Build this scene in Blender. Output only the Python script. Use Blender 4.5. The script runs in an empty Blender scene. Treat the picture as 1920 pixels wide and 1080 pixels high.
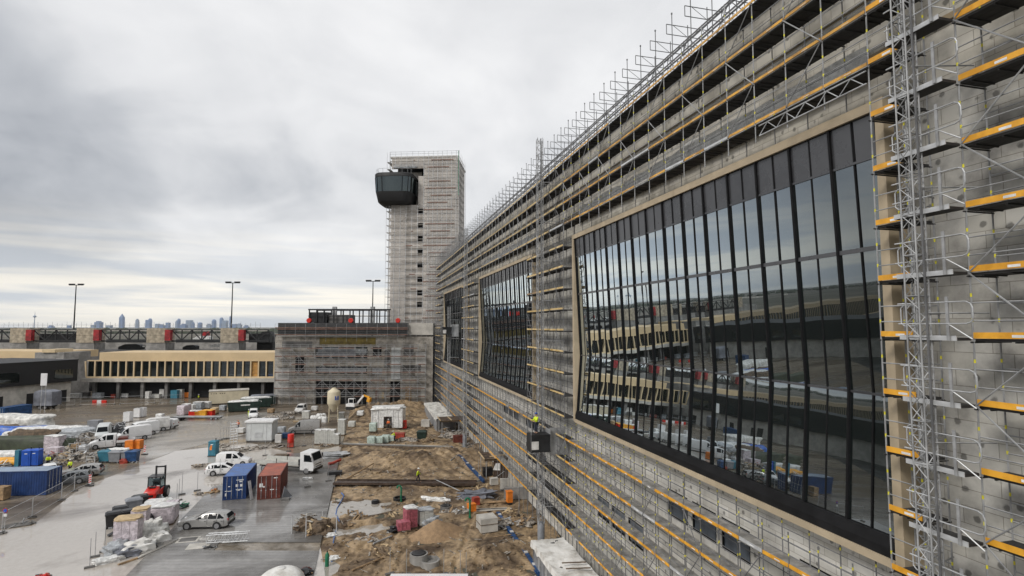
import bpy, bmesh, math, random
from math import radians as R, sin, cos, pi, tan, atan, atan2, sqrt, hypot
from mathutils import Vector, Matrix, noise
random.seed(7)
SC = bpy.context.scene
COL = SC.collection

# ------------------------------------------------------------ camera, sky, sun, exposure
F, CX, CY, HC = 1030.0, 960.0, 540.0, 19.5
PSI = atan(269 / 1030.0)          # the facade runs along +Y, the camera looks a little to its right
TH = atan(73 / 1030.0)
cam_data = bpy.data.cameras.new("camera")
cam_data.sensor_width = 36.0
cam_data.lens = F / 1920.0 * 36.0
cam_data.clip_start = 0.3
cam_data.clip_end = 60000
cam = bpy.data.objects.new("camera", cam_data)
COL.objects.link(cam)
cam.location = (0, 0, HC)
cam.rotation_euler = (pi / 2 + TH, 0, -PSI)
SC.camera = cam

W = bpy.data.worlds.new("World")
SC.world = W
W.use_nodes = True
nt = W.node_tree
for n in list(nt.nodes):
    nt.nodes.remove(n)
def wn(t, **k):
    n = nt.nodes.new(t)
    for a, b in k.items():
        setattr(n, a, b)
    return n
def wl(a, b):
    nt.links.new(a, b)
def wmath(op, a, b=None, c=None, clamp=False):
    n = wn("ShaderNodeMath", operation=op, use_clamp=clamp)
    for i, x in enumerate((a, b, c)):
        if x is None: continue
        if isinstance(x, (int, float)): n.inputs[i].default_value = x
        else: wl(x, n.inputs[i])
    return n.outputs[0]
SUN_EL, SUN_AZ = R(40), R(236)     # high in the cloud, behind and left of the facade
tc = wn("ShaderNodeTexCoord")
sep = wn("ShaderNodeSeparateXYZ"); wl(tc.outputs["Generated"], sep.inputs[0])
zc = wmath("MAXIMUM", sep.outputs[2], 0.0)
den = wmath("ADD", zc, 0.34)
comb = wn("ShaderNodeCombineXYZ")
wl(wmath("DIVIDE", sep.outputs[0], den), comb.inputs[0])
wl(wmath("DIVIDE", sep.outputs[1], den), comb.inputs[1])
def cloud(scale, detail, rough, off, dist=0.4, sc=(1, 1, 1), rot=0.0):
    m = wn("ShaderNodeMapping"); wl(comb.outputs[0], m.inputs[0])
    m.inputs["Location"].default_value = off
    m.inputs["Scale"].default_value = sc
    m.inputs["Rotation"].default_value = (0, 0, rot)
    n = wn("ShaderNodeTexNoise"); wl(m.outputs[0], n.inputs["Vector"])
    n.inputs["Scale"].default_value = scale
    n.inputs["Detail"].default_value = detail
    n.inputs["Roughness"].default_value = rough
    n.inputs["Distortion"].default_value = dist
    return n.outputs["Fac"]
c1 = cloud(0.9, 5, 0.5, (3.1, 1.7, 0.0), 0.4, (1, 1, 1), -0.5)
c2 = cloud(2.6, 7, 0.52, (9.1, -2.2, 4.0), 0.6, (1.0, 0.9, 1), -0.4)
c3 = cloud(5.0, 6, 0.6, (1.0, 7.0, 2.0), 0.3, (1.0, 0.5, 1), -0.3)
cm = wmath("ADD", wmath("MULTIPLY", c1, 0.54), wmath("ADD", wmath("MULTIPLY", c2, 0.36), wmath("MULTIPLY", c3, 0.10)))
# a broad darker bank of cloud stands over the west, to the camera's left
bank = wn("ShaderNodeVectorMath", operation="DOT_PRODUCT")
wl(tc.outputs["Generated"], bank.inputs[0]); bank.inputs[1].default_value = (-0.575, 0.795, 0.20)
bk = wn("ShaderNodeMapRange"); bk.interpolation_type = "SMOOTHSTEP"
wl(bank.outputs["Value"], bk.inputs[0])
for i, v in zip((1, 2, 3, 4), (0.945, 1.0, 0.0, 0.20)): bk.inputs[i].default_value = v
cm = wmath("SUBTRACT", cm, bk.outputs[0])
ramp = wn("ShaderNodeValToRGB"); wl(cm, ramp.inputs[0])
e = ramp.color_ramp.elements
e[0].position, e[0].color = 0.29, (0.335, 0.35, 0.38, 1)
e[1].position, e[1].color = 0.58, (0.77, 0.77, 0.775, 1)
x = ramp.color_ramp.elements.new(0.395); x.color = (0.475, 0.488, 0.512, 1)
x = ramp.color_ramp.elements.new(0.475); x.color = (0.645, 0.65, 0.662, 1)
# thin bright layers low over the horizon
low = wn("ShaderNodeMapRange"); low.interpolation_type = "SMOOTHSTEP"
wl(sep.outputs[2], low.inputs[0])
for i, v in zip((1, 2, 3, 4), (0.0, 0.20, 1.0, 0.0)): low.inputs[i].default_value = v
mm = wn("ShaderNodeMapping"); wl(tc.outputs["Generated"], mm.inputs[0]); mm.inputs["Scale"].default_value = (1.6, 1.6, 26)
ns = wn("ShaderNodeTexNoise"); wl(mm.outputs[0], ns.inputs["Vector"])
ns.inputs["Scale"].default_value = 1.5; ns.inputs["Detail"].default_value = 6; ns.inputs["Distortion"].default_value = 0.5
r2 = wn("ShaderNodeValToRGB"); wl(ns.outputs["Fac"], r2.inputs[0])
e = r2.color_ramp.elements
e[0].position, e[0].color = 0.40, (0.55, 0.58, 0.62, 1)
e[1].position, e[1].color = 0.58, (0.96, 0.90, 0.79, 1)
mx = wn("ShaderNodeMix", data_type="RGBA")
wl(wmath("MULTIPLY", low.outputs[0], 0.96), mx.inputs[0]); wl(ramp.outputs[0], mx.inputs[6]); wl(r2.outputs[0], mx.inputs[7])
bg_c = wn("ShaderNodeBackground"); wl(mx.outputs[2], bg_c.inputs[0]); bg_c.inputs[1].default_value = 1.0
sky = wn("ShaderNodeTexSky", sky_type="NISHITA", sun_disc=False, sun_elevation=SUN_EL, sun_rotation=SUN_AZ)
bg_s = wn("ShaderNodeBackground"); wl(sky.outputs[0], bg_s.inputs[0]); bg_s.inputs[1].default_value = 0.07
ms = wn("ShaderNodeMixShader"); ms.inputs[0].default_value = 0.93
wl(bg_s.outputs[0], ms.inputs[1]); wl(bg_c.outputs[0], ms.inputs[2])
wo = wn("ShaderNodeOutputWorld"); wl(ms.outputs[0], wo.inputs[0])

sun_d = bpy.data.lights.new("sun", "SUN")
sun_d.energy = 1.5; sun_d.angle = R(16); sun_d.color = (1.0, 0.96, 0.90)
sun = bpy.data.objects.new("sun", sun_d); COL.objects.link(sun)
_sd = Vector((sin(SUN_AZ) * cos(SUN_EL), cos(SUN_AZ) * cos(SUN_EL), sin(SUN_EL)))
sun.rotation_euler = _sd.to_track_quat("Z", "Y").to_euler()
sun.location = (-60, -20, 120)

VS = SC.view_settings
VS.view_transform = "Standard"; VS.look = "None"; VS.gamma = 1.0; VS.exposure = 0.33; VS.use_curve_mapping = False
SC.cycles.max_bounces = 6; SC.cycles.glossy_bounces = 4; SC.cycles.diffuse_bounces = 3; SC.cycles.transparent_max_bounces = 8

# ------------------------------------------------------------ where things stand
_fw = Vector((sin(PSI) * cos(TH), cos(PSI) * cos(TH), sin(TH)))
_rt = Vector((cos(PSI), -sin(PSI), 0))
_up = _rt.cross(_fw)
def ray(px, py):
    return _fw * F + _rt * (px - CX) - _up * (py - CY)
def at(px, py, z=0.0):
    """the point of the level plane z that was measured at this place of the photograph"""
    d = ray(px, py); t = (z - HC) / d.z
    return Vector((d.x * t, d.y * t, z))
def front(xc, zc, z=0.0):
    """camera-square plan coordinates (right, away) to world"""
    return Vector((xc * cos(PSI) + zc * sin(PSI), -xc * sin(PSI) + zc * cos(PSI), z))
def atd(px, py, zc):
    """(right, height) of a measured place at plan distance zc"""
    d = ray(px, py)
    lv = d.x * sin(PSI) + d.y * cos(PSI)
    t = zc / lv
    return ((d.x * cos(PSI) - d.y * sin(PSI)) * t, HC + d.z * t)

# ------------------------------------------------------------ materials
def pmat(name, col, rough=0.6, metal=0.0, var=0.16, scale=2.5, col2=None, bump=0.0, bscale=None, rvar=0.1, ior=1.5, detail=5, c2cut=(0.4, 0.62)):
    m = bpy.data.materials.new(name); m.use_nodes = True
    t = m.node_tree; b = t.nodes["Principled BSDF"]
    tcn = t.nodes.new("ShaderNodeTexCoord")
    n = t.nodes.new("ShaderNodeTexNoise"); n.inputs["Scale"].default_value = scale; n.inputs["Detail"].default_value = detail
    n.inputs["Roughness"].default_value = 0.62
    t.links.new(tcn.outputs["Object"], n.inputs["Vector"])
    r = t.nodes.new("ShaderNodeValToRGB"); t.links.new(n.outputs["Fac"], r.inputs[0])
    ca = tuple(max(0, c * (1 - var)) for c in col) + (1,)
    cb = (tuple(min(1, c * (1 + var)) for c in col) if col2 is None else tuple(col2)) + (1,)
    r.color_ramp.elements[0].position = c2cut[0]; r.color_ramp.elements[0].color = ca
    r.color_ramp.elements[1].position = c2cut[1]; r.color_ramp.elements[1].color = cb
    t.links.new(r.outputs[0], b.inputs["Base Color"])
    b.inputs["Metallic"].default_value = metal
    b.inputs["IOR"].default_value = ior
    mr = t.nodes.new("ShaderNodeMapRange"); t.links.new(n.outputs["Fac"], mr.inputs[0])
    mr.inputs[1].default_value = 0.3; mr.inputs[2].default_value = 0.7
    mr.inputs[3].default_value = max(0.02, rough - rvar); mr.inputs[4].default_value = min(1, rough + rvar)
    t.links.new(mr.outputs[0], b.inputs["Roughness"])
    if bump:
        n2 = t.nodes.new("ShaderNodeTexNoise"); n2.inputs["Scale"].default_value = bscale or scale * 4; n2.inputs["Detail"].default_value = 6
        t.links.new(tcn.outputs["Object"], n2.inputs["Vector"])
        bp = t.nodes.new("ShaderNodeBump"); bp.inputs["Strength"].default_value = bump; bp.inputs["Distance"].default_value = 0.08
        t.links.new(n2.outputs["Fac"], bp.inputs["Height"]); t.links.new(bp.outputs[0], b.inputs["Normal"])
    return m

M = {}
def mk(k, *a, **kw): M[k] = pmat(k, *a, **kw)
mk("galv", (0.50, 0.51, 0.52), 0.5, 0.35, 0.22, 1.2)
mk("galv_dull", (0.34, 0.345, 0.35), 0.6, 0.2, 0.25, 1.0)
mk("galv_dark", (0.17, 0.172, 0.178), 0.6, 0.2, 0.25, 1.0)
mk("window_film", (0.10, 0.12, 0.145), 0.35, 0.0, 0.3, 0.8)
mk("galv_white", (0.55, 0.56, 0.57), 0.5, 0.2, 0.15, 1.5)
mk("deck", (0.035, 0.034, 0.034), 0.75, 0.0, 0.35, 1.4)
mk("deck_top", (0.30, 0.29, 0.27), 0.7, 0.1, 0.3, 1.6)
mk("yellow", (0.80, 0.37, 0.025), 0.5, 0.0, 0.22, 1.3, col2=(0.86, 0.43, 0.04))
mk("yellow_worn", (0.50, 0.27, 0.07), 0.6, 0.0, 0.2, 0.9, col2=(0.78, 0.42, 0.07))
mk("yellow_pale", (0.62, 0.42, 0.14), 0.6, 0.0, 0.2, 1.3, col2=(0.70, 0.55, 0.30))
mk("yellow_clip", (0.75, 0.68, 0.04), 0.5)
mk("sticker", (0.75, 0.75, 0.74), 0.5)
mk("tan", (0.44, 0.36, 0.25), 0.7, 0.0, 0.10, 0.8, bump=0.1)
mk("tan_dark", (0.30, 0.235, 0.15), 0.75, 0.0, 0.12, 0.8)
mk("black_metal", (0.009, 0.009, 0.010), 0.6, 0.0, 0.2, 2, rvar=0.05, ior=1.25)
mk("black_sill", (0.012, 0.012, 0.013), 0.7, 0.0, 0.3, 1.2, ior=1.25)
mk("spandrel", (0.050, 0.051, 0.056), 0.28, 0.0, 0.2, 0.4, ior=1.7)
mk("concrete", (0.27, 0.26, 0.245), 0.8, 0.0, 0.3, 0.35, bump=0.2, bscale=3)
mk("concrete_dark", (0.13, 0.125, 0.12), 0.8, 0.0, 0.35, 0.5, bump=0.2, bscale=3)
mk("concrete_light", (0.46, 0.44, 0.40), 0.8, 0.0, 0.18, 0.6)
mk("beige_clad", (0.58, 0.44, 0.26), 0.65, 0.0, 0.08, 0.15)
mk("beige_frame", (0.60, 0.47, 0.29), 0.65, 0.0, 0.08, 0.4)
mk("osb", (0.42, 0.22, 0.06), 0.7, 0.0, 0.25, 2)
mk("dark_clad", (0.009, 0.009, 0.010), 0.65, 0.0, 0.35, 0.4)
mk("void_shade", (0.010, 0.010, 0.011), 0.9, 0.0, 0.5, 0.5)  # near-black that paints unlit hollows as a colour
mk("steel_dark", (0.022, 0.023, 0.025), 0.55, 0.3, 0.3, 1)
mk("red_panel", (0.30, 0.014, 0.018), 0.6, 0.0, 0.35, 0.9)
mk("weathered_tan", (0.36, 0.31, 0.235), 0.8, 0.0, 0.28, 0.9, bump=0.3)
mk("red_paint", (0.60, 0.022, 0.012), 0.35, 0.0, 0.15, 1.5)
mk("red_dirty", (0.36, 0.05, 0.03), 0.6, 0.0, 0.3, 1.5)
mk("rust_red", (0.13, 0.030, 0.020), 0.55, 0.0, 0.3, 1.2)
mk("rust_roof", (0.36, 0.105, 0.065), 0.5, 0.0, 0.25, 0.9)
mk("blue_box", (0.009, 0.036, 0.135), 0.45, 0.0, 0.25, 1.0)
mk("blue_roof", (0.05, 0.135, 0.37), 0.35, 0.0, 0.25, 0.8)
mk("blue_grey_roof", (0.30, 0.37, 0.47), 0.35, 0.0, 0.15, 0.6)
mk("blue_loo", (0.012, 0.085, 0.45), 0.4, 0.0, 0.12, 1.5)
mk("teal", (0.035, 0.17, 0.24), 0.45, 0.0, 0.15, 1.5)
mk("blue_tarp", (0.03, 0.12, 0.48), 0.45, 0.0, 0.35, 1.6)
mk("blue_paint", (0.015, 0.06, 0.165), 0.45, 0.0, 0.3, 2)
mk("white_paint", (0.74, 0.74, 0.74), 0.3, 0.0, 0.05, 0.8)
mk("white_dirty", (0.60, 0.59, 0.57), 0.55, 0.0, 0.18, 1.3)
mk("silver", (0.36, 0.355, 0.345), 0.30, 0.4, 0.06, 0.8)
mk("grey_car", (0.17, 0.18, 0.19), 0.28, 0.35, 0.08, 0.8)
mk("car_glass", (0.010, 0.012, 0.014), 0.12, 0.0, 0.1, 1, rvar=0.02, ior=1.16)
mk("rubber", (0.018, 0.018, 0.018), 0.8, 0.0, 0.3, 3)
mk("rim", (0.34, 0.34, 0.35), 0.35, 0.6, 0.1, 3)
mk("lamp_clear", (0.7, 0.7, 0.72), 0.15)
mk("lamp_red", (0.40, 0.01, 0.01), 0.2)
mk("wrap_white", (0.68, 0.68, 0.665), 0.35, 0.0, 0.22, 2.2, bump=1.0, bscale=7)
mk("wrap_pink", (0.54, 0.48, 0.51), 0.4, 0.0, 0.25, 3.5, bump=0.9, bscale=7)
mk("wrap_grey", (0.34, 0.36, 0.38), 0.4, 0.0, 0.3, 2.2, bump=0.7, bscale=4)
mk("wrap_green", (0.42, 0.50, 0.45), 0.4, 0.0, 0.2, 2.2, bump=0.6, bscale=4)
mk("tarp_white", (0.62, 0.61, 0.575), 0.5, 0.0, 0.3, 1.2, bump=1.0, bscale=5)
mk("tarp_stained", (0.62, 0.59, 0.53), 0.55, 0.0, 0.35, 0.7, col2=(0.75, 0.74, 0.71), bump=0.5, bscale=3, c2cut=(0.33, 0.55))
mk("tarp_grey", (0.17, 0.18, 0.21), 0.6, 0.0, 0.25, 0.6, bump=0.5, bscale=2)
mk("tarp_green", (0.042, 0.052, 0.030), 0.6, 0.0, 0.35, 0.8, bump=0.6, bscale=2)
mk("black_plastic", (0.014, 0.014, 0.016), 0.35, 0.0, 0.3, 2)
mk("green_plastic", (0.012, 0.15, 0.075), 0.4)
mk("dark_green", (0.012, 0.030, 0.022), 0.5, 0.0, 0.3, 1)
mk("orange", (0.72, 0.20, 0.02), 0.5, 0.0, 0.15, 2)
mk("hi_yellow", (0.62, 0.78, 0.02), 0.6, 0.0, 0.1, 4)
mk("hi_orange", (0.80, 0.17, 0.03), 0.6, 0.0, 0.1, 4)
mk("skin", (0.50, 0.30, 0.21), 0.5, 0.0, 0.06, 8)
mk("hair", (0.04, 0.028, 0.02), 0.6)
mk("navy", (0.014, 0.018, 0.032), 0.8, 0.0, 0.2, 6)
mk("boot", (0.02, 0.016, 0.012), 0.6)
mk("helmet_white", (0.78, 0.78, 0.76), 0.25)
mk("helmet_blue", (0.03, 0.08, 0.35), 0.25)
mk("helmet_orange", (0.75, 0.22, 0.03), 0.25)
mk("timber", (0.30, 0.20, 0.11), 0.75, 0.0, 0.3, 2.5)
mk("timber_old", (0.12, 0.085, 0.055), 0.8, 0.0, 0.4, 2.5)
mk("timber_pale", (0.48, 0.36, 0.21), 0.7, 0.0, 0.2, 2.5)
mk("brown_board", (0.055, 0.036, 0.026), 0.45, 0.0, 0.35, 1.0)
mk("beige_paint", (0.62, 0.55, 0.40), 0.5, 0.0, 0.08, 0.7)
mk("light_grey_clad", (0.55, 0.57, 0.57), 0.45, 0.0, 0.08, 0.5)
mk("stone_pale", (0.47, 0.47, 0.44), 0.7, 0.0, 0.1, 2)
mk("brick_pink", (0.36, 0.10, 0.13), 0.5, 0.0, 0.25, 4)
mk("pvc_grey", (0.22, 0.23, 0.25), 0.45, 0.0, 0.1, 2)
mk("sand", (0.30, 0.20, 0.115), 0.9, 0.0, 0.16, 3, bump=0.5, bscale=14)
mk("haze_blue", (0.14, 0.21, 0.36), 0.6, 0.0, 0.1, 0.02)  # blue of the distant haze put into the skyline's colour
mk("net_grey", (0.50, 0.48, 0.45), 0.7, 0.0, 0.2, 0.5)
mk("haze_slate", (0.22, 0.28, 0.37), 0.6, 0.0, 0.1, 0.02)  # greyer far-haze tone painted on the other skyline towers
mk("sticker_dark", (0.05, 0.05, 0.06), 0.5)
mk("rust_scaffold", (0.20, 0.125, 0.10), 0.7, 0.1, 0.3, 1)
mk("debris", (0.16, 0.13, 0.105), 0.8, 0.0, 0.6, 3, col2=(0.42, 0.38, 0.33), c2cut=(0.42, 0.6))
mk("foliage", (0.045, 0.055, 0.035), 0.9, 0.0, 0.3, 0.05)

# ------------------------------------------------------------ mesh builder
class MB:
    def __init__(s): s.v = []; s.f = []
    def add(s, vs, fs):
        o = len(s.v); s.v.extend([tuple(p) for p in vs]); s.f.extend([tuple(i + o for i in q) for q in fs]); return s
    def bx(s, x0, x1, y0, y1, z0, z1):
        return s.add([(x0,y0,z0),(x1,y0,z0),(x1,y1,z0),(x0,y1,z0),(x0,y0,z1),(x1,y0,z1),(x1,y1,z1),(x0,y1,z1)],
                     [(3,2,1,0),(4,5,6,7),(0,1,5,4),(1,2,6,5),(2,3,7,6),(3,0,4,7)])
    def cb(s, c, d, rz=0.0):
        x, y, z = d[0] / 2, d[1] / 2, d[2] / 2; ca, sa = cos(rz), sin(rz)
        vs = [(c[0] + a * ca - b * sa, c[1] + a * sa + b * ca, c[2] + h) for h in (-z, z) for a, b in ((-x,-y),(x,-y),(x,y),(-x,y))]
        return s.add(vs, [(3,2,1,0),(4,5,6,7),(0,1,5,4),(1,2,6,5),(2,3,7,6),(3,0,4,7)])
    def beam(s, p, q, w, h, up=(0, 0, 1)):
        p, q = Vector(p), Vector(q); d = (q - p)
        if d.length < 1e-6: return s
        d.normalize(); u = Vector(up)
        a = d.cross(u)
        if a.length < 1e-4: a = d.cross(Vector((1, 0, 0)))
        a.normalize(); b = a.cross(d); a *= w / 2; b *= h / 2
        return s.add([p-a-b, p+a-b, p+a+b, p-a+b, q-a-b, q+a-b, q+a+b, q-a+b],
                     [(0,1,2,3),(7,6,5,4),(0,4,5,1),(1,5,6,2),(2,6,7,3),(3,7,4,0)])
    def tube(s, p, q, r, n=5, r2=None, cap=True):
        p, q = Vector(p), Vector(q); d = q - p
        if d.length < 1e-6: return s
        d.normalize(); a = d.cross(Vector((0, 0, 1)))
        if a.length < 1e-3: a = Vector((1, 0, 0))
        a.normalize(); b = d.cross(a); r2 = r if r2 is None else r2
        vs = [p + (a * cos(2*pi*i/n) + b * sin(2*pi*i/n)) * r for i in range(n)] + [q + (a * cos(2*pi*i/n) + b * sin(2*pi*i/n)) * r2 for i in range(n)]
        fs = [(i, (i+1) % n, n + (i+1) % n, n + i) for i in range(n)]
        if cap: fs += [tuple(range(n - 1, -1, -1)), tuple(range(n, 2 * n))]
        return s.add(vs, fs)
    def path(s, pts, r, n=6):
        for a, b in zip(pts, pts[1:]): s.tube(a, b, r, n)
        return s
    def lathe(s, prof, n=16, c=(0, 0, 0), axis="z"):
        vs = []
        for r, z in prof:
            for i in range(n):
                a = 2 * pi * i / n; p = (r * cos(a), r * sin(a), z)
                if axis == "y": p = (p[0], p[2], p[1])
                if axis == "x": p = (p[2], p[0], p[1])
                vs.append((p[0] + c[0], p[1] + c[1], p[2] + c[2]))
        fs = []
        for k in range(len(prof) - 1):
            for i in range(n):
                j = (i + 1) % n
                fs.append((k*n+i, k*n+j, (k+1)*n+j, (k+1)*n+i))
        fs.append(tuple(range(n - 1, -1, -1))); fs.append(tuple(range((len(prof)-1)*n, len(prof)*n)))
        if axis == "y": fs = [f[::-1] for f in fs]
        return s.add(vs, fs)
    def rings(s, rs, cap=True):
        n = len(rs[0]); vs = [p for r in rs for p in r]; fs = []
        for k in range(len(rs) - 1):
            for i in range(n):
                j = (i + 1) % n; fs.append((k*n+i, k*n+j, (k+1)*n+j, (k+1)*n+i))
        if cap: fs += [tuple(range(n - 1, -1, -1)), tuple(range((len(rs)-1)*n, len(rs)*n))]
        return s.add(vs, fs)
    def prism(s, poly, z0, z1):
        return s.rings([[(x, y, z0) for x, y in poly], [(x, y, z1) for x, y in poly]])
    def sideprism(s, poly, y0, y1):
        return s.rings([[(x, y1, z) for x, z in poly], [(x, y0, z) for x, z in poly]])
    def quad(s, a, b, c, d): return s.add([a, b, c, d], [(0, 1, 2, 3)])
    def sheet(s, x0, x1, y0, y1, nx, ny, fz, th=0.0):
        vs = [(x0 + (x1-x0)*i/nx, y0 + (y1-y0)*j/ny, fz(x0 + (x1-x0)*i/nx, y0 + (y1-y0)*j/ny)) for j in range(ny+1) for i in range(nx+1)]
        fs = [(j*(nx+1)+i, j*(nx+1)+i+1, (j+1)*(nx+1)+i+1, (j+1)*(nx+1)+i) for j in range(ny) for i in range(nx)]
        return s.add(vs, fs)
    def blob(s, c, d, seed=0, amp=0.18, n=12, m=8, freq=1.6, power=1.0):
        """a bumpy closed lump (bags, wrapped goods); power < 1 squares it off"""
        vs = []
        sg = lambda v: (abs(v) ** power) * (1 if v >= 0 else -1)
        for j in range(m + 1):
            t = pi * j / m
            for i in range(n):
                a = 2 * pi * i / n
                p = Vector((sg(sin(t)) * sg(cos(a)), sg(sin(t)) * sg(sin(a)), sg(-cos(t))))
                k = 1 + amp * noise.noise(p * freq + Vector((seed * 3.7, seed * 1.3, seed)))
                vs.append((c[0] + p.x * d[0] * k, c[1] + p.y * d[1] * k, c[2] + p.z * d[2] * k))
        fs = [(j*n+i, j*n+(i+1) % n, (j+1)*n+(i+1) % n, (j+1)*n+i) for j in range(m) for i in range(n)]
        return s.add(vs, fs)
    def mesh(s, name, mat, smooth=None):
        me = bpy.data.meshes.new(name); me.from_pydata(s.v, [], s.f); me.update()
        if isinstance(mat, str): mat = M[mat]
        me.materials.append(mat)
        if smooth:
            me.shade_smooth()
            me.set_sharp_from_angle(angle=R(smooth))
        return me
    def build(s, name, mat, parent=None, smooth=None, label=None):
        o = bpy.data.objects.new(name, s.mesh(name, mat, smooth)); COL.objects.link(o)
        if parent: o.parent = parent
        if label: o["label"] = label
        return o

def thing(name, label, cat, loc=(0, 0, 0), rz=0.0, group=None):
    o = bpy.data.objects.new(name, None); COL.objects.link(o)
    o.empty_display_size = 0.3
    o.location = loc; o.rotation_euler = (0, 0, rz); o["label"] = label; o["category"] = cat
    if group: o["group"] = group
    return o
def single(name, mb, mat, label, cat, loc=(0, 0, 0), rz=0.0, group=None, smooth=None):
    o = mb.build(name, mat, None, smooth); o.location = loc; o.rotation_euler = (0, 0, rz)
    o["label"] = label; o["category"] = cat
    if group: o["group"] = group
    return o
def struct(name, mb, mat, loc=(0, 0, 0), rz=0.0, kind="structure", smooth=None):
    o = mb.build(name, mat, None, smooth); o.location = loc; o.rotation_euler = (0, 0, rz); o["kind"] = kind
    return o
def dup(root, loc, rz=0.0, label=None, group=None, scale=None, mats=None):
    def cp(o, par):
        c = o.copy(); COL.objects.link(c); c.parent = par
        for ch in list(o.children): cp(ch, c)
        return c
    r = cp(root, None); r.location = loc; r.rotation_euler = (0, 0, rz)
    if label: r["label"] = label
    if group: r["group"] = group
    if scale: r.scale = scale if isinstance(scale, tuple) else (scale,) * 3
    return r
def shifted(mb, d):
    mb.v = [(x + d[0], y + d[1], z + d[2]) for x, y, z in mb.v]; return mb

# ------------------------------------------------------------ ground
def wet_mat(name, ca, cb, scale=0.12, stretch=(1, 1, 1), r_lo=0.05, r_hi=0.4, ior=1.45, fine=0.12, bump=0.15, joints=None, cut=(0.42, 0.6), rz=0.0):
    m = bpy.data.materials.new(name); m.use_nodes = True
    t = m.node_tree; b = t.nodes["Principled BSDF"]
    def N(k, **kw):
        n = t.nodes.new(k)
        for a, c in kw.items(): setattr(n, a, c)
        return n
    L = t.links.new
    tcn = N("ShaderNodeTexCoord"); mp = N("ShaderNodeMapping"); L(tcn.outputs["Object"], mp.inputs[0]); mp.inputs["Scale"].default_value = stretch
    mp.inputs["Rotation"].default_value = (0, 0, rz)
    n1 = N("ShaderNodeTexNoise"); L(mp.outputs[0], n1.inputs["Vector"]); n1.inputs["Scale"].default_value = scale; n1.inputs["Detail"].default_value = 7
    n1.inputs["Roughness"].default_value = 0.6; n1.inputs["Distortion"].default_value = 0.6
    n2 = N("ShaderNodeTexNoise"); L(tcn.outputs["Object"], n2.inputs["Vector"]); n2.inputs["Scale"].default_value = 2.3; n2.inputs["Detail"].default_value = 8
    n2.inputs["Roughness"].default_value = 0.7
    r = N("ShaderNodeValToRGB"); L(n1.outputs["Fac"], r.inputs[0])
    r.color_ramp.elements[0].position, r.color_ramp.elements[0].color = cut[0], (*ca, 1)
    r.color_ramp.elements[1].position, r.color_ramp.elements[1].color = cut[1], (*cb, 1)
    mr2 = N("ShaderNodeMapRange"); L(n2.outputs["Fac"], mr2.inputs[0])
    for i, v in zip((1, 2, 3, 4), (0.3, 0.7, 1 - fine * 1.6, 1 + fine)): mr2.inputs[i].default_value = v
    mul = N("ShaderNodeVectorMath", operation="SCALE"); L(r.outputs[0], mul.inputs[0]); L(mr2.outputs[0], mul.inputs["Scale"])
    col = mul.outputs[0]
    if joints:
        br = N("ShaderNodeTexBrick"); mj0 = N("ShaderNodeMapping"); mj0.inputs["Rotation"].default_value = (0, 0, PSI); L(tcn.outputs["Object"], mj0.inputs[0]); L(mj0.outputs[0], br.inputs["Vector"])
        br.offset = 0.0
        br.inputs["Scale"].default_value = 1.0; br.inputs["Brick Width"].default_value = joints[0]; br.inputs["Row Height"].default_value = joints[1]
        br.inputs["Mortar Size"].default_value = 0.05; br.inputs["Color1"].default_value = (1, 1, 1, 1); br.inputs["Color2"].default_value = (0.86, 0.86, 0.87, 1)
        br.inputs["Mortar"].default_value = (0.72, 0.70, 0.68, 1)
        mj = N("ShaderNodeVectorMath", operation="MULTIPLY"); L(col, mj.inputs[0]); L(br.outputs["Color"], mj.inputs[1]); col = mj.outputs[0]
    L(col, b.inputs["Base Color"])
    mr = N("ShaderNodeMapRange"); L(n1.outputs["Fac"], mr.inputs[0])
    for i, v in zip((1, 2, 3, 4), (cut[0], cut[1], r_hi, r_lo)): mr.inputs[i].default_value = v
    L(mr.outputs[0], b.inputs["Roughness"]); b.inputs["IOR"].default_value = ior
    if bump:
        n3 = N("ShaderNodeTexNoise"); L(tcn.outputs["Object"], n3.inputs["Vector"]); n3.inputs["Scale"].default_value = 1.1; n3.inputs["Detail"].default_value = 6
        bp = N("ShaderNodeBump"); bp.inputs["Strength"].default_value = bump; bp.inputs["Distance"].default_value = 0.03
        L(n3.outputs["Fac"], bp.inputs["Height"]); L(bp.outputs[0], b.inputs["Normal"])
    return m
M["ground_far"] = wet_mat("ground_far", (0.07, 0.07, 0.05), (0.13, 0.11, 0.085), scale=0.004, r_lo=0.7, r_hi=0.9, bump=0)
M["yard"] = wet_mat("yard", (0.075, 0.057, 0.040), (0.27, 0.222, 0.165), scale=0.10, stretch=(0.35, 1.5, 1), r_lo=0.10, r_hi=0.45, fine=0.2, cut=(0.38, 0.6), rz=0.35)
M["wet_road"] = wet_mat("wet_road", (0.150, 0.122, 0.094), (0.47, 0.43, 0.385), scale=0.10, r_lo=0.03, r_hi=0.16, ior=2.0, fine=0.06, bump=0.04, cut=(0.33, 0.47))
M["slab"] = wet_mat("slab", (0.12, 0.112, 0.102), (0.30, 0.29, 0.275), scale=0.16, stretch=(0.7, 1.0, 1), r_lo=0.06, r_hi=0.35, fine=0.14, bump=0.06, joints=(31.0, 0.62), cut=(0.38, 0.62))
M["dirt"] = wet_mat("dirt", (0.080, 0.052, 0.031), (0.37, 0.265, 0.155), scale=0.30, r_lo=0.5, r_hi=0.85, fine=0.36, bump=1.0, cut=(0.38, 0.60))
M["mud_strip"] = wet_mat("mud_strip", (0.13, 0.105, 0.075), (0.28, 0.24, 0.19), scale=0.35, r_lo=0.15, r_hi=0.5, fine=0.25, bump=0.5)
M["water"] = pmat("water", (0.33, 0.30, 0.26), 0.05, var=0.1, rvar=0.02, ior=1.6)

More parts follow.
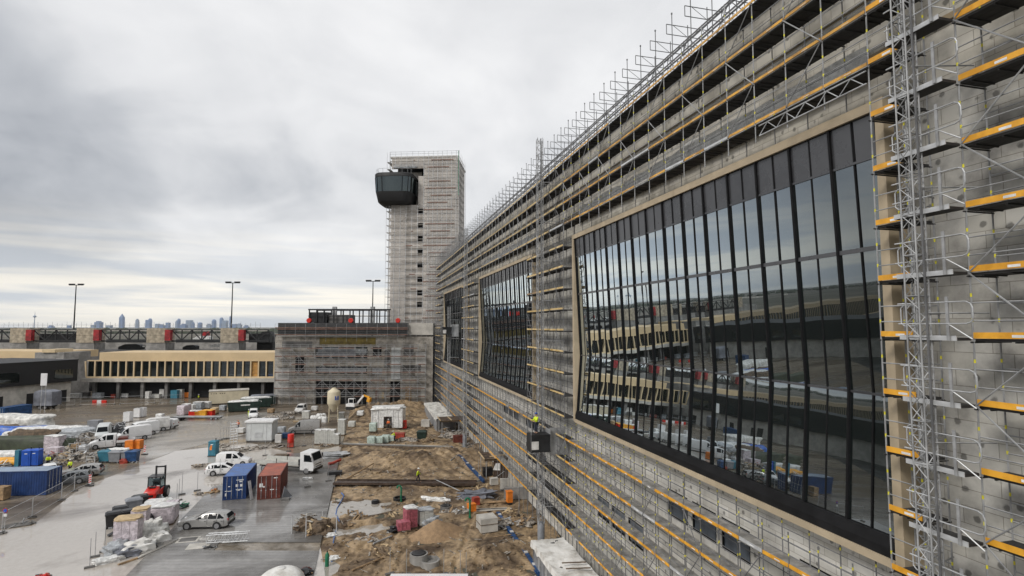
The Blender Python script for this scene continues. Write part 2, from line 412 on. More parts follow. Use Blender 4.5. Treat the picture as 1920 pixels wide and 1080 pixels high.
struct("ground", MB().quad((-20000, -3000, -0.12), (20000, -3000, -0.12), (20000, 24000, -0.12), (-20000, 24000, -0.12)), "ground_far")
SLAB_L, SLAB_R = -18.0, -3.8
def zone(name, pts, z, mat): return struct(name, MB().add([(x, y, z) for x, y in pts], [tuple(range(len(pts)))]), mat)
zone("added_dark_ground", [(-230, -60), (-30, -60), (-30, 18), (-78, 98), (-112, 150), (-230, 150)], -0.052, wet_mat("added_dark_ground", (0.020, 0.021, 0.022), (0.055, 0.056, 0.056), scale=0.08, r_lo=0.25, r_hi=0.6, bump=0.05))  # dark ground added out of view to darken the window reflections
zone("yard", [(-230, 20), (SLAB_R, 20), (SLAB_R, 141), (60, 141), (60, 210), (-230, 210)], -0.060, "yard")
# the wet concrete apron: a long polygon measured in plan
def pl(*pp): return [tuple(at(a, b)[:2]) for a, b in pp]
zone("wet_road", pl((-420, 1250), (640, 1250), (600, 1020), (640, 835), (560, 852), (470, 830), (330, 845), (262, 872), (150, 915), (60, 985), (-120, 1010)), -0.030, "wet_road")
for nm, pts in (("concrete_slab", pl((245, 1080), (150, 1230), (590, 1230), (611, 1020), (470, 1012), (400, 1020), (330, 1003))),):
    pass
sl = MB()
def slab(pts, z0=-0.05, z1=0.06): sl.prism([tuple(p) for p in pts], z0, z1)
slab([(SLAB_L, 20), (SLAB_R, 20), (SLAB_R, 52), (-12.7, 54.4), (SLAB_L, 55.8)])
slab([(SLAB_L, 55.8), (-12.7, 54.4), (-12.7, 56.3), (SLAB_R, 54), (SLAB_R, 92), (-12.0, 92), (-15.2, 84), (-15.2, 79), (SLAB_L, 75.5)])
struct("concrete_slab", sl, "slab")
zone("mud_strip", [(-12.7, 54.4), (SLAB_R, 52), (SLAB_R, 54), (-12.7, 56.3)], -0.004, "mud_strip")
zone("dry_apron", pl((330, 845), (470, 812), (520, 770), (330, 790), (355, 770), (200, 800), (262, 868)), -0.045, wet_mat("dry_apron", (0.22, 0.20, 0.175), (0.40, 0.375, 0.34), scale=0.12, r_lo=0.08, r_hi=0.4, fine=0.12, bump=0.08, cut=(0.36, 0.6), stretch=(0.6, 1.3, 1)))

mounds = [(at(770, 868), 7.5, 3.6, 0.9), (at(700, 862), 4.5, 3.0, 0.6), (at(845, 850), 4, 3, 0.5), (at(712, 778), 9, 6, 1.6), (at(760, 765), 7, 4, 1.1), (at(660, 1030), 3, 1.6, 0.35), (at(905, 1035), 3.5, 2, 0.3), (at(690, 985), 3, 1.2, 0.35), (at(860, 970), 2.5, 1.2, 0.3)]
basins = [(at(660, 950), 3.6, 2.2), (at(688, 990), 2.2, 1.1), (at(631, 997), 0.9, 1.0), (at(615, 1065), .8, 1.5)]
ruts = [(tuple(at(*a)[:2]), tuple(at(*b)[:2])) for a, b in (((700, 1110), (800, 935)), ((860, 1110), (905, 950)), ((640, 1050), (760, 960)), ((680, 905), (830, 850)), ((650, 880), (780, 842)), ((700, 838), (830, 790)), ((860, 1000), (640, 1035)))]
def dirt_h(x, y):
    h = 0.02 + 0.26 * noise.fractal(Vector((x * 0.22, y * 0.22, 3.0)), 0.9, 2.1, 5) + 0.05 * noise.noise(Vector((x * 1.7, y * 1.7, 1)))
    for c, a, b, k in mounds:
        d = ((x - c.x) / a) ** 2 + ((y - c.y) / b) ** 2
        if d < 6: h += 1.5 * k * math.exp(-d * 1.4) * (1 + 0.35 * noise.noise(Vector((x * 0.8, y * 0.8, 9))))
    h += 0.13 * math.sin((x * 0.8 + y * 0.25) * 5.2 + 2.5 * noise.noise(Vector((x * 0.2, y * 0.12, 4)))) * max(0, noise.noise(Vector((x * 0.18, y * 0.1, 6))) + 0.25)
    h += 0.12 * abs(noise.noise(Vector((x * 3.1, y * 3.1, 2))))
    for c, a, b in basins:
        d = ((x - c.x) / a) ** 2 + ((y - c.y) / b) ** 2 + 0.9 * noise.noise(Vector((x * 0.9, y * 0.9, 8)))
        if d < 1.6: h = h + (-0.16 - h) * min(1, max(0, (1.6 - d) / 0.9))
    for p_, q_ in ruts:
        ax, ay = q_[0] - p_[0], q_[1] - p_[1]; l2 = ax * ax + ay * ay; u = ((x - p_[0]) * ax + (y - p_[1]) * ay) / l2
        if -.02 < u < 1.02:
            dd = abs((x - p_[0]) * ay - (y - p_[1]) * ax) / sqrt(l2) + .35 * noise.noise(Vector((x * .25, y * .25, 7)))
            r_ = abs(dd - .85); h += (-.17 * math.exp(-(r_ / .2) ** 2) + .08 * math.exp(-((r_ - .38) / .16) ** 2)) * (.7 + .5 * noise.noise(Vector((x * .6, y * .6, 3))))
    e = min(1.0, (x - SLAB_R) / 1.5); h = h * max(0, e) + (-0.12) * (1 - max(0, e))
    return max(h, -0.35)
struct("dirt", MB().sheet(SLAB_R + 0.02, 17.7, 24, 141, 150, 760, dirt_h), "dirt", smooth=180)
def puddle(pts, z, seed):
    c = Vector((sum(p[0] for p in pts) / len(pts), sum(p[1] for p in pts) / len(pts))); out = []
    n = 40; P = [Vector(p) for p in pts]
    for i in range(n):
        t = i / n * len(P); k = int(t); a, b = P[k], P[(k + 1) % len(P)]; q = a.lerp(b, t - k)
        q = c + (q - c) * (0.9 + 0.35 * noise.noise(Vector((q.x * 0.9, q.y * 0.9, seed)))); out.append((q.x, q.y))
    zone("puddle", out, z, "water")
def hmax(pts): return sum(dirt_h(*p) for p in pts) / len(pts)
for k, pp in enumerate([((628, 962), (640, 940), (690, 936), (690, 946), (655, 952), (632, 965)), ((668, 990), (672, 984), (700, 983), (712, 990), (690, 996)), ((620, 1003), (626, 992), (642, 992), (638, 1003)), ((480, 1016), (482, 1011), (520, 1010), (520, 1016))]):
    pts = pl(*pp); puddle(pts, 0.0, k) if k == 3 else None
for c, a, b in basins:
    zone("puddle", [(max(SLAB_R + .05, c.x + 1.5 * a * cos(i * pi / 12)), c.y + 1.5 * b * sin(i * pi / 12)) for i in range(24)], -0.075 + 0.004 * basins.index((c, a, b)), "water")

# ------------------------------------------------------------ terminal building
def wall_mat(name, base, dark, dots=True):
    """insulation boards stuck to the wall: board joints, plug spots, smeared filler"""
    m = bpy.data.materials.new(name); m.use_nodes = True
    t = m.node_tree; b = t.nodes["Principled BSDF"]; L = t.links.new
    def N(k, **kw):
        n = t.nodes.new(k)
        for a, c in kw.items(): setattr(n, a, c)
        return n
    tcn = N("ShaderNodeTexCoord"); sp = N("ShaderNodeSeparateXYZ"); L(tcn.outputs["Object"], sp.inputs[0])
    ad = N("ShaderNodeMath", operation="ADD"); L(sp.outputs[0], ad.inputs[0]); L(sp.outputs[1], ad.inputs[1])
    cbn = N("ShaderNodeCombineXYZ"); L(ad.outputs[0], cbn.inputs[0]); L(sp.outputs[2], cbn.inputs[1])
    n1 = N("ShaderNodeTexNoise"); L(cbn.outputs[0], n1.inputs["Vector"]); n1.inputs["Scale"].default_value = 0.45; n1.inputs["Detail"].default_value = 8; n1.inputs["Roughness"].default_value = 0.62
    r1 = N("ShaderNodeValToRGB"); L(n1.outputs["Fac"], r1.inputs[0])
    r1.color_ramp.elements[0].position = 0.36; r1.color_ramp.elements[0].color = (*dark, 1)
    r1.color_ramp.elements[1].position = 0.58; r1.color_ramp.elements[1].color = (*base, 1)
    br = N("ShaderNodeTexBrick"); L(cbn.outputs[0], br.inputs["Vector"]); br.inputs["Scale"].default_value = 1
    br.inputs["Brick Width"].default_value = 1.1; br.inputs["Row Height"].default_value = 0.52; br.inputs["Mortar Size"].default_value = 0.012
    br.inputs["Color1"].default_value = (1, 1, 1, 1); br.inputs["Color2"].default_value = (0.84, 0.83, 0.80, 1); br.inputs["Mortar"].default_value = (0.52, 0.50, 0.47, 1)
    m1 = N("ShaderNodeVectorMath", operation="MULTIPLY"); L(r1.outputs[0], m1.inputs[0]); L(br.outputs["Color"], m1.inputs[1])
    # filler spots over the plugs: a loose grid of discs, some missing
    vo = N("ShaderNodeTexVoronoi"); L(cbn.outputs[0], vo.inputs["Vector"]); vo.inputs["Scale"].default_value = 1.75; vo.inputs["Randomness"].default_value = 0.55
    nd = N("ShaderNodeTexNoise"); L(cbn.outputs[0], nd.inputs["Vector"]); nd.inputs["Scale"].default_value = 7.0; nd.inputs["Detail"].default_value = 3
    da = N("ShaderNodeMath", operation="MULTIPLY_ADD"); L(nd.outputs["Fac"], da.inputs[0]); da.inputs[1].default_value = 0.22; L(vo.outputs["Distance"], da.inputs[2])
    dm = N("ShaderNodeMapRange"); L(da.outputs[0], dm.inputs[0])
    for i, v in zip((1, 2, 3, 4), (0.25, 0.33, 0.40 if dots else 0.8, 1.0)): dm.inputs[i].default_value = v
    n4 = N("ShaderNodeTexNoise"); L(cbn.outputs[0], n4.inputs["Vector"]); n4.inputs["Scale"].default_value = 0.30; n4.inputs["Detail"].default_value = 2
    mk2 = N("ShaderNodeMapRange"); L(n4.outputs["Fac"], mk2.inputs[0])
    for i, v in zip((1, 2, 3, 4), (0.28, 0.36, 0.25, 1.0)): mk2.inputs[i].default_value = v
    lm = N("ShaderNodeMix"); L(mk2.outputs[0], lm.inputs[0]); lm.inputs[2].default_value = 1.0; L(dm.outputs[0], lm.inputs[3])
    m2 = N("ShaderNodeVectorMath", operation="SCALE"); L(m1.outputs[0], m2.inputs[0]); L(lm.outputs[0], m2.inputs["Scale"])
    L(m2.outputs[0], b.inputs["Base Color"]); b.inputs["Roughness"].default_value = 0.85
    bp = N("ShaderNodeBump"); bp.inputs["Strength"].default_value = 0.35; bp.inputs["Distance"].default_value = 0.02
    L(br.outputs["Fac"], bp.inputs["Height"]); bp.invert = True; L(bp.outputs[0], b.inputs["Normal"])
    return m
M["board_wall"] = wall_mat("board_wall", (0.60, 0.585, 0.545), (0.27, 0.262, 0.248))
M["board_wall_light"] = wall_mat("board_wall_light", (0.70, 0.685, 0.645), (0.48, 0.47, 0.445))
M["board_wall_warm"] = wall_mat("board_wall_warm", (0.64, 0.61, 0.545), (0.36, 0.34, 0.30))

def coated_glass(name, tint=(0.83, 0.93, 0.99), lo=0.20, hi=0.86, wav=0.012):
    m = bpy.data.materials.new(name); m.use_nodes = True
    t = m.node_tree; L = t.links.new
    b = t.nodes["Principled BSDF"]; b.inputs["Base Color"].default_value = (0.008, 0.011, 0.010, 1); b.inputs["Roughness"].default_value = 0.1
    g = t.nodes.new("ShaderNodeBsdfGlossy"); g.inputs["Color"].default_value = (*tint, 1); g.inputs["Roughness"].default_value = 0.0
    lw = t.nodes.new("ShaderNodeLayerWeight"); lw.inputs["Blend"].default_value = 0.5
    mr = t.nodes.new("ShaderNodeMapRange"); L(lw.outputs["Facing"], mr.inputs[0])
    for i, v in zip((1, 2, 3, 4), (0.26, 0.62, lo, hi)): mr.inputs[i].default_value = v
    tcn = t.nodes.new("ShaderNodeTexCoord"); n = t.nodes.new("ShaderNodeTexNoise"); L(tcn.outputs["Object"], n.inputs["Vector"])
    n.inputs["Scale"].default_value = 0.5; n.inputs["Detail"].default_value = 1
    bp = t.nodes.new("ShaderNodeBump"); bp.inputs["Strength"].default_value = 0.3; bp.inputs["Distance"].default_value = wav
    L(n.outputs["Fac"], bp.inputs["Height"]); L(bp.outputs[0], g.inputs["Normal"])
    mx = t.nodes.new("ShaderNodeMixShader"); L(mr.outputs[0], mx.inputs[0]); L(b.outputs[0], mx.inputs[1]); L(g.outputs[0], mx.inputs[2])
    L(mx.outputs[0], t.nodes["Material Output"].inputs[0]); return m
M["coated_glass"] = coated_glass("coated_glass")
M["band_glass"] = coated_glass("band_glass", (0.45, 0.52, 0.60), 0.12, 0.5)
M["cab_glass"] = coated_glass("cab_glass", (0.42, 0.58, 0.64), 0.25, 0.7)

XW, XF, XO = 17.8, 17.0, 16.3          # wall, face of the window surrounds, outer scaffold plane
WIN = [(14.6, 44.5), (56.3, 86.2), (98.4, 128.3)]
ZT, ZB = HC + 7.93, HC - 7.88
Y0, Y1, ZTOP = -8.0, 138.0, HC + 14.75
BO = (XW, 60.0, 0.0)
tb = thing("terminal_building", "long concrete terminal under construction with three huge black framed windows behind scaffolding", "building", BO)
def tpart(mb, name, mat, parent=None, smooth=None, label=None): return shifted(mb, (-BO[0], -BO[1], -BO[2])).build(name, mat, parent or tb, smooth, label)
lw_, up_, pr_ = MB(), MB(), MB()
SW = [(HC - 11.3, HC - 9.75), (HC - 14.8, HC - 13.2)]       # two rows of small windows in the base
small = []
for a, b in WIN:
    n = 12
    for r_ in range(2):
        for k in range(n):
            if k % 4 == 3 or (k // 4 + r_) % 3 == 2: continue
            y = a - 2.0 + (b - a + 2.0) * k / n
            small.append((r_, y, y + 2.2))
# base wall with real openings: horizontal courses between the window rows, pieces between the openings
edges = [0.0, SW[1][0], SW[1][1], SW[0][0], SW[0][1], ZB]
for k in range(5):
    z0, z1 = edges[k], edges[k + 1]
    row = 1 if k == 1 else 0 if k == 3 else None
    if row is None: lw_.bx(XW, XW + 0.6, Y0, Y1, z0, z1); continue
    y = Y0
    for r_, a, b in sorted(s for s in small if s[0] == row):
        lw_.bx(XW, XW + 0.6, y, a, z0, z1); y = b
    lw_.bx(XW, XW + 0.6, y, Y1, z0, z1)
tpart(lw_, "base_wall", "board_wall_light")
cur = Y0
for a, b in WIN + [(Y1, 0)]:
    tpart(MB().bx(XW, XW + 0.6, cur, a, ZB, ZT), "wall", "board_wall"); cur = b
up_.bx(XW, XW + 0.6, Y0, Y1, ZT, HC + 9.75); up_.bx(XW - 0.06, XW + 0.6, Y0, Y1, HC + 9.95, HC + 12.0); up_.bx(XW - 0.12, XW + 0.6, Y0, Y1, HC + 12.12, ZTOP)
tpart(up_, "upper_wall", "board_wall_warm")
co = MB().bx(XW - 0.14, XW + 0.5, Y0, Y1, HC + 9.75, HC + 9.95).bx(XW - 0.03, XW + 0.5, Y0, Y1, HC + 12.0, HC + 12.12)
tpart(co, "cornice", "tan_dark")
tpart(MB().bx(XW - 0.25, XW + 22, Y0, Y1 + 0.2, ZTOP, ZTOP + 0.35), "roof", "concrete_dark")
tpart(MB().bx(XW + 0.6, XW + 22, Y1 - 0.8, Y1, 0, ZTOP), "end_wall", "concrete")
tpart(MB().bx(XW + 0.75, XW + 0.85, Y0, Y1 - 1, 0.1, ZTOP - 0.1), "interior_shade_sheet", "void_shade")  # near-black sheet painting the unlit interior behind the wall
for r_, a, b in small:
    z0, z1 = SW[r_]
    w = tpart(MB().bx(XW + 0.10, XW + 0.13, a, b, z0, z1), "window", "window_film")
    tpart(MB().bx(XW + 0.02, XW + 0.09, a, b, z0, z0 + 0.09).bx(XW + 0.02, XW + 0.09, a, b, z1 - 0.09, z1).bx(XW + 0.02, XW + 0.09, a, a + 0.09, z0 + 0.09, z1 - 0.09).bx(XW + 0.02, XW + 0.09, b - 0.09, b, z0 + 0.09, z1 - 0.09), "frame", "black_metal", w)
# the three great windows: glass bent inwards at a crease
zs = [ZT - 0.38, HC + 6.0, HC + 2.8, HC - 2.4, HC - 7.05]
gx = lambda z: (17.16 + (17.62 - 17.16) * (zs[0] - z) / (zs[0] - zs[3])) if z >= zs[3] else (17.62 - 0.34 * (zs[3] - z) / (zs[3] - zs[4]))
wl_ = ["huge black framed window nearest the camera with wide sky reflection", "second huge window past the hoist mast", "farthest huge window, nearly black"]
for wi, (a, b) in enumerate(WIN):
    fr = MB()
    fr.bx(XF, XW - 0.003, a, a + 0.33, ZB, ZT).bx(XF, XW - 0.003, b - 0.33, b, ZB, ZT).bx(XF + 0.003, XW - 0.003, a + 0.33, b - 0.33, ZT - 0.36, ZT).bx(XF - 0.05, XW - 0.003, a + 0.33, b - 0.33, ZB - 0.12, ZB + 0.14)
    w = tpart(fr, "window_surround", "tan", label=wl_[wi])
    ya, yb = a + 0.33, b - 0.33; n = 14; st = (yb - ya) / n
    gl, sp_, mu, th_, tr = MB(), MB(), MB(), MB(), MB()
    for k in range(2 * n):
        y0, y1 = ya + st * k / 2 + 0.02, ya + st * (k + 1) / 2 - 0.02
        jit = 0.010 * random.uniform(-1, 1)
        for z1, z0, dst in ((zs[0], zs[1], sp_), (zs[1], zs[2], gl), (zs[2], zs[3], gl), (zs[3], zs[4], gl)):
            j2 = jit + 0.004 * random.uniform(-1, 1)
            dst.quad((gx(z0) + j2, y1, z0 + 0.02), (gx(z0), y0, z0 + 0.02), (gx(z1), y0, z1 - 0.02), (gx(z1) + j2, y1, z1 - 0.02))
    for k in range(n + 1):
        y = ya + st * k; wd = 0.10
        if k in (0, n): y += 0.06 if k == 0 else -0.06
        for z1, z0 in ((zs[0], zs[3]), (zs[3], zs[4])):
            mu.add([(gx(z) - dx, y + s * wd / 2, z) for z in (z0, z1) for dx, s in ((-0.08, -1), (0.10, -1), (0.10, 1), (-0.08, 1))], [(0, 1, 5, 4), (1, 2, 6, 5), (2, 3, 7, 6), (3, 0, 4, 7), (3, 2, 1, 0), (4, 5, 6, 7)])
        if k < n:
            y += st / 2
            for z1, z0 in ((zs[0], zs[3]), (zs[3], zs[4])):
                th_.add([(gx(z) - dx, y + s * 0.03, z) for z in (z0, z1) for dx, s in ((-0.05, -1), (0.035, -1), (0.035, 1), (-0.05, 1))], [(0, 1, 5, 4), (1, 2, 6, 5), (2, 3, 7, 6), (3, 0, 4, 7), (3, 2, 1, 0), (4, 5, 6, 7)])
    for z, h in ((zs[1], 0.09), (zs[2], 0.16), (zs[3], 0.09)):
        tr.bx(gx(z) - 0.05, gx(z) + 0.05, ya, yb, z - h / 2, z + h / 2)
    tr.bx(gx(zs[0]) - 0.05, XW - 0.02, ya, yb, zs[0], zs[0] + 0.04)
    bl = MB().rings([[(XF + 0.06, y, ZB + 0.14), (XW - 0.05, y, ZB + 0.14), (XW - 0.05, y, zs[4] - 0.01), (gx(zs[4]) - 0.12, y, zs[4] - 0.01), (XF + 0.06, y, ZB + 0.45)] for y in (ya, yb)])
    tpart(gl, "glass", "coated_glass", w); tpart(sp_, "spandrel", "spandrel", w); tpart(mu, "mullion", "black_metal", w)
    tpart(th_, "glazing_bar", "black_metal", w); tpart(tr, "transom", "spandrel", w); tpart(bl, "sill", "black_sill", w)

# ------------------------------------------------------------ scaffolding
LV = lambda k: HC - 0.33 + 1.84 * k
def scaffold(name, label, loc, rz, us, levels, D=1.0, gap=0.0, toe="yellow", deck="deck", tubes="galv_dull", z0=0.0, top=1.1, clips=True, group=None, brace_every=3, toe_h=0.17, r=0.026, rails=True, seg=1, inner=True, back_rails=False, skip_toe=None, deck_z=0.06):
    """a run of tube scaffold in its own frame: u along, d in towards the wall (+y local), z up"""
    t = thing(name, label, "scaffold", loc, rz, group)
    zt = levels[-1] + top; zl0 = z0
    for u in us:
        for d in ((0, D) if inner else (0,)):
            zz, mi = [zl0], []
            if clips:
                for z in levels:
                    for dz in (0.52, 1.22):
                        if z + dz + 0.06 < zt: zz += [z + dz - 0.05, z + dz + 0.05]; mi += [0, 1]
            zz.append(zt); mi.append(0)
            s = MB().rings([[(u + r * cos(pi * i / 3), d + r * sin(pi * i / 3), h) for i in range(6)] for h in zz])
            o = s.build("standard", tubes, t)
            if clips:
                o.data.materials.append(M["yellow_clip"])
                for k_, v in enumerate(mi):
                    if v:
                        for i in range(6): o.data.polygons[k_ * 6 + i].material_index = 1
    for li, z in enumerate(levels):
        for k in range(0, len(us) - 1, seg):
            a, b = us[k], us[min(k + seg, len(us) - 1)]
            if b - a < 0.3: continue
            dk = MB(); nb = 3
            for q in range(nb):
                w = (D - 0.06) / nb; dk.bx(a + 0.02, b - 0.02, 0.03 + q * w + 0.006, 0.03 + (q + 1) * w - 0.006, z - deck_z, z)
            for uu in (a + 0.3, (a + b) / 2, b - 0.3): dk.bx(uu - 0.02, uu + 0.02, 0.05, D - 0.05, z - deck_z - 0.035, z - deck_z - 0.001)
            for uu in us[k:min(k + seg, len(us) - 1) + (1 if k + seg >= len(us) - 1 else 0)]: dk.tube((uu, -0.10, z - deck_z - r), (uu, D + 0.05, z - deck_z - r), r, 5)
            dk.build("deck", deck, t)
            if toe and not (skip_toe and skip_toe(li, k)):
                j0, j1 = random.uniform(0, .03), random.uniform(0, .03)
                tm = MB().beam((a + 0.03, -0.032, z + 0.005 + j0 + toe_h / 2), (b - 0.03, -0.032, z + 0.005 + j1 + toe_h / 2), 0.025, toe_h)
                odd = toe.startswith("yellow") and random.random() < 0.10
                o = tm.build("toe_board", random.choice(("galv_white", "timber", "deck_top")) if odd else toe, t)
                if clips:
                    MB().bx((a + b) / 2 - 0.02, (a + b) / 2 + 0.28, -0.049, -0.046, z + 0.05, z + toe_h - 0.05).build("sticker", "sticker", o)
        if rails:
            g = MB()
            for dz in (0.5, 1.0): g.tube((us[0], -0.0, z + dz), (us[-1], 0.0, z + dz), r * 0.8, 5)
            g.build("guard_rail", tubes, t)
        if back_rails:
            g = MB()
            for dz in (0.5, 1.0): g.tube((us[0], D, z + dz), (us[-1], D, z + dz), r * 0.8, 5)
            g.build("guard_rail", tubes, t)
    if brace_every:
        for k in range(0, len(us) - 1, brace_every):
            for li in range(len(levels) - 1):
                if (li + k) % 2 == 0:
                    MB().tube((us[k], -0.05, levels[li]), (us[k + 1], -0.05, levels[li + 1]), r * 0.9, 5).build("brace", tubes, t)
                else:
                    MB().tube((us[k + 1], -0.05, levels[li]), (us[k], -0.05, levels[li + 1]), r * 0.9, 5).build("brace", tubes, t)
    return t
# local u -> +Y, local d (+y) -> +X : a rotation of +90 deg turns +x to +Y and +y to -X, so the run is mirrored by walking u backwards
def yrun(a, b, bay=1.83):
    n = max(1, round((b - a) / bay)); return [(a + (b - a) * i / n) for i in range(n + 1)]
def facade_scaffold(name, label, ya, yb, levels, us=None, **k):
    # rotate by -90 deg: local +x -> -Y, local +y -> +X
    us = us or yrun(ya, yb)
    loc = (XO, us[-1], 0.0)
    return scaffold(name, label, loc, -pi / 2, sorted(us[-1] - u for u in us), levels, **k)
UPL = [LV(k) for k in (5, 6, 7, 8)]
LOL = [LV(k) for k in (-9, -8, -7, -6, -5)]
ALL = [LV(k) for k in range(-9, 9)]
PIERL = [LV(k) for k in range(-4, 5)]
near_us = [0.9, 2.73, 4.56, 6.4, 8.2, 10.1, 12.2, 13.45, 14.55]
facade_scaffold("facade_scaffold", "tall scaffold on the speckled wall at the right edge, beside the lattice mast", 0, 0, ALL, us=[3.6, 5.8, 7.7, 9.6, 11.6], group="scaffold runs along the terminal facade", deck_z=0.07, back_rails=True)
facade_scaffold("facade_scaffold", "narrow scaffold column between the lattice mast and the nearest huge window", 0, 0, ALL, us=[13.3, 14.45], group="scaffold runs along the terminal facade", deck_z=0.07, back_rails=True, brace_every=0)
for i, (a, b) in enumerate(WIN):
    nm = ["nearest", "second", "farthest"][i]
    up = facade_scaffold("facade_scaffold", f"four long scaffold decks above the {nm} huge window", a - 0.15, b + 0.1, UPL, z0=HC + 8.05, group="scaffold runs along the terminal facade", clips=(i == 0), back_rails=(i == 0), brace_every=2, toe="yellow_worn" if i == 0 else "yellow_pale", toe_h=0.115)
    # lattice girder that carries the bridge over the window
    for k in range(0, 1):
        g = MB(); L_ = b - a + 0.2
        za, zb2 = LV(5) - 0.12, LV(5) - 0.75
        g.tube((0, -0.06, za), (L_, -0.06, za), 0.026, 5).tube((0, -0.06, zb2), (min(6.0, L_), -0.06, zb2), 0.026, 5) if False else None
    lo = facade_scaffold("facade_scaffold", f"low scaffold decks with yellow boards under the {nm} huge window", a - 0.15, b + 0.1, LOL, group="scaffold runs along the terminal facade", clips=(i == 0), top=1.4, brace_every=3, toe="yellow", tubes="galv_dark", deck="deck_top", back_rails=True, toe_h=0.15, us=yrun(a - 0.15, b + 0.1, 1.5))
piers = [(44.75, 56.05, "between the nearest and second huge windows"), (86.45, 98.15, "between the second and farthest huge windows"), (128.55, 137.9, "at the far end of the terminal facade")]
for i, (a, b, w) in enumerate(piers):
    facade_scaffold("facade_scaffold", f"scaffold stack with short yellow boards {w}", a, b, ALL, group="scaffold runs along the terminal facade", clips=False, seg=2, tubes="galv_dark", toe="yellow_pale", brace_every=1, back_rails=True, toe_h=0.15)
# girders under the bridging deck beside the near mast, and plastic film hung on the wall there
gd = thing("lattice_girder", "aluminium lattice girder under the scaffold deck at the top right of the nearest window", "girder", (XO - 0.06, 14.5, 0))
g = MB(); zz0, zz1 = LV(5) - 0.18, LV(5) - 0.62
g.tube((0, 0, zz0), (0, 5.3, zz0), 0.026, 6); g.tube((0, 0, zz1), (0, 5.3, zz1), 0.026, 6); g.build("chord", "galv", gd)
g = MB()
for k in range(10): g.tube((0, 0.1 + k * 0.52, zz0 if k % 2 else zz1), (0, 0.62 + k * 0.52, zz1 if k % 2 else zz0), 0.018, 5)
g.build("web", "galv", gd)
for i, (a, b) in enumerate(WIN):
    f = MB(); n = 60
    f.sheet(a + 1, b - 0.2, 0, 1.0, n, 3, lambda u, v: 0)
    f.v = [(XW - 0.25 - 0.05 * noise.noise(Vector((u * 0.9, v * 2, i))), u, LV(5) + 0.15 + v * (1.35 + 0.3 * noise.noise(Vector((u * 0.35, 5, i))))) for (u, v, z) in f.v]
    single("plastic_film", f, "wrap_white", f"white plastic film hung along the deck above the {['nearest','second','farthest'][i]} huge window", "plastic film", group="plastic films above the windows", smooth=180)

# frames standing along the roof edge
rf = thing("roof_edge_scaffold", "long row of lattice guard frames standing on the roof edge against the sky", "scaffold", (XO, 10.0, 0))
ys = [10.0 + 1.85 * k for k in range(69)]
for y in ys:
    f = MB(); u = y - 10.0; z = LV(8)
    za, zb2 = z + 2.05, z + 2.62
    f.tube((-0.35, u, za), (2.7, u, za), 0.024, 5).tube((-0.35, u, zb2), (2.7, u, zb2), 0.024, 5).tube((-0.35, u, za), (-0.35, u, zb2), 0.024, 5)
    for k in range(3): f.tube((0.05 + k * 0.9, u, za if k % 2 else zb2), (0.95 + k * 0.9, u, zb2 if k % 2 else za), 0.018, 4)
    for x_, h in ((0.0, 3.25), (1.0, 2.75), (1.9, 2.9), (2.6, 2.7)): f.tube((x_, u, z), (x_, u, z + h), 0.026, 5)
    f.tube((0.0, u, z + 3.25), (0.0, u, z + 3.33), 0.05, 5)
    f.build("guard_frame", "galv_dark", rf)
for x_, dz in ((0.0, 0.55), (0.0, 1.05), (1.0, 1.3), (1.0, 1.85), (2.6, 1.3), (2.6, 1.9), (1.9, 2.05), (1.9, 2.62)):
    MB().tube((x_, 0, LV(8) + dz), (x_, ys[-1] - 10, LV(8) + dz), 0.028, 5).build("guard_rail", "galv_dark", rf)
for k in range(0, 68): MB().tube((1.0, ys[k + k % 2] - 10, LV(8)), (1.0, ys[k + 1 - k % 2] - 10, LV(8) + 2), 0.026, 5).build("brace", "galv_dark", rf)

# ------------------------------------------------------------ lattice masts
def mast(label, x, y, z0, z1, s=0.42, r=0.03, step=0.4, ties=True, foot=True, col="galv"):
    t = thing("hoist_mast", label, "hoist mast", (x, y, 0), 0, "lattice hoist masts at the facade")
    n = max(1, round((z1 - z0) / step)); h = s / 2
    c = MB()
    for sx, sy in ((-1, -1), (1, -1), (1, 1), (-1, 1)): c.tube((sx*h, sy*h, z0), (sx*h, sy*h, z1), r, 6)
    c.build("chord", col, t)
    w = MB()
    for k in range(n):
        a, b = z0 + k * step, z0 + (k + 1) * step
        for (p, q) in (((-h, -h), (h, -h)), ((h, -h), (h, h)), ((h, h), (-h, h)), ((-h, h), (-h, -h))):
            p1, q1 = (p, q) if k % 2 else (q, p)
            w.tube((*p1, a), (*q1, b), r * 0.62, 4, cap=False)
            if k % 3 == 0: w.tube((*p, a), (*q, a), r * 0.8, 4, cap=False)
    w.build("lacing", col, t)
    rk = MB().bx(-0.025, 0.025, -h - 0.08, -h - 0.03, z0, z1); rk.build("rack", "galv_dark", t)
    if ties:
        for k, z in enumerate([z0 + 1.5 + 3.68 * i for i in range(int((z1 - z0 - 2) / 3.68) + 1)]):
            if z > ZTOP: break
            MB().tube((0, -h, z), (XO - x + 1.0, -h - 0.5, z), 0.024, 5).tube((0, h, z), (XO - x + 1.0, h + 0.5, z), 0.024, 5).build("wall_tie", col, t)
    if foot: MB().lathe([(0.32, 0.0), (0.32, 2.0), (0.28, 2.05)], 16, (0, 0, 0)).build("pillar", "pvc_grey", t, smooth=40)
    return t
mast("heavy lattice hoist mast close to the camera, right of the nearest window", 15.55, 12.55, 0, HC + 18, s=0.40, r=0.026, foot=False, col="galv_dull")
m2 = mast("slim lattice hoist mast rising above the roof line, with a lift cage low down", 15.3, 48.3, 2.0, HC + 17.6, s=0.50, r=0.032, col="galv_dull")
mast("distant lattice hoist mast before the gap left of the second window", 15.4, 89.2, 1.0, HC + 16.2, s=0.5, r=0.032, col="galv_dull")
mast("thin lattice mast in front of the farthest window", 15.4, 108.0, 1.0, HC + 4.0, s=0.45, r=0.03, foot=False, col="galv_dull")
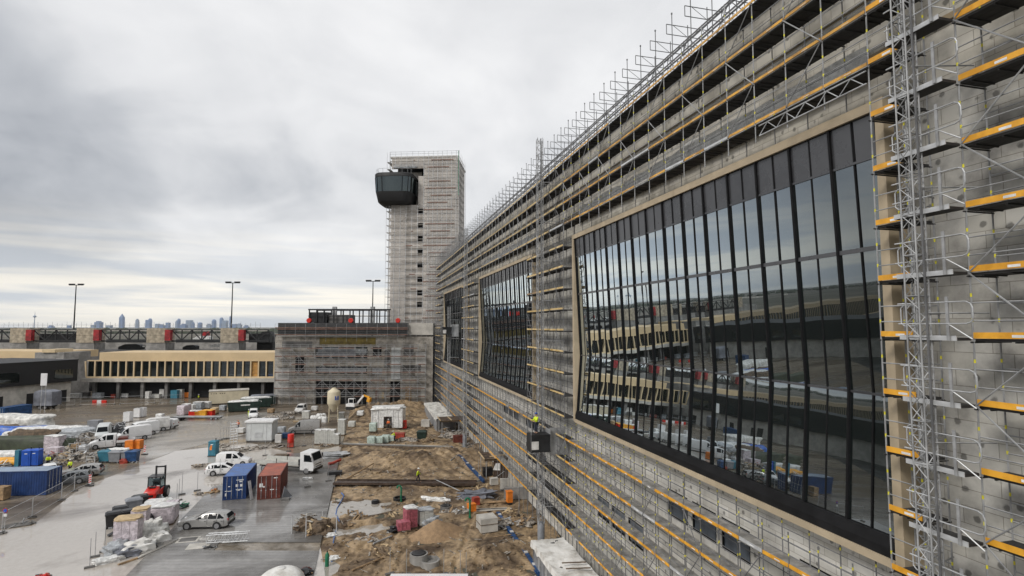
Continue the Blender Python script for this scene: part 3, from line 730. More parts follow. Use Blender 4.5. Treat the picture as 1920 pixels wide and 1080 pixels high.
# lift cages
def lift_cage(label, x, y, z):
    t = thing("lift_cage", label, "lift cage", (x, y, z), 0, "lift cages on the hoist masts")
    MB().bx(-0.9, 0.9, -0.7, 0.7, 0, 0.1).build("floor", "steel_dark", t)
    MB().bx(-0.9, 0.9, -0.7, -0.66, 0.1, 1.5).bx(-0.9, -0.86, -0.66, 0.7, 0.1, 1.5).build("side_panel", "steel_dark", t)
    MB().bx(0.86, 0.9, -0.66, 0.7, 0.1, 1.9).bx(0.94, 2.3, -0.3, -0.26, -0.4, 2.0).build("mesh_panel", "galv_dull", t)
    g = MB()
    for px, py in ((-0.88, -0.68), (0.88, -0.68), (-0.88, 0.68), (0.88, 0.68)): g.tube((px, py, 0.1), (px, py, 2.0), 0.025, 5)
    g.build("post", "galv_dull", t)
    MB().bx(-0.86, 0.86, -0.66, 0.7, 1.44, 1.5).build("roof_floor", "steel_dark", t)
    MB().bx(-0.84, -0.2, -0.71, -0.702, 0.25, 0.95).build("notice", "white_dirty", t)
    return t
lift_cage("dark lift cage on the slim hoist mast, below two workers", 14.75, 47.2, 8.6)
lift_cage("small grey lift cage high in front of the farthest window", 14.9, 107.6, 18.0)

# landing gates on the near scaffold, one per lift
for k in range(-8, 9):
    z = LV(k)
    t = thing("landing_gate", f"landing platform with looped hand rail, {'level with the camera' if k == 0 else str(abs(k)) + ' lifts ' + ('above' if k > 0 else 'below') + ' eye level'}", "landing gate", (XO - 0.5, 11.6, z), 0, "hoist landing platforms up the near scaffold")
    MB().bx(-0.12, 0.42, 0.0, 1.65, -0.05, 0.03).build("platform", "deck", t)
    MB().bx(-0.15, -0.125, -0.02, 1.65, -0.05, 0.09).build("toe_board", "galv_white", t)
    MB().bx(-0.21, -0.17, 0.12, 0.2, -0.05, 1.18).build("gate_post", "galv_dull", t)
    lp = MB(); pts = [(-0.2, 1.62, 1.02), (-0.2, -0.35, 1.02), (-0.2, -0.47, 0.96), (-0.2, -0.52, 0.84), (-0.2, -0.52, 0.58), (-0.2, -0.47, 0.46), (-0.2, -0.35, 0.42), (-0.2, 1.62, 0.42)]
    lp.path(pts, 0.022, 6).tube((-0.2, 0.16, 0.42), (-0.1, -0.4, 0.0), 0.02, 5).build("hand_rail", "galv", t)
    t2 = thing("stair_gate", f"small looped gate at the narrow scaffold, {'level with the camera' if k == 0 else str(abs(k)) + ' lifts ' + ('above' if k > 0 else 'below') + ' eye level'}", "gate", (XO - 0.08, 13.2, z), 0, "looped gates on the narrow scaffold")
    pts = [(0, 0.0, 1.0), (0, 0.35, 1.0), (0, 0.45, 0.9), (0, 0.45, 0.45), (0, 0.35, 0.36), (0, 0.0, 0.36)]
    MB().path(pts, 0.02, 6).build("loop_rail", "galv", t2)
    MB().tube((0, 0.0, 0.0), (0, 0.0, 1.0), 0.022, 6).build("gate_post", "galv", t2)
# ------------------------------------------------------------ buildings behind the yard (all square to the camera axis, which they happen to be in plan)
RF = -PSI
def frame(px, zc):
    """empty location on the ground + functions from measured places to local (x, z)"""
    x0 = atd(px, 613, zc)[0]
    return front(x0, zc), (lambda px_, py_, d=0.0: (atd(px_, py_, zc + d)[0] - x0, atd(px_, py_, zc + d)[1]))

# the beige office wing
ZP = 152
loc, q = frame(160, ZP)
xl, xr = q(163, 700)[0], q(543, 700)[0]
pier = thing("office_wing", "low wing with beige cladding and a long band of dark windows across the yard", "building", loc, RF)
zt_, zw1, zw0, zl, zu = q(350, 661)[1], q(350, 675.5)[1], q(350, 706)[1], q(350, 709)[1], q(350, 716)[1]
MB().sideprism([(xl + 3.2, zw1 + 0.02), (xr - 1.0, zw1 + 0.02), (xr - 1.0, zt_), (xl + 3.2, zt_)], 0.0, 14).sideprism([(xl, zw1 - 0.25), (xr, zw1 - 0.25), (xr, zw1 + 0.02), (xl, zw1 + 0.02)], -0.15, 0.6).build("parapet_wall", "beige_clad", pier)
MB().sideprism([(xr - 1.0, zw1 + 0.03), (xr + 5.2, zw1 + 0.03), (xr + 5.2, zt_ - 0.2), (xr - 1.0, zt_ - 0.2)], 0.03, 14).build("bare_wall", "concrete", pier)
MB().bx(xl - 1.0, xr + 5.0, -0.6, 14, zu, zl).build("ledge", "concrete_light", pier)
MB().bx(xl - 0.2, xr + 0.2, -0.1, 0.5, zl + 0.002, zw0).build("window_sill", "beige_frame", pier)
nb = 26; st = (xr - xl) / nb
gl = MB(); fm = MB()
for k in range(nb + 1):
    x = xl + st * k
    fm = MB(); lean = 0.55 * (1 if k == 0 else 0) - 0.5 * (1 if k == nb else 0)
    fm.beam((x - lean * 0.4, 0.05, zw0), (x - lean, 0.0, zw1 - 0.25), 0.34, 0.3); fm.build("window_post", "beige_frame", pier)
for k in range(nb):
    x = xl + st * k
    MB().bx(x + 0.1, x + st - 0.1, 0.30, 0.34, zw0 + 0.02, zw1 - 0.27).build("osb_panel" if k == 21 else "window", "osb" if k == 21 else "band_glass", pier)
MB().bx(xl + 0.4, xr + 5, 2.2, 12.8, 0.05, zu - 0.01).build("undercroft", "void_shade", pier)  # solid near-black block paints the shade under the wing
for k in range(9):
    x = xl + 1.5 + (xr - xl) * k / 8.4
    MB().bx(x, x + 0.8, 0.2, 1.0, 0, zu - 0.002).build("column", "concrete_dark", pier)
MB().bx(xl - 0.4, xl, 0.6, 13, zl, zw1).bx(xr, xr + 5.0, 0.5, 13, zl + 0.003, zw1 + 0.03).build("end_wall", "concrete", pier)

# second beige wing, further left, running out of the picture
loc, q = frame(105, 158)
w2 = thing("office_wing", "second beige wing at the left edge, half hidden by the black clad building", "building", loc, RF + R(-9))
zt_, zw1, zw0 = q(50, 659)[1], q(50, 672.5)[1], q(50, 690)[1]
MB().bx(-34, 0, 0, 14, zw1, zt_).build("parapet_wall", "beige_clad", w2); MB().bx(-210, -34.01, 0, 14, zw1, zt_).build("parapet_wall", "tan_dark", w2)  # unseen stretch coloured darker to dim its reflection in the glass
MB().bx(-34, 1.5, -0.2, 0.4, zw0 - 6.6, zw0 - 5.6).build("ledge", "concrete_light", w2); MB().bx(-210, -34.01, -0.2, 0.4, zw0 - 6.6, zw0 - 5.6).build("ledge", "concrete_dark", w2)  # ledge darkened too along the unseen stretch, for the reflection
MB().bx(-210, 0, 0.3, 13, 0.05, zw0 - 6.7).build("undercroft", "void_shade", w2)  # shade below the second wing, painted as a near-black block
MB().bx(-210, 1.0, 0.1, 0.5, zw0 - 5.55, zw0 - 5.2).build("window_sill", "beige_frame", w2)
for k in range(84):
    x = -2.3 - 2.48 * k
    MB().bx(x, x + 2.1, 0.32, 0.36, zw0 - 5.15, zw1 - 0.05).build("window", "band_glass", w2)
for k in range(84):
    x = -2.3 - 2.48 * k - 0.37
    MB().bx(x + .06, x + 0.30, 0.0, 0.4, zw0 - 5.18, zw1 - 0.003).build("window_post", "tan_dark" if k > 8 else "beige_frame", w2)  # posts out of view get a darker colour to dim their mirror image
loc, q = frame(128, 157)
st_ = thing("stair_core", "grey concrete stair core between the two beige wings", "building", loc, RF)
MB().bx(q(106, 0)[0], q(158, 0)[0], 0, 10, 0, q(130, 661)[1]).build("wall", "concrete", st_)
MB().bx(q(121, 0)[0], q(144, 0)[0], -0.5, 6, q(130, 661)[1] + 0.005, q(130, 655)[1]).build("roof_box", "beige_frame", st_)
MB().bx(q(145, 0)[0], q(157, 0)[0], -0.15, -0.003, q(130, 715)[1], q(130, 672)[1]).build("cladding_panel", "concrete_light", st_)

# the black clad building, its long side towards the yard
p0, p1 = front(-114.7, 146), front(-140, 52)
dv = (p1 - p0).normalized(); rzb = atan2(dv.y, dv.x); Lb = (p1 - p0).length
bb = thing("black_clad_building", "black clad building on a pale concrete base at the left edge of the yard", "building", p0, rzb)
MB().bx(-0.2, Lb, -24, 0.0, 5.35, 10.8).build("cladding", "dark_clad", bb)
MB().bx(0.6, Lb, -23.5, -1.0, 0, 5.33).build("base_wall", "concrete_light", bb)
for x in (1.6, 5.5, 9.5, 16, 24): MB().bx(x, x + 1.5, -0.995, -0.93, 0.1, 3.2).build("door", "dark_clad", bb)
for x in (1.0, 13.5, 30): MB().bx(x, x + 4.5, 0.003, 0.06, 6.3, 8.6).build("window", "band_glass", bb)
MB().bx(-0.3, Lb, -24.1, 0.08, 10.803, 11.0).build("roof_edge", "steel_dark", bb)
loc, q = frame(88, 127)
pn = thing("signboard", "tall white notice board standing before the black building", "sign", front(atd(88, 613, 127)[0], 127), RF)
MB().bx(-0.72, 0.72, 0, 0.08, q(88, 723)[1], q(88, 700)[1]).build("panel", "white_paint", pn)
MB().bx(-0.5, -0.42, 0.09, 0.17, 0, q(88, 701)[1]).bx(0.42, 0.5, 0.09, 0.17, 0, q(88, 701)[1]).build("post", "galv", pn)

# roof pylons, red panels and dark trusses above the wing
ZR = 182
loc, q = frame(300, ZR)
bd = thing("gate_block", "long concrete gate block behind the beige wings", "building", loc, RF)
MB().bx(q(-260, 0)[0], q(520, 0)[0], 0, 22, 0, q(0, 658)[1]).build("wall", "concrete_dark", bd)
MB().bx(q(-260, 0)[0], q(520, 0)[0], 18, 21, q(0, 658)[1], q(0, 640)[1]).build("back_wall", "concrete", bd)
pyl = [(-150, -118), (15, 47), (140, 174), (272, 308), (411, 446)]
for k, (a, b) in enumerate(pyl):
    loc, q = frame((a + b) / 2, ZR)
    t = thing("roof_pylon", ["bare concrete roof pylon beyond the left edge", "bare concrete roof pylon above the black building, first from the left edge", "bare concrete roof pylon just right of the stair core", "bare concrete roof pylon above the middle of the beige wing", "bare concrete roof pylon above the right half of the beige wing"][k], "pylon", loc, RF, "roof pylons on the gate block")
    w_ = q(b, 613)[0]; z0 = q(0, 657.5)[1]; z1 = q(0, 615.5)[1]; h = z1 - z0
    MB().bx(-w_, w_, 1, 6, z0, z0 + h * 0.34).build("base", "concrete", t)
    MB().bx(-w_ * 0.97, w_ * 0.97, 0.8, 6, z0 + h * 0.35, z0 + h * 0.66).bx(-w_ * 0.97, w_ * 0.97, 0.8, 6, z0 + h * 0.67, z1).build("shaft", "weathered_tan", t)
    MB().bx(w_ + 0.05, w_ + 1.9, 0.3, 1.6, z0 + h * 0.45, z1 - 0.5).build("red_panel", "red_panel", t)
    MB().bx(w_ * 1.02, w_ + 2.0, 0.2, 1.7, z0 + h * 0.40, z0 + h * 0.42).build("bracket", "steel_dark", t)
tr_ = [(-118, 14, 0), (56, 140, 1), (184, 271, 2), (317, 411, 3), (456, 500, 4)]
for (a, b, k) in tr_:
    loc, q = frame(a, ZR)
    t = thing("steel_truss", ["dark steel roof truss leaving the left edge", "dark steel truss left of the stair core, partly filled in", "dark steel truss with steep diagonals above the left of the beige wing", "dark steel truss with a white tarp behind it", "short dark steel truss with two red ends beside the scaffolded block"][k], "truss", loc, RF, "steel trusses between the roof pylons")
    L_ = q(b, 613)[0]; z1 = q(0, 617.5)[1]; z0 = q(0, 641)[1]
    MB().bx(0, L_, 1.5, 2.1, z1 - 0.35, z1).bx(0, L_, 1.5, 2.1, z0, z0 + 0.5).build("chord", "steel_dark", t)
    n = max(2, int(L_ / 3.0)); m = MB()
    for j in range(n):
        x0, x1 = L_ * j / n, L_ * (j + 1) / n
        m.bx(x0 - 0.12, x0 + 0.12, 1.6, 1.9, z0 + 0.5, z1 - 0.35)
        m.beam((x0, 1.75, z0 + 0.5 if j % 2 else z1 - 0.35), (x1, 1.75, z1 - 0.35 if j % 2 else z0 + 0.5), 0.25, 0.3)
    m.build("web", "steel_dark", t)
    MB().bx(0.3, L_ - 0.3, 3.5, 5.5, z0 - 0.3, z0 + (2.6 if k in (1, 4) else 0.7)).build("platform", "steel_dark", t)
loc, q = frame(350, ZR)
ms_ = [("white_sheet", "wrap_white", (340, 640, 372, 630), "slanting white sheet behind the truss"), ("white_sheet", "wrap_white", (372, 652, 410, 646), "long white sheet on the roof under the truss"), ("white_sheet", "wrap_white", (242, 652, 272, 647), "white sheet heaped on the roof left of the middle pylon"), ("red_crate", "red_panel", (358, 634, 366, 622), "red crate behind the truss"), ("roof_machine", "steel_dark", (195, 657, 238, 646), "black roof machine under the left truss"), ("roof_machine", "steel_dark", (320, 657, 345, 648), "black roof machine right of the middle pylon"), ("roof_machine", "dark_clad", (464, 660, 496, 622), "black machine block at the end of the wing")]
for nm, mt, (a, y1_, b, y0_), lb in ms_:
    x0, z0 = q(a, y1_); x1, z1 = q(b, y0_)
    z0 = max(z0, q(0, 658)[1] + 0.004)
    f = MB().sideprism([(x0, z0), (x1, z0), (x1, z0 + (z1 - z0) * 0.75), (x1 - (x1 - x0) * 0.2, z1), (x0 + (x1 - x0) * 0.3, z1 - 0.1), (x0, z0 + (z1 - z0) * 0.5)], 6.5, 9)
    single(nm, f, mt, lb, nm.split("_")[1], loc, RF)
# thin guard rail along the roofs
loc, q = frame(0, ZR)
gr = thing("roof_guard_rail", "thin temporary guard rail along the gate block roof, before the skyline", "guard rail", loc, RF)
zr0, zr1 = q(0, 616)[1], q(0, 603)[1]
for k in range(62):
    x = q(-60, 0)[0] + k * 1.66
    MB().tube((x, 7, zr0 - 4.2), (x, 7, zr1 - (0.4 if k % 3 else 0)), 0.05, 4).build("post", "galv_dull", gr)
MB().tube((q(-60, 0)[0], 7, zr1 - 1.1), (q(-60, 0)[0] + 61 * 1.66, 7, zr1 - 1.1), 0.035, 4).build("top_rail", "galv_dull", gr)
MB().bx(q(-260, 0)[0], q(505, 0)[0], 6.2, 7.2, zr0 - 0.9, zr0 - 0.25).build("edge_beam", "concrete_light", gr)

# the scaffolded block at the back of the yard
ZX = 141
loc, q = frame(660, ZX)
xb = thing("scaffolded_block", "grey concrete block at the end of the yard with a dark gate opening", "building", loc, RF)
X = lambda p: q(p, 613)[0]
Z = lambda y: q(660, y)[1]
wm = MB()
xs0, xs1 = X(517), X(812)
rows = [(0.0, Z(742), [(595, 690), (733, 752)]), (Z(742), Z(715), [(595, 690), (733, 752)]), (Z(715), Z(701), []), (Z(701), Z(687), [(594, 690)]), (Z(687), Z(672), []), (Z(672), Z(650), [(592, 690)]), (Z(650), Z(631), [])]
for z0, z1, ops in rows:
    c = xs0
    for a, b in ops: wm.bx(c, X(a), 0, 0.6, z0, z1); c = X(b)
    wm.bx(c, xs1, 0, 0.6, z0, z1)
wm.build("front_wall", wall_mat("stained_concrete", (0.43, 0.40, 0.36), (0.20, 0.185, 0.165)), xb)
MB().bx(xs0 + 0.01, xs1 - 0.01, 0.62, 18, 0, Z(632)).build("core", "void_shade", xb)  # near-black filling paints the darkness inside the openings
MB().bx(X(594), X(690), 0.3, 0.36, Z(672), Z(650)).build("window", "band_glass", xb)
MB().bx(X(594), X(690), 0.3, 0.36, Z(701), Z(687)).build("window", "band_glass", xb)
for a, b, c, d, mm_ in ((596, 668, 668, 652, "pvc_grey"), (596, 688, 663, 655, "wrap_grey"), (598, 688, 699, 690, "wrap_grey")):
    MB().bx(X(a), X(b), 0.1, 0.16, Z(c), Z(d)).build("protective_sheet", mm_, xb)
MB().bx(X(525), X(766), -1.2, 4, Z(628), Z(605.5)).build("parapet", "dark_clad", xb)
MB().bx(X(524), X(767), -1.4, 0, Z(618), Z(616)).build("parapet_rail", "rust_scaffold", xb)
MB().bx(X(766), X(812), -0.4, 6, Z(628), Z(606)).build("attic_wall", "concrete_light", xb)
MB().bx(X(600), X(705), -0.12, -0.003, Z(647), Z(633)).build("insulation_panel", pmat("moss_board", (0.16, 0.12, 0.03), 0.8, var=0.3, scale=0.8), xb)
MB().bx(X(735), X(752), -0.2, -0.003, Z(711), Z(652)).build("lift_shaft_sheet", "light_grey_clad", xb)
MB().bx(X(762), X(773), -0.10, -0.003, 0.05, Z(724)).build("timber_door", "timber", xb)
MB().bx(X(791), X(798), -0.10, -0.003, 0.05, Z(726)).build("door", "concrete_light", xb)
for (a, b, c, d) in ((706, 712, 748, 732), (718, 722, 747, 735)): MB().bx(X(a), X(b), -0.12, -0.003, Z(c), Z(d)).build("door_leaf", "timber_pale" if a > 710 else "rust_scaffold", xb)
for (a, b, c, d, mm_) in ((520, 545, 742, 690, "net_grey"), (556, 572, 700, 668, "void_shade"), (700, 716, 668, 650, "void_shade"), (700, 718, 702, 690, "wrap_grey"), (722, 732, 690, 655, "concrete_dark"), (758, 776, 668, 648, "concrete_dark"), (780, 800, 705, 660, "net_grey"), (756, 790, 700, 684, "concrete_dark"), (530, 586, 652, 640, "concrete_dark"), (640, 690, 742, 716, "void_shade"), (596, 632, 745, 714, "void_shade")):
    MB().bx(X(a), X(b), -0.09, -0.003, Z(c) + .06, Z(d)).build("patch_and_shade", mm_, xb)  # black ones paint the shade of openings; the rest are sheets and concrete
# two-bay steel frame on its roof
sf = thing("roof_steel_frame", "black steel frame standing on the roof of the scaffolded block", "steel frame", loc, RF)
zf0, zf1 = Z(605), Z(581)
for p_ in (571, 585, 599, 618, 636, 655, 674, 690, 706, 724):
    MB().bx(X(p_) - 0.13, X(p_) + 0.13, 3.0, 3.3, zf0, zf1).build("post", "steel_dark", sf)
    MB().bx(X(p_) - 0.13, X(p_) + 0.13, 9.0, 9.3, zf0 - 2, zf1).build("post", "steel_dark", sf)
MB().bx(X(569), X(727), 2.9, 3.4, zf1, zf1 + 0.35).bx(X(569), X(727), 8.9, 9.4, zf1, zf1 + 0.35).build("beam", "steel_dark", sf)
MB().bx(X(569), X(727), 3.05, 3.2, (zf0 + zf1) / 2, (zf0 + zf1) / 2 + 0.2).build("rail", "steel_dark", sf)
MB().bx(X(571), X(604), 3.31, 8.9, zf0, zf1 - 0.5).build("mesh_box", "steel_dark", sf)
MB().bx(X(606), X(648), 4.0, 8.5, zf0, zf0 + 2.1).build("plant_box", "concrete_dark", sf)
for p_ in (615, 689): MB().bx(X(p_) - 0.5, X(p_) + 0.5, 4.5, 5.5, zf0, zf1 + 1.0).build("flue", "galv_dull", sf)
for k, p_ in enumerate((577, 656, 745)):
    t = thing("red_drum", f"round red drum on the dark parapet, {['below the left end of the roof frame', 'below the middle of the roof frame', 'at the foot of the tower'][k]}", "drum", loc + Vector((cos(RF), sin(RF), 0)) * X(p_) + Vector((0, 0, Z(605.4))) + Vector((-sin(RF), cos(RF), 0)) * 0.8, RF, "red drums on the parapet")
    MB().lathe([(0.0, -0.35), (0.55, -0.35), (0.6, -0.3), (0.6, 0.3), (0.55, 0.35), (0.0, 0.35)], 16, (0, 0, 0.62), axis="y").build("drum", "red_paint", t, smooth=40)
    MB().bx(-0.5, 0.5, -0.3, 0.3, 0, 0.05).build("foot", "steel_dark", t)
scaffold("block_scaffold", "brownish tube scaffold across the front of the grey block at the end of the yard", loc + Vector((sin(RF), -cos(RF), 0)) * 1.5 + Vector((cos(RF), sin(RF), 0)) * X(522), RF, [k * 2.0 for k in range(20)], [2.0 * k for k in range(1, 8)], toe="rust_scaffold", clips=False, tubes="galv_dull", brace_every=1, r=0.045, seg=2, toe_h=0.22, deck="deck_top", skip_toe=lambda li, k: (li * 5 + k * 3) % 4 == 0)
scaffold("block_scaffold", "narrow grey scaffold before the windowless corner at the end of the beige wing", front(atd(545, 613, 147)[0], 147), RF, [k * 1.3 for k in range(5)], [2.0 * k for k in range(1, 7)], toe="concrete_light", clips=False, brace_every=2, r=0.035)
scaffold("block_scaffold", "scaffold in front of the dark parapet under the roof steel frame", loc + Vector((sin(RF), -cos(RF), 0)) * 2.7 + Vector((cos(RF), sin(RF), 0)) * X(524) + Vector((0, 0, 0)), RF, [k * 2.57 for k in range(14)], [Z(628), Z(615)], toe="rust_scaffold", clips=False, z0=Z(640), brace_every=0, r=0.03, inner=False, deck_z=0.05)

# ------------------------------------------------------------ control tower
ZTW = 150
RT = RF + R(-4)
loc = front(atd(790, 613, ZTW)[0], ZTW)
px2x = lambda p: (p - 790) / F * ZTW
tw = thing("control_tower", "tall square control tower wrapped in scaffolding with a dark glass cab near its top", "tower", loc, RT)
ht = atd(790, 296, ZTW)[1]; hc0, hc1 = atd(790, 384, ZTW)[1], atd(790, 330, ZTW)[1]
xa, xb_ = px2x(729), px2x(853); DT = 15.0
def tower_wall_mat():
    m = wall_mat("tower_wall", (0.60, 0.565, 0.53), (0.45, 0.42, 0.395), dots=False); return m
M["tower_wall"] = tower_wall_mat()
M["cab_glass_dark"] = coated_glass("cab_glass_dark", (0.30, 0.42, 0.48), 0.10, 0.42)
xw0, xw1 = px2x(781), px2x(792)
ops = [(atd(786, y + 5, ZTW)[1], atd(786, y - 5, ZTW)[1]) for y in (571, 549, 524, 498, 472, 447, 423, 396)]
m = MB(); z = 0
m.bx(xa, xw0, 0, 0.5, 0, hc0); m.bx(xw1, xb_, 0, 0.5, 0, ht)
for a, b in ops: m.bx(xw0, xw1, 0, 0.5, z, a); z = b
m.bx(xw0, xw1, 0, 0.5, z, hc1)
m.bx(xa, xw1, 0, 0.5, hc1 + 2.2, ht)
m.bx(xa, xw0 - 0.01, 4.0, 4.5, hc0, hc1 + 2.2)
m.build("front_wall", "tower_wall", tw)
MB().bx(xb_ - 0.5, xb_, 0.5, DT, 0, ht).bx(xa, xa + 0.5, 0.5, DT, 0, hc0).bx(xa, xa + 0.5, 6, DT, hc0, ht).build("side_wall", "tower_wall", tw)
MB().bx(xa, xb_, DT, DT + 0.5, 0, ht).bx(xa + 0.5, xb_ - 0.5, 0.5, DT, ht - 0.5, ht - 0.01).build("back_wall", "tower_wall", tw)
MB().bx(xa + 0.5, xb_ - 0.5, 0.9, 1.0, 0, hc0 - 0.2).build("inner_shade_sheet", "void_shade", tw)  # black sheet painting the dark inside behind the stair openings
MB().bx(xa + 0.5, xw1, 4.5, 4.6, hc0 - 0.2, ht - 0.6).build("inner_shade_sheet", "void_shade", tw)  # same painted darkness behind the cab recess
MB().bx(xa - 0.3, xb_ + 0.3, -0.3, DT + 0.3, ht, ht + 0.4).build("roof_edge", "concrete_light", tw)
MB().bx(px2x(733), px2x(778), -0.25, -0.02, hc1 + 2.3, hc1 + 3.4).build("sheet_band", "wrap_grey", tw)
# cab: rounded, wider at the top, hanging out at the left front corner
def cabring(z, hw, hd, n=28, pw=0.42):
    c = px2x(739); hw *= .94; hd *= .94; out = []
    for i in range(n):
        a = 2 * pi * i / n; sg = lambda v: (abs(v) ** pw) * (1 if v >= 0 else -1)
        out.append((c + hw * sg(cos(a)), 0.6 + hd * sg(sin(a)), z))
    return out
H = hc1 - hc0
cab = thing("control_cab", "dark rounded glass cab hanging out at the top left corner of the tower", "control cab", loc, RT)
MB().rings([cabring(hc0, 4.5, 4.5), cabring(hc0 + 0.35, 4.85, 4.85), cabring(hc0 + H * 0.36, 5.45, 5.4)]).build("shell", "dark_clad", cab, smooth=50)
MB().rings([cabring(hc0 + H * 0.36 + 0.004, 5.35, 5.3), cabring(hc0 + H * 0.86, 5.62, 5.55)]).build("window_band", "cab_glass_dark", cab, smooth=50)
MB().rings([cabring(hc0 + H * 0.86 + 0.004, 5.72, 5.65), cabring(hc1 - 0.3, 5.75, 5.68), cabring(hc1, 5.5, 5.4)]).build("roof", "dark_clad", cab, smooth=50)
b0, b1 = cabring(hc0 + H * 0.36, 5.40, 5.35), cabring(hc0 + H * 0.86, 5.68, 5.61)
for i in range(0, 28, 2): MB().beam(b0[i], b1[i], 0.14, 0.14).build("mullion", "black_metal", cab)
for a, b in ((0, 13), (6, 9)):
    pass
m = MB()
for i in range(0, 28, 2):
    p_ = cabring(hc1, 5.3, 5.2)[i]; m.tube(p_, (p_[0], p_[1], p_[2] + 1.2), 0.04, 4)
m.path([(x, y, z + 1.15) for x, y, z in cabring(hc1, 5.3, 5.2)], 0.035, 4)
m.build("roof_rail", "galv_dull", cab)
levs = [2.0 + 1.98 * k for k in range(int((ht - 2) / 1.98) + 1)]
def rot(v, a): return Vector((v[0] * cos(a) - v[1] * sin(a), v[0] * sin(a) + v[1] * cos(a), v[2] if len(v) > 2 else 0))
ts_ = thing("tower_scaffold", "fine scaffold wrapping the control tower, with thin red-brown boards", "scaffold", loc, RT)
usx = [px2x(793) + k * (px2x(855) - px2x(793)) / 7 for k in range(8)]
usl = [px2x(727) + k * (px2x(793) - px2x(727)) / 6 for k in range(7)]
for u in usx + usl[:-1]:
    zz = ht + 1.6
    if u < px2x(783): MB().tube((u, -1.0, 0), (u, -1.0, hc0 - 0.4), 0.06, 5).build("standard", "galv_white", ts_); MB().tube((u, -1.0, hc1 + 2.4), (u, -1.0, zz), 0.045, 5).build("standard", "galv", ts_)
    else: MB().tube((u, -1.0, 0), (u, -1.0, zz), 0.06, 5).build("standard", "galv_white", ts_)
for i, z in enumerate(levs):
    L0 = usl[0] if (z < hc0 - 0.6 or z > hc1 + 2.4) else usl[-1]
    pal = "rust_scaffold" if i % 3 != 1 else "concrete_light"
    d_ = MB().bx(L0, usx[-1] + 0.9, -1.0, -0.35, z - 0.06, z); d_.build("deck", "concrete_light", ts_)
    segs = [(px2x(793), px2x(855), "rust_scaffold")] + ([(px2x(760), px2x(781), "rust_scaffold")] if i % 2 == 0 and L0 == usl[0] else [])
    for a, b, mt in segs:
        if (i * 7) % 6: MB().bx(a + (i * 37 % 5) * .5, b - (i * 53 % 7) * .4, -1.10, -1.06, z + 0.004, z + 0.26).build("toe_board", mt, ts_)
    MB().tube((L0, -1.02, z + 1.0), (usx[-1] + 0.9, -1.02, z + 1.0), 0.045, 4).build("guard_rail", "galv", ts_)
    MB().bx(xb_ + 0.4, xb_ + 1.05, -0.3, DT * 0.6, z - 0.06, z).build("side_deck", "deck_top", ts_)
    MB().tube((xb_ + 1.08, -1, z + 1.0), (xb_ + 1.08, DT * 0.6, z + 1.0), 0.03, 4).build("guard_rail", "galv", ts_)
    if z < hc0 - 1 or z > hc1 + 1.5:
        MB().bx(xa - 1.25, xa - 0.3, -0.3, 6, z - 0.06, z).build("side_deck", "concrete_light", ts_)
for y in (-1.0, 2.0, 4.5, 7.5, 10.5):
    MB().tube((xb_ + 1.08, y, 0), (xb_ + 1.08, y, ht + 1.6), 0.045, 5).build("standard", "galv", ts_)
for x, y in ((xa - 1.25, -0.3), (xa - 1.25, 3.0), (xa - 0.4, -0.3)):
    MB().tube((x, y, 0), (x, y, hc0 - 0.3), 0.045, 5).build("standard", "galv", ts_); MB().tube((x, y, hc1 + 1.4), (x, y, ht + 1.6), 0.045, 5).build("standard", "galv", ts_)
for k in range(14): MB().tube((usx[(k * 3) % 6], -1.05, levs[2 * k + 1]), (usx[(k * 3) % 6 + 1], -1.05, levs[2 * k + 2]), 0.035, 4).build("brace", "galv", ts_)
MB().bx(xb_ + 0.85, xb_ + 1.0, -1.05, -0.95, ht - 11, ht + 1.5).build("green_pipe", "green_plastic", ts_)
for z in (ht + 0.9, ht + 1.5): MB().tube((usl[0], -1.02, z), (usx[-1] + .9, -1.02, z), .04, 4).build("guard_rail", "galv", ts_)
net = bpy.data.materials.new("scaffold_net"); net.use_nodes = True
_t = net.node_tree; _b = _t.nodes["Principled BSDF"]; _b.inputs["Base Color"].default_value = (0.60, 0.565, 0.53, 1); _b.inputs["Roughness"].default_value = 0.9
_tc = _t.nodes.new("ShaderNodeTexCoord"); _n = _t.nodes.new("ShaderNodeTexNoise"); _t.links.new(_tc.outputs["Object"], _n.inputs["Vector"]); _n.inputs["Scale"].default_value = 0.35; _n.inputs["Detail"].default_value = 6
_m = _t.nodes.new("ShaderNodeMapRange"); _t.links.new(_n.outputs["Fac"], _m.inputs[0])
for _i, _v in zip((1, 2, 3, 4), (0.35, 0.65, 0.30, 0.6)): _m.inputs[_i].default_value = _v
_t.links.new(_m.outputs[0], _b.inputs["Alpha"])
def netsheet(x0, x1, z0, z1, y, nm="debris_net"):
    m = MB(); m.sheet(x0, x1, z0, z1, 14, 40, lambda u, v: 0); m.v = [(u, y + .22 + .06 * noise.noise(Vector((u * .8, v * .5, 1))) - .05 * abs(sin(v * pi / 1.98)), v) for u, v, w in m.v]; m.build(nm, net, ts_, smooth=180)
netsheet(px2x(793), px2x(855) + .8, 1, ht + .3, -1.13); netsheet(px2x(727), px2x(759), 1, hc0 - 1, -1.13); netsheet(px2x(731), px2x(792), hc1 + 2.5, ht + .3, -1.13)
m = MB(); m.sheet(-1, DT * .6, 1, ht + .3, 10, 40, lambda u, v: 0); m.v = [(xb_ + 0.98 + .06 * noise.noise(Vector((u, v * .5, 4))), u, v) for u, v, w in m.v]; m.build("debris_net", net, ts_, smooth=180)
# stepped scaffold climbing from the terminal's end to the tower
scaffold("stair_scaffold", "thin stepped scaffold between the tower foot and the end of the terminal", front(atd(803, 613, 143)[0], 143), RF, [0, 1.6, 3.2, 4.8], [2.0 * k for k in range(1, 20)], toe="concrete_light", clips=False, brace_every=1, r=0.03, deck="deck_top", inner=True)

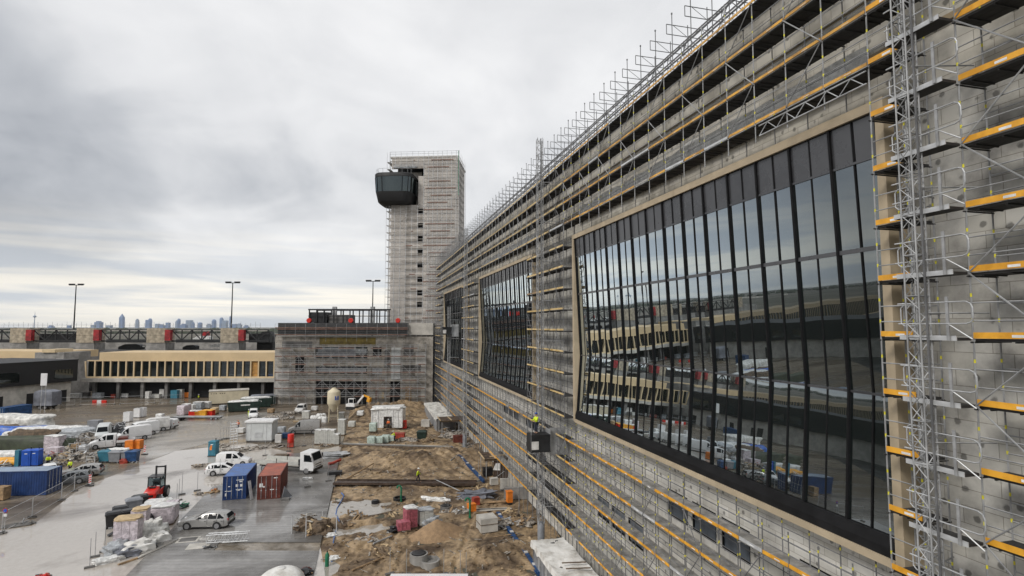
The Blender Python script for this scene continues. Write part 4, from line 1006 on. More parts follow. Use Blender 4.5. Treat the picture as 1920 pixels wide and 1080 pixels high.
# ------------------------------------------------------------ floodlight masts, skyline
def flood(px, ytop, zc, label, w=0.0):
    loc = front(atd(px, 613, zc)[0], zc); z1 = atd(px, ytop, zc)[1]
    t = thing("floodlight_mast", label, "light mast", loc, RF, "tall floodlight masts behind the roofs")
    MB().lathe([(0.42, 0), (0.20, z1)], 10).build("pole", "steel_dark", t, smooth=60)
    s = zc / F
    MB().bx(-13.5 * s, 13.5 * s, -0.12, 0.12, z1 - 0.3, z1).build("cross_arm", "steel_dark", t)
    for k in (-12, -8.5, -5, 5, 8.5, 12): MB().bx(k * s - 0.42, k * s + 0.42, -0.3, 0.5, z1 + 0.03, z1 + 0.55).build("floodlight", "steel_dark", t)
flood(138.5, 534, 262, "tall floodlight mast left of the stair core, before the skyline")
flood(433.5, 530, 262, "tall floodlight mast above the right half of the beige wing")
flood(698, 527, 262, "tall floodlight mast between the roof steel frame and the tower")
loc = front(atd(64, 613, 10500)[0], 10500); s = 10500 / F
tv = thing("television_tower", "slim television tower with a round pod on the horizon at the far left", "tower", loc, RF)
MB().lathe([(9, -40), (6, 19.5 + 15 * s), (4, 19.5 + 22 * s), (1.5, 19.5 + 29 * s)], 10).build("shaft", "haze_slate", tv)
MB().lathe([(7, 19.5 + 17.2 * s), (28, 19.5 + 19 * s), (28, 19.5 + 20.2 * s), (10, 19.5 + 21.5 * s)], 14).build("pod", "haze_slate", tv)
sky = [(175, 6, 609, 0), (185, 10, 602, 0), (228, 6.5, 595, 1), (257, 4.5, 598, 0), (276, 5, 600, 0), (281, 7, 597, 2), (295, 6, 607, 0), (304, 8, 608, 0), (315, 6, 605, 0), (331, 3.5, 601, 0), (335, 6, 597.5, 2), (345, 10, 607, 0), (355, 9, 600.5, 0), (362, 4, 604, 0), (375, 8, 604.5, 2), (392, 7, 607, 0), (401, 8, 599, 2), (415, 5, 595.5, 0), (422, 8, 601, 0), (431, 2.0, 592.5, 0), (440, 9, 607.5, 0), (449, 7, 606.5, 0), (130, 5, 610, 0), (96, 8, 610, 0), (205, 8, 610, 0), (462, 8, 610, 0)]
lbs = ["small block left of the wide square tower", "wide square haze-blue tower block", "tall pointed skyscraper with a pyramid top", "slim pale tower right of the pyramid topped one", "stepped left shoulder of a twin tower", "rounded tower beside a stepped shoulder", "low block after the rounded tower", "wide low block before a mid rise tower", "mid rise square tower in the middle of the skyline", "thin slab beside a slanted top tower", "tower with a slanted top", "broad low block after the slanted top tower", "broad tall slab right of the middle", "narrow slab against the broad one", "isolated rounded mid rise tower", "low block left of a rounded tall tower", "rounded tall tower left of the highest pair", "slim tallest tower of the right cluster", "stepped slab right of the tallest slim tower", "needle thin mast like tower beside the floodlight mast", "low block right of the floodlight mast", "lower last block of the cluster", "tiny block on the horizon near the left light mast", "tiny block on the horizon right of the television tower", "tiny low block between the wide square and the pointed tower", "tiny low block at the right end of the skyline"]
for k, ((px, w, y, kind), lb) in enumerate(zip(sky, lbs)):
    zc_ = 9800 + 90 * ((k * 7) % 11); s = zc_ / F
    loc = front(atd(px, 613, zc_)[0], zc_)
    h = 19.5 + (613 - y) * s; a = w * s / 2
    m = MB()
    if kind == 1: m.bx(-a, a, -a, a, -30, h).rings([[(-a * .95, -a * .95, h), (a * .95, -a * .95, h), (a * .95, a * .95, h), (-a * .95, a * .95, h)], [(-1, -1, h + 7 * s), (1, -1, h + 7 * s), (1, 1, h + 7 * s), (-1, 1, h + 7 * s)]])
    elif kind == 2: m.rings([[(a * cos(t * pi / 6) * r, a * sin(t * pi / 6) * r, z) for t in range(12)] for r, z in ((1, -30), (1, h * 0.8), (0.75, h * 0.93), (0.35, h))])
    else: m.bx(-a, a, -a, a, -30, h - 2 * s * (k % 2)).bx(-a * 0.6, a * 0.5, -a * 0.7, a * 0.7, h - 2 * s * (k % 2), h)
    single("skyscraper", m, "haze_blue" if k % 3 else "haze_slate", lb + " on the far skyline", "skyscraper", loc, RF, "skyscrapers of the far city skyline")
# far woods on the horizon
wd = MB()
rr = random.Random(3)
for k in range(420):
    a = -75 + 150 * (k + rr.random()) / 420; d = rr.uniform(1500, 2300)
    p_ = (d * tan(R(a)) if abs(a) < 60 else d * tan(R(60 if a > 0 else -60)) * (1 + (abs(a) - 60) / 20), d)
    w_ = rr.uniform(15, 32); wd.blob((p_[0], p_[1], 4), (w_, 12, rr.uniform(5, 13)), k, 0.5, 7, 5)
struct("far_woods", wd, "foliage", kind="stuff", rz=RF)
# ------------------------------------------------------------ builders for the things in the yard
def gz(x, y):
    if x > SLAB_R and y < 141: return dirt_h(x, y)
    if SLAB_L < x < SLAB_R and (20 < y < 51 or 55.5 < y < 75 or (x > -12 and 53.4 < y < 92)): return 0.06
    return -0.03
def gp(px, py):
    p = at(px, py); p.z = gz(p.x, p.y); return p
def heading(pf, pr):
    a, b = at(*pf), at(*pr); d = a - b; return atan2(d.y, d.x)

STY = {
 "estate": dict(W=0.91, secs=[(2.38,.36,.56,.58,.66,.60),(2.26,.22,.66,.70,.82,.66),(1.35,.19,.86,.92,.91,.78),(0.85,.19,.92,.98,.91,.78),(0.0,.19,.94,1.40,.91,.62),(-0.9,.19,.95,1.47,.91,.62),(-1.75,.21,.96,1.43,.90,.60),(-2.12,.26,.96,1.32,.87,.58),(-2.36,.34,.88,.94,.82,.70)], ax=(1.42,-1.38), wr=.33, ws=(0.83,0.02), rw=(-2.13,-2.34), wins=[(0.45,-0.42),(-0.5,-1.3),(-1.38,-1.98)], lights=.66, tail=.86),
 "van": dict(W=0.98, secs=[(2.75,.40,.75,.78,.78,.70),(2.62,.26,.95,1.02,.94,.80),(2.05,.24,1.16,1.24,.98,.86),(1.75,.24,1.22,1.34,.98,.86),(1.05,.24,1.30,2.20,.98,.78),(0.4,.24,1.3,2.42,.98,.82),(-1.2,.24,1.3,2.46,.98,.84),(-2.6,.24,1.3,2.42,.98,.84),(-2.78,.34,1.3,2.30,.97,.82)], ax=(1.78,-1.75), wr=.35, ws=(1.70,1.08), rw=None, wins=[(1.42,0.62)], lights=.92, tail=1.25),
 "small_van": dict(W=0.90, secs=[(2.18,.36,.62,.66,.72,.62),(2.06,.22,.78,.84,.86,.72),(1.45,.2,.98,1.06,.90,.78),(1.15,.2,1.04,1.14,.90,.78),(0.45,.2,1.08,1.72,.90,.68),(-0.2,.2,1.08,1.84,.90,.72),(-1.9,.2,1.08,1.82,.90,.72),(-2.16,.3,1.04,1.66,.88,.70)], ax=(1.38,-1.35), wr=.32, ws=(1.10,0.50), rw=None, wins=[(0.85,0.02),(-0.12,-0.85)], lights=.78, tail=1.0),
 "crew_cab": dict(W=0.98, secs=[(2.75,.40,.75,.78,.78,.70),(2.62,.26,.95,1.02,.94,.80),(2.05,.24,1.16,1.24,.98,.86),(1.75,.24,1.22,1.34,.98,.86),(1.05,.24,1.30,2.06,.98,.78),(0.2,.24,1.3,2.18,.98,.80),(-0.75,.24,1.3,2.16,.98,.80),(-0.85,.28,1.3,2.10,.97,.78)], ax=(1.78,-1.95), wr=.35, ws=(1.70,1.08), rw=None, wins=[(1.42,0.5),(0.38,-0.5)], lights=.92, tail=1.0),
}
def lerp(a, b, t): return a + (b - a) * t
def sec_at(secs, x):
    for p, q in zip(secs, secs[1:]):
        if q[0] <= x <= p[0]:
            t = (p[0] - x) / (p[0] - q[0]); return [lerp(p[i], q[i], t) for i in range(6)]
    return list(secs[0] if x > secs[0][0] else secs[-1])
def wheel(parent, x, y, r, w=0.21, s=1):
    o = MB().lathe([(r * .72, -w/2), (r * .96, -w/2), (r, -w * .3), (r, w * .3), (r * .96, w/2), (r * .72, w/2)], 18, axis="y").build("wheel", "rubber", parent, smooth=40); o.location = (x, y, r)
    yy = s * (w/2 + 0.004)
    d = MB()
    d.lathe([(r * .70, min(yy, yy + s*.012)), (r * .70, max(yy, yy + s*.012))], 14, axis="y")
    d.build("rim", "rim", o)
    return o
def car(name, label, cat, pf, pr, style, paint, group=None, side=1, centre=None):
    """pf, pr: measured contact points of the front and rear wheel on the near side; side: +1 when that is the car's left"""
    S = STY[style]; secs = S["secs"]
    rz = heading(pf, pr); a, b = at(*pf), at(*pr); mid = (a + b) / 2 if centre is None else centre
    n = Vector((-sin(rz), cos(rz), 0))
    if centre is None:
        if n.dot(Vector((mid.x, mid.y, 0))) < 0: n = -n
        mid = mid + n * S["W"] * 0.85 - Vector((cos(rz), sin(rz), 0)) * ((S["ax"][0] + S["ax"][1]) / 2)
    mid.z = gz(mid.x, mid.y)
    t = thing(name, label, cat, mid, rz, group)
    rg = []
    for x, zb, zm, ztp, wb, wt in secs:
        h = zb + (zm - zb) * 0.42
        rg.append([(x, -.9*wb, zb), (x, .9*wb, zb), (x, wb, h), (x, wb*.985, zm), (x, wt, ztp - 0.03), (x, wt*.86, ztp), (x, -wt*.86, ztp), (x, -wt, ztp - 0.03), (x, -wb*.985, zm), (x, -wb, h)])
    m = MB().rings([r[::-1] for r in rg]); m.build("body", paint, t, smooth=35)
    def ys(x, z):
        s = sec_at(secs, x); k = max(0, min(1, (z - s[2]) / max(.01, s[3] - .03 - s[2]))); return lerp(s[4] * .985, s[5], k) + 0.012
    for x0, x1 in S["wins"]:
        for sd in (1, -1):
            pts = []
            for x in (x0, x1):
                s = sec_at(secs, x); pts.append((x, s[2] + .03, s[3] - .07))
            (xa_, za, zA), (xb2, zb_, zB) = pts
            P = [(xa_, sd * ys(xa_, za), za), (xb2, sd * ys(xb2, zb_), zb_), (xb2, sd * ys(xb2, zB), zB), (xa_, sd * ys(xa_, max(za + .05, zA)), max(za + .05, zA))]
            MB().add(P, [(0, 1, 2, 3) if sd < 0 else (3, 2, 1, 0)]).build("side_window", "car_glass", t)
    def slope(x0, x1, nm):
        s0, s1 = sec_at(secs, x0), sec_at(secs, x1); d = 0.02
        P = [(x0, -s0[5] * .93, s0[3] + d), (x0, s0[5] * .93, s0[3] + d), (x1, s1[5] * .86, s1[3] - .01 + d), (x1, -s1[5] * .86, s1[3] - .01 + d)]
        if x0 < 0: P = [(p[0] - .02, p[1], p[2]) for p in P]
        MB().quad(*(P if x0 > x1 else P)).build(nm, "car_glass", t)
    slope(*S["ws"], "windscreen")
    if S["rw"]: slope(S["rw"][1], S["rw"][0], "rear_window")
    for sd in (1, -1):
        f = secs[1]; MB().cb((f[0] + .02, sd * f[4] * .72, S["lights"]), (.16, .26, .13)).build("headlight", "lamp_clear", t)
        r = secs[-1]; MB().cb((r[0] + .05, sd * r[4] * .86, S["tail"]), (.14, .2, .2)).build("tail_light", "lamp_red", t)
        for x in S["ax"]:
            MB().lathe([(S["wr"] * 1.17, -.02), (S["wr"] * 1.17, .02)], 18, (x, sd * (S["W"] - .012), S["wr"] * 1.02), axis="y").build("wheel_arch", "black_plastic", t)
            wheel(t, x, sd * (S["W"] - .085), S["wr"], s=sd)
        w0 = S["wins"][0][0]; MB().cb((w0 + .02, sd * (S["W"] + .1), sec_at(secs, w0)[2] + .1), (.1, .18, .13)).build("door_mirror", paint, t)
    MB().cb((secs[0][0] - .01, 0, .46), (.12, 1.3, .16)).build("grille", "black_plastic", t)
    MB().bx(S["ax"][1] + .5, S["ax"][0] - .5, -S["W"] * .93, S["W"] * .93, .16, .23).build("underbody", "black_plastic", t)
    z0_, z1_ = S["wr"] + .12, S["secs"][3][2]
    for x0, x1 in S["wins"]:
        for sd in (1, -1): MB().bx(x1 - .05, x1 - .025, sd * (S["W"] + .004) - .006, sd * (S["W"] + .004) + .006, z0_, z1_).build("door_seam", "black_plastic", t); MB().bx(x1 + .06, x1 + .22, sd * (S["W"] + .016) - .012, sd * (S["W"] + .016) + .012, z1_ - .16, z1_ - .12).build("door_handle", "black_plastic", t)
    MB().cb((secs[0][0] + .055, 0, .50), (.012, .5, .11)).build("number_plate", "sticker", t); MB().cb((secs[-1][0] - .012, 0, .72), (.012, .5, .11)).build("number_plate", "sticker", t)
    MB().cb((secs[-1][0] - .01, 0, .45), (.10, 1.5, .2)).build("rear_bumper", "black_plastic", t)
    if style == "crew_cab":
        MB().bx(-3.3, -0.95, -1.02, 1.02, .72, .80).build("load_bed", "galv_dull", t)
        for sd in (1, -1): MB().bx(-3.3, -0.95, sd * 1.03 - .02, sd * 1.03 + .02, .80, 1.18).build("side_board", "white_paint", t)
        MB().bx(-3.34, -3.30, -1.0, 1.0, .80, 1.18).build("tail_board", "white_paint", t)
        MB().bx(-2.4, -1.1, -0.8, 0.8, .81, 1.5).build("tool_box", "rust_red", t)
        MB().bx(-3.2, -0.9, -.4, .4, .5, .71).build("chassis", "black_plastic", t)
    if style == "van":
        for sd in (1, -1): MB().bx(-2.7, 2.2, sd * .992 - .006, sd * .992 + .006, .62, .70).build("side_trim", "black_plastic", t)
    return t

def container(label, p, rz, L, W_, H, wall, roofm, frame, group=None, marks=None):
    """long axis = local y, doors at local -y"""
    t = thing("shipping_container", label, "container", p, rz, group)
    w = W_ / 2; n = int(L / 0.28)
    for sd in (-1, 1):
        ring = []
        for k in range(n * 4 + 1):
            y = 0.12 + (L - 0.24) * k / (n * 4); d = (0.0, 0.035, 0.035, 0.0)[k % 4]; ring.append((sd * (w - 0.02 - d), y))
        m = MB(); vs = [(x, y, z) for z in (0.15, H - 0.12) for x, y in ring]; c = len(ring)
        m.add(vs, [(i, i + 1, c + i + 1, c + i) if sd < 0 else (i + 1, i, c + i, c + i + 1) for i in range(c - 1)]); m.build("side_wall", wall, t)
    MB().bx(-w + .1, w - .1, L - .1, L - .05, .15, H - .1).build("end_wall", wall, t)
    f = MB()
    for sx in (-1, 1):
        for y in (0, L - .12): f.bx(sx * w - (.12 if sx > 0 else 0), sx * w + (0 if sx > 0 else .12), y, y + .12, 0, H)
        f.bx(sx * w - (.09 if sx > 0 else 0), sx * w + (0 if sx > 0 else .09), .121, L - .121, H - .12, H - .002); f.bx(sx * w - (.09 if sx > 0 else 0), sx * w + (0 if sx > 0 else .09), .121, L - .121, .0, .15)
    for y in (0.0, L - .1): f.bx(-w + .121, w - .121, y, y + .1, H - .12, H - .003); f.bx(-w + .121, w - .121, y, y + .1, .0, .15)
    f.build("frame", frame, t)
    m = MB(); n = int(L / .3)
    for k in range(n):
        y = .1 + (L - .2) * k / n; m.bx(-w + .09, w - .09, y + .03, y + (L - .2) / n - .03, H - .05, H - .012)
    m.bx(-w + .09, w - .09, .1, L - .1, H - .06, H - .05); m.build("roof", roofm, t)
    for sd in (-1, 1):
        a, b = (-w + .13, -.015) if sd < 0 else (.015, w - .13)
        m = MB().bx(a, b, .03, .07, .16, H - .13)
        for k in range(5): z = .3 + (H - .55) * k / 5; m.bx(a + .04, b - .04, .022, .0299, z, z + (H - .55) / 5 * .72)
        d = m.build("door", wall, t)
        for x in (a + (b - a) * .28, a + (b - a) * .74): MB().tube((x, -.01, .1), (x, -.01, H - .08), .022, 6).bx(x - .06, x + .06, -.04, .02, .95, 1.02).build("locking_bar", "galv", d)
        if marks:
            for (x0, z0, x1, z1) in marks[0 if sd < 0 else 1]:
                MB().bx(a + (b - a) * x0, a + (b - a) * x1, .012, .0215, H * z0, H * z1).build("marking", "sticker", d)
    return t

def skinned(name, V, E, rad, mat, parent, sub=1):
    me = bpy.data.meshes.new(name); me.from_pydata([tuple(v) for v in V], E, []); me.update()
    o = bpy.data.objects.new(name, me); COL.objects.link(o); o.parent = parent
    o.modifiers.new("Skin", "SKIN").use_smooth_shade = True
    sv = me.skin_vertices[0] if me.skin_vertices else None
    if sv is None:
        bm = bmesh.new(); bm.from_mesh(me); bm.verts.layers.skin.verify(); bm.to_mesh(me); bm.free(); sv = me.skin_vertices[0]
    for i, r in enumerate(rad): sv.data[i].radius = (r, r) if not isinstance(r, tuple) else r
    sv.data[0].use_root = True
    s = o.modifiers.new("Sub", "SUBSURF"); s.levels = sub; s.render_levels = sub
    me.materials.append(M[mat]); return o
def person(label, p, rz, vest="hi_yellow", legs="navy", helmet="helmet_white", stride=0.0, arms=((0.10, 0.25), (0.10, 0.25)), lean=0.0, sleeves=None, group=None):
    """faces local +x; stride: half step length; arms: (shoulder swing forward, elbow bend) left, right in radians"""
    t = thing("person", label, "person", p, rz, group)
    hip = .93 - abs(stride) * .12; tor = .56
    def tr_(x, y, z): return Vector((x + lean * max(0, z - hip), y, z))
    J = {"pelvis": tr_(0, 0, hip), "chest": tr_(.01, 0, hip + .34), "neck": tr_(0, 0, hip + tor), "headb": tr_(.01, 0, hip + tor + .10), "headt": tr_(.03, 0, hip + tor + .25)}
    for s, sg in (("L", 1), ("R", -1)):
        st = stride * sg
        J["hip" + s] = Vector((0, .09 * sg, hip - .03)); J["ank" + s] = Vector((st, .10 * sg, .09 + (.05 if st < -.1 else 0)))
        J["kne" + s] = (J["hip" + s] + J["ank" + s]) / 2 + Vector((.04 + abs(st) * .12, 0, .02)); J["toe" + s] = J["ank" + s] + Vector((.17, .02 * sg, -.05))
        sw, eb = arms[0 if sg > 0 else 1]
        J["sho" + s] = tr_(0, .19 * sg, hip + .50)
        J["elb" + s] = J["sho" + s] + Vector((.29 * sin(sw), .05 * sg, -.29 * cos(sw)))
        a = sw + eb; J["wri" + s] = J["elb" + s] + Vector((.25 * sin(a), -.02 * sg, -.25 * cos(a)))
        J["pal" + s] = J["wri" + s] + Vector((.08 * sin(a), 0, -.08 * cos(a))); J["dir" + s] = Vector((sin(a), 0, -cos(a)))
    V, E, Rr, ix = [], [], [], {}
    def vtx(k, pos, r): ix[k] = len(V); V.append(pos); Rr.append(r)
    def ed(a, b): E.append((ix[a], ix[b]))
    vtx("pelvis", J["pelvis"], (.13, .10)); vtx("chest", J["chest"], (.15, .11)); vtx("neck", J["neck"], .055); vtx("headb", J["headb"], .075); vtx("headt", J["headt"], .085)
    ed("pelvis", "chest"); ed("chest", "neck"); ed("neck", "headb"); ed("headb", "headt")
    vtx("nose", J["headb"] + Vector((.10, 0, .055)), .016); ed("headb", "nose")
    for s, sg in (("L", 1), ("R", -1)):
        for k, r in (("hip", .085), ("kne", .058), ("ank", .042), ("toe", .036), ("sho", .058), ("elb", .042), ("wri", .028), ("pal", .03)): vtx(k + s, J[k + s], r)
        ed("pelvis", "hip" + s); ed("hip" + s, "kne" + s); ed("kne" + s, "ank" + s); ed("ank" + s, "toe" + s)
        ed("chest", "sho" + s); ed("sho" + s, "elb" + s); ed("elb" + s, "wri" + s); ed("wri" + s, "pal" + s)
        d = J["dir" + s]; fwd = d.cross(Vector((0, 1, 0))); fwd.normalize()
        for q, (off, ln) in enumerate(((-.032, .065), (-.011, .08), (.011, .075), (.031, .055))):
            a_ = J["pal" + s] + d * .03 + fwd * off; b_ = a_ + d * ln * .6; c_ = b_ + d * ln * .35 + Vector((0, -.018 * sg, 0))
            for nm, pos in (("a", a_), ("b", b_), ("c", c_)): vtx(f"f{q}{nm}{s}", pos, .0085)
            ed("pal" + s, f"f{q}a{s}"); ed(f"f{q}a{s}", f"f{q}b{s}"); ed(f"f{q}b{s}", f"f{q}c{s}")
        a_ = J["wri" + s] + d * .035 - fwd * -.035; b_ = a_ + d * .035 + fwd * .018
        vtx("ta" + s, a_, .011); vtx("tb" + s, b_, .009); ed("pal" + s, "ta" + s); ed("ta" + s, "tb" + s)
    skinned("body", V, E, Rr, "skin", t)
    V, E, Rr = [J["pelvis"] + Vector((0, 0, .02)), J["chest"], J["neck"] - Vector((0, 0, .04))], [(0, 1), (1, 2)], [(.165, .13), (.185, .14), (.10, .09)]
    for s in "LR":
        i = len(V); V += [J["sho" + s], J["elb" + s], J["wri" + s]]; Rr += [.082, .062, .05]; E += [(1, i), (i, i + 1), (i + 1, i + 2)]
    skinned("jacket", V, E, Rr, vest, t)
    V, E, Rr = [J["pelvis"]], [], [(.155, .125)]
    for s in "LR":
        i = len(V); V += [J["hip" + s], J["kne" + s], J["ank" + s] + Vector((0, 0, .02))]; Rr += [.105, .078, .066]; E += [(0, i), (i, i + 1), (i + 1, i + 2)]
    skinned("trousers", V, E, Rr, legs, t)
    for s in "LR": skinned("boot", [J["ank" + s] + Vector((0, 0, .05)), J["ank" + s] + Vector((-.01, 0, -.035)), J["toe" + s] + Vector((0, 0, .0))], [(0, 1), (1, 2)], [.056, .052, .042], "boot", t)
    h = J["headt"]
    MB().lathe([(.118, 0), (.118, .03), (.10, .08), (.06, .115), (.01, .125)], 14, (h.x, h.y, h.z - .025)).cb((h.x + .11, h.y, h.z - .018), (.09, .15, .015)).build("helmet", helmet, t, smooth=50)
    MB().lathe([(.098, -.06), (.104, 0.0)], 12, (h.x - .025, h.y, h.z - .03)).build("hair", "hair", t, smooth=60)
    for sg in (1, -1): MB().blob((h.x + .082, .032 * sg, h.z - .065), (.008, .014, .010), 1, 0, 6, 4).build("eye", "black_plastic", t)
    b = MB().bx(-.002, .002, -.035, .035, 0, .008); shifted(b, (h.x + .084, 0, h.z - .155)); b.build("mouth", "lamp_red", t)
    return t

def pallet_load(name, label, p, rz, w, d, h, mat, cap=None, cat="pallet", group=None, layers=0, layer_mat=None, amp=0.05, seed=0):
    t = thing(name, label, cat, p, rz, group)
    m = MB()
    for k in range(3): m.bx(-w/2, w/2, -d/2 + k * (d - .1) / 2, -d/2 + k * (d - .1) / 2 + .1, 0, .1)
    m.bx(-w/2 - .01, w/2 + .01, -d/2 - .01, d/2 + .01, .101, .14); m.build("pallet", "timber_old", t)
    if layers:
        m = MB(); n = layers; k2 = 3
        for k in range(n):
            for i in range(k2):
                z0 = .145 + (h - .145) * k / n
                m.bx(-w/2 + w * i / k2 + .012, -w/2 + w * (i + 1) / k2 - .012, -d/2 + .01 * (k % 2), d/2 - .01 * ((k + i) % 2), z0, z0 + (h - .145) / n - .015)
        m.build("load", mat, t)
    else:
        MB().blob((0, 0, .145 + (h - .145) / 2), (w/2 * 1.06, d/2 * 1.06, (h - .145) / 2 * 1.02), seed, amp, 24, 14, 2.2, 0.22).build("load", mat, t, smooth=50)
    if cap: MB().blob((0, 0, h + .03), (w/2 * 1.08, d/2 * 1.08, .10), seed + 5, .3, 16, 8, 2.0, 0.4).build("cover", cap, t, smooth=60)
    return t
def mound(name, label, p, rz, sx, sy, h, mat, cat, seed=0, amp=.35, freq=1.4, power=.6, group=None):
    m = MB().blob((0, 0, h * .35), (sx, sy, h * .65), seed, amp, 28, 16, freq, power)
    return single(name, m, mat, label, cat, p, rz, group, smooth=60)
def heap(label, p, rz, sx, sy, h, n, seed, mats=("debris", "timber_old", "timber"), name="debris_heap", cat="heap", group=None, ln=1.2):
    t = thing(name, label, cat, p, rz, group); rr = random.Random(seed)
    MB().blob((0, 0, h * .1), (sx * .85, sy * .85, h * .6), seed, .55, 16, 8, 2.4).build("rubble", mats[0], t)
    for k in range(n):
        a, b = rr.uniform(-sx, sx) * .8, rr.uniform(-sy, sy) * .8
        d = Vector((rr.uniform(-1, 1), rr.uniform(-1, 1), rr.uniform(-.35, .45))).normalized() * ln * rr.uniform(.35, .8)
        c = Vector((a, b, h * rr.uniform(.25, .95) * max(.25, 1 - (a / sx) ** 2 * .5 - (b / sy) ** 2 * .5)))
        q0, q1 = c - d / 2, c + d / 2
        if q0.z < .03: q0.z = .03
        if q1.z < .03: q1.z = .03
        MB().beam(q0, q1, rr.choice((.08, .14, .2)), rr.choice((.03, .05, .1))).build("board", rr.choice(mats[1:]), t)
    return t
def barrier_post(label, px, py, h=2.0, group="thin fence posts on weighted feet"):
    t = thing("fence_post", label, "post", gp(px, py), R(20), group)
    MB().tube((0, 0, .1), (0, 0, h), .024, 6).build("pole", "galv_dull", t)
    MB().bx(-.36, .36, -.13, .13, 0, .13).build("foot", "concrete_dark", t)
    return t
def fence_panel(label, a, b, h=2.0, group="mesh fence panels across the yard"):
    p, q_ = gp(*a), gp(*b); d = q_ - p; rz = atan2(d.y, d.x); L_ = hypot(d.x, d.y)
    t = thing("mesh_fence", label, "fence", p, rz, group)
    MB().path([(0.05, 0, .12), (0.05, 0, h), (L_ - .05, 0, h), (L_ - .05, 0, .12)], .021, 6).tube((.05, 0, .2), (L_ - .05, 0, .2), .021, 6).tube((.05, 0, h * .55), (L_ - .05, 0, h * .55), .012, 5).build("frame", "galv", t)
    m = MB()
    for k in range(1, int(L_ / .22)): m.tube((.05 + k * .22, 0, .2), (.05 + k * .22, 0, h), .0035, 3, cap=False)
    m.build("wire_mesh", "galv_dull", t)
    for x in (0, L_): MB().bx(x - .12, x + .12, -.36, .36, 0, .14).build("foot", "concrete_dark", t)
    return t
def loo(label, p, rz, mat, group=None, roof=None):
    t = thing("portable_toilet", label, "portable toilet", p, rz, group)
    MB().bx(-.55, .55, -.52, .55, .1, 2.1).build("cabin", mat, t)
    MB().bx(-.36, .36, -.555, -.522, .16, 1.98).build("door", mat, t)
    MB().bx(-.18, .18, -.562, -.556, 1.72, 1.82).build("notice", "sticker", t)
    MB().bx(-.6, .6, -.6, .6, 0, .098).build("base", "black_plastic", t)
    MB().rings([[(-.58*k, -.58*k, z), (.58*k, -.58*k, z), (.58*k, .58*k, z), (-.58*k, .58*k, z)] for k, z in ((1, 2.101), (1, 2.16), (.7, 2.3))]).build("roof", roof or mat, t)
    MB().lathe([(.06, 2.28), (.06, 2.52), (.1, 2.52), (.1, 2.58)], 8, (.2, .2, 0)).build("vent", "black_plastic", t)
    return t
def bin_(label, p, rz, mat="black_plastic", group=None, s=1.0):
    t = thing("waste_bin", label, "bin", p, rz, group)
    MB().rings([[(-.6*k*s, -.42*k*s, z*s), (.6*k*s, -.42*k*s, z*s), (.6*k*s, .42*k*s, z*s), (-.6*k*s, .42*k*s, z*s)] for k, z in ((.86, .16), (1, 1.12))]).build("body", mat, t)
    MB().rings([[(-.64*k*s, -.47*k*s, z*s), (.64*k*s, -.47*k*s, z*s), (.64*k*s, .47*k*s, z*s), (-.64*k*s, .47*k*s, z*s)] for k, z in ((1, 1.125), (1, 1.2), (.7, 1.34))]).build("lid", mat, t)
    for x in (-.45, .45):
        for y in (-.3, .3): MB().lathe([(.09*s, -.03*s), (.09*s, .03*s)], 10, (x*s, y*s, .09*s), axis="y").build("wheel", "rubber", t)
    return t
def crate(name, label, p, rz, w, d, h, mat, cat="crate", group=None, feet=True, lid=None):
    t = thing(name, label, cat, p, rz, group); z = .08 if feet else 0
    m = MB().bx(-w/2, w/2, -d/2, d/2, z, h)
    for x in (-w/2 - .015, w/2 - .035): m.bx(x, x + .05, -d/2 - .012, -d/2 - .001, z, h)
    m.build("box", mat, t)
    if feet: MB().bx(-w/2 + .05, -w/2 + .17, -d/2 + .02, d/2 - .02, 0, z - .001).bx(w/2 - .17, w/2 - .05, -d/2 + .02, d/2 - .02, 0, z - .001).build("skid", "timber_old", t)
    MB().bx(-w/2 - .025, w/2 + .025, -d/2 - .025, d/2 + .025, h + .001, h + .05).build("lid", lid or mat, t)
    return t
def planks(label, p, rz, L_, w, n, mat, group=None, cat="planks", name="plank_stack", seed=1):
    rr = random.Random(seed); t = thing(name, label, cat, p, rz, group)
    for k in range(n):
        o = rr.uniform(-.12, .12) * L_ * .3; y = rr.uniform(-.5, .5) * w
        b = MB().cb((o, y, .035 + .05 * (k // 2)), (L_ * rr.uniform(.8, 1), w * .45, .045), rr.uniform(-.06, .06)).build("plank", mat, t)
    return t
# ------------------------------------------------------------ vehicles
GV = "vans and cars parked about the yard"
car("estate_car", "silver estate car parked on the wet slab in the foreground", "car", (349, 994), (409, 993), "estate", "silver", GV)
car("estate_car", "dark grey estate car beside the long blue container", "car", (103, 911), (141, 907), "estate", "grey_car", GV)
car("estate_car", "silver estate car half hidden behind the dark grey one", "car", (127, 896), (166, 893), "estate", "silver", GV)
car("estate_car", "white older estate car behind the short blue container", "car", (441, 889), (402, 892), "estate", "white_paint", GV)
car("delivery_van", "small white panel van just behind the white estate car", "van", (460, 873), (411, 875), "small_van", "white_paint", GV)
c_ = gp(475, 783); car("delivery_van", "small white van facing the camera in front of the green skips", "van", (474, 790), (477, 776), "small_van", "white_paint", GV, centre=c_)
car("delivery_van", "white van with its load beside the beige silo, far up the yard", "van", (563, 777), (578, 769), "small_van", "white_dirty", GV)
car("delivery_van", "silver grey panel van left of the pale block stacks", "van", (554, 814), (584, 813), "van", "silver", GV)
car("pickup_truck", "white crew cab pickup with an open load bed at the front of the vans", "pickup", (183, 842), (228, 838), "crew_cab", "white_paint", GV)
car("delivery_van", "large white panel van standing right behind the crew cab pickup", "van", (228, 829), (268, 824), "van", "white_paint", GV)
car("delivery_van", "second large white van of the row, with a small red mark", "van", (246, 820), (284, 815), "van", "white_paint", GV)
car("delivery_van", "third white van of the row, nearly hidden by its neighbours", "van", (268, 811), (302, 808), "van", "white_dirty", GV)
car("delivery_van", "last white van of the row, its tail to the open yard", "van", (290, 804), (318, 804), "small_van", "white_paint", GV)
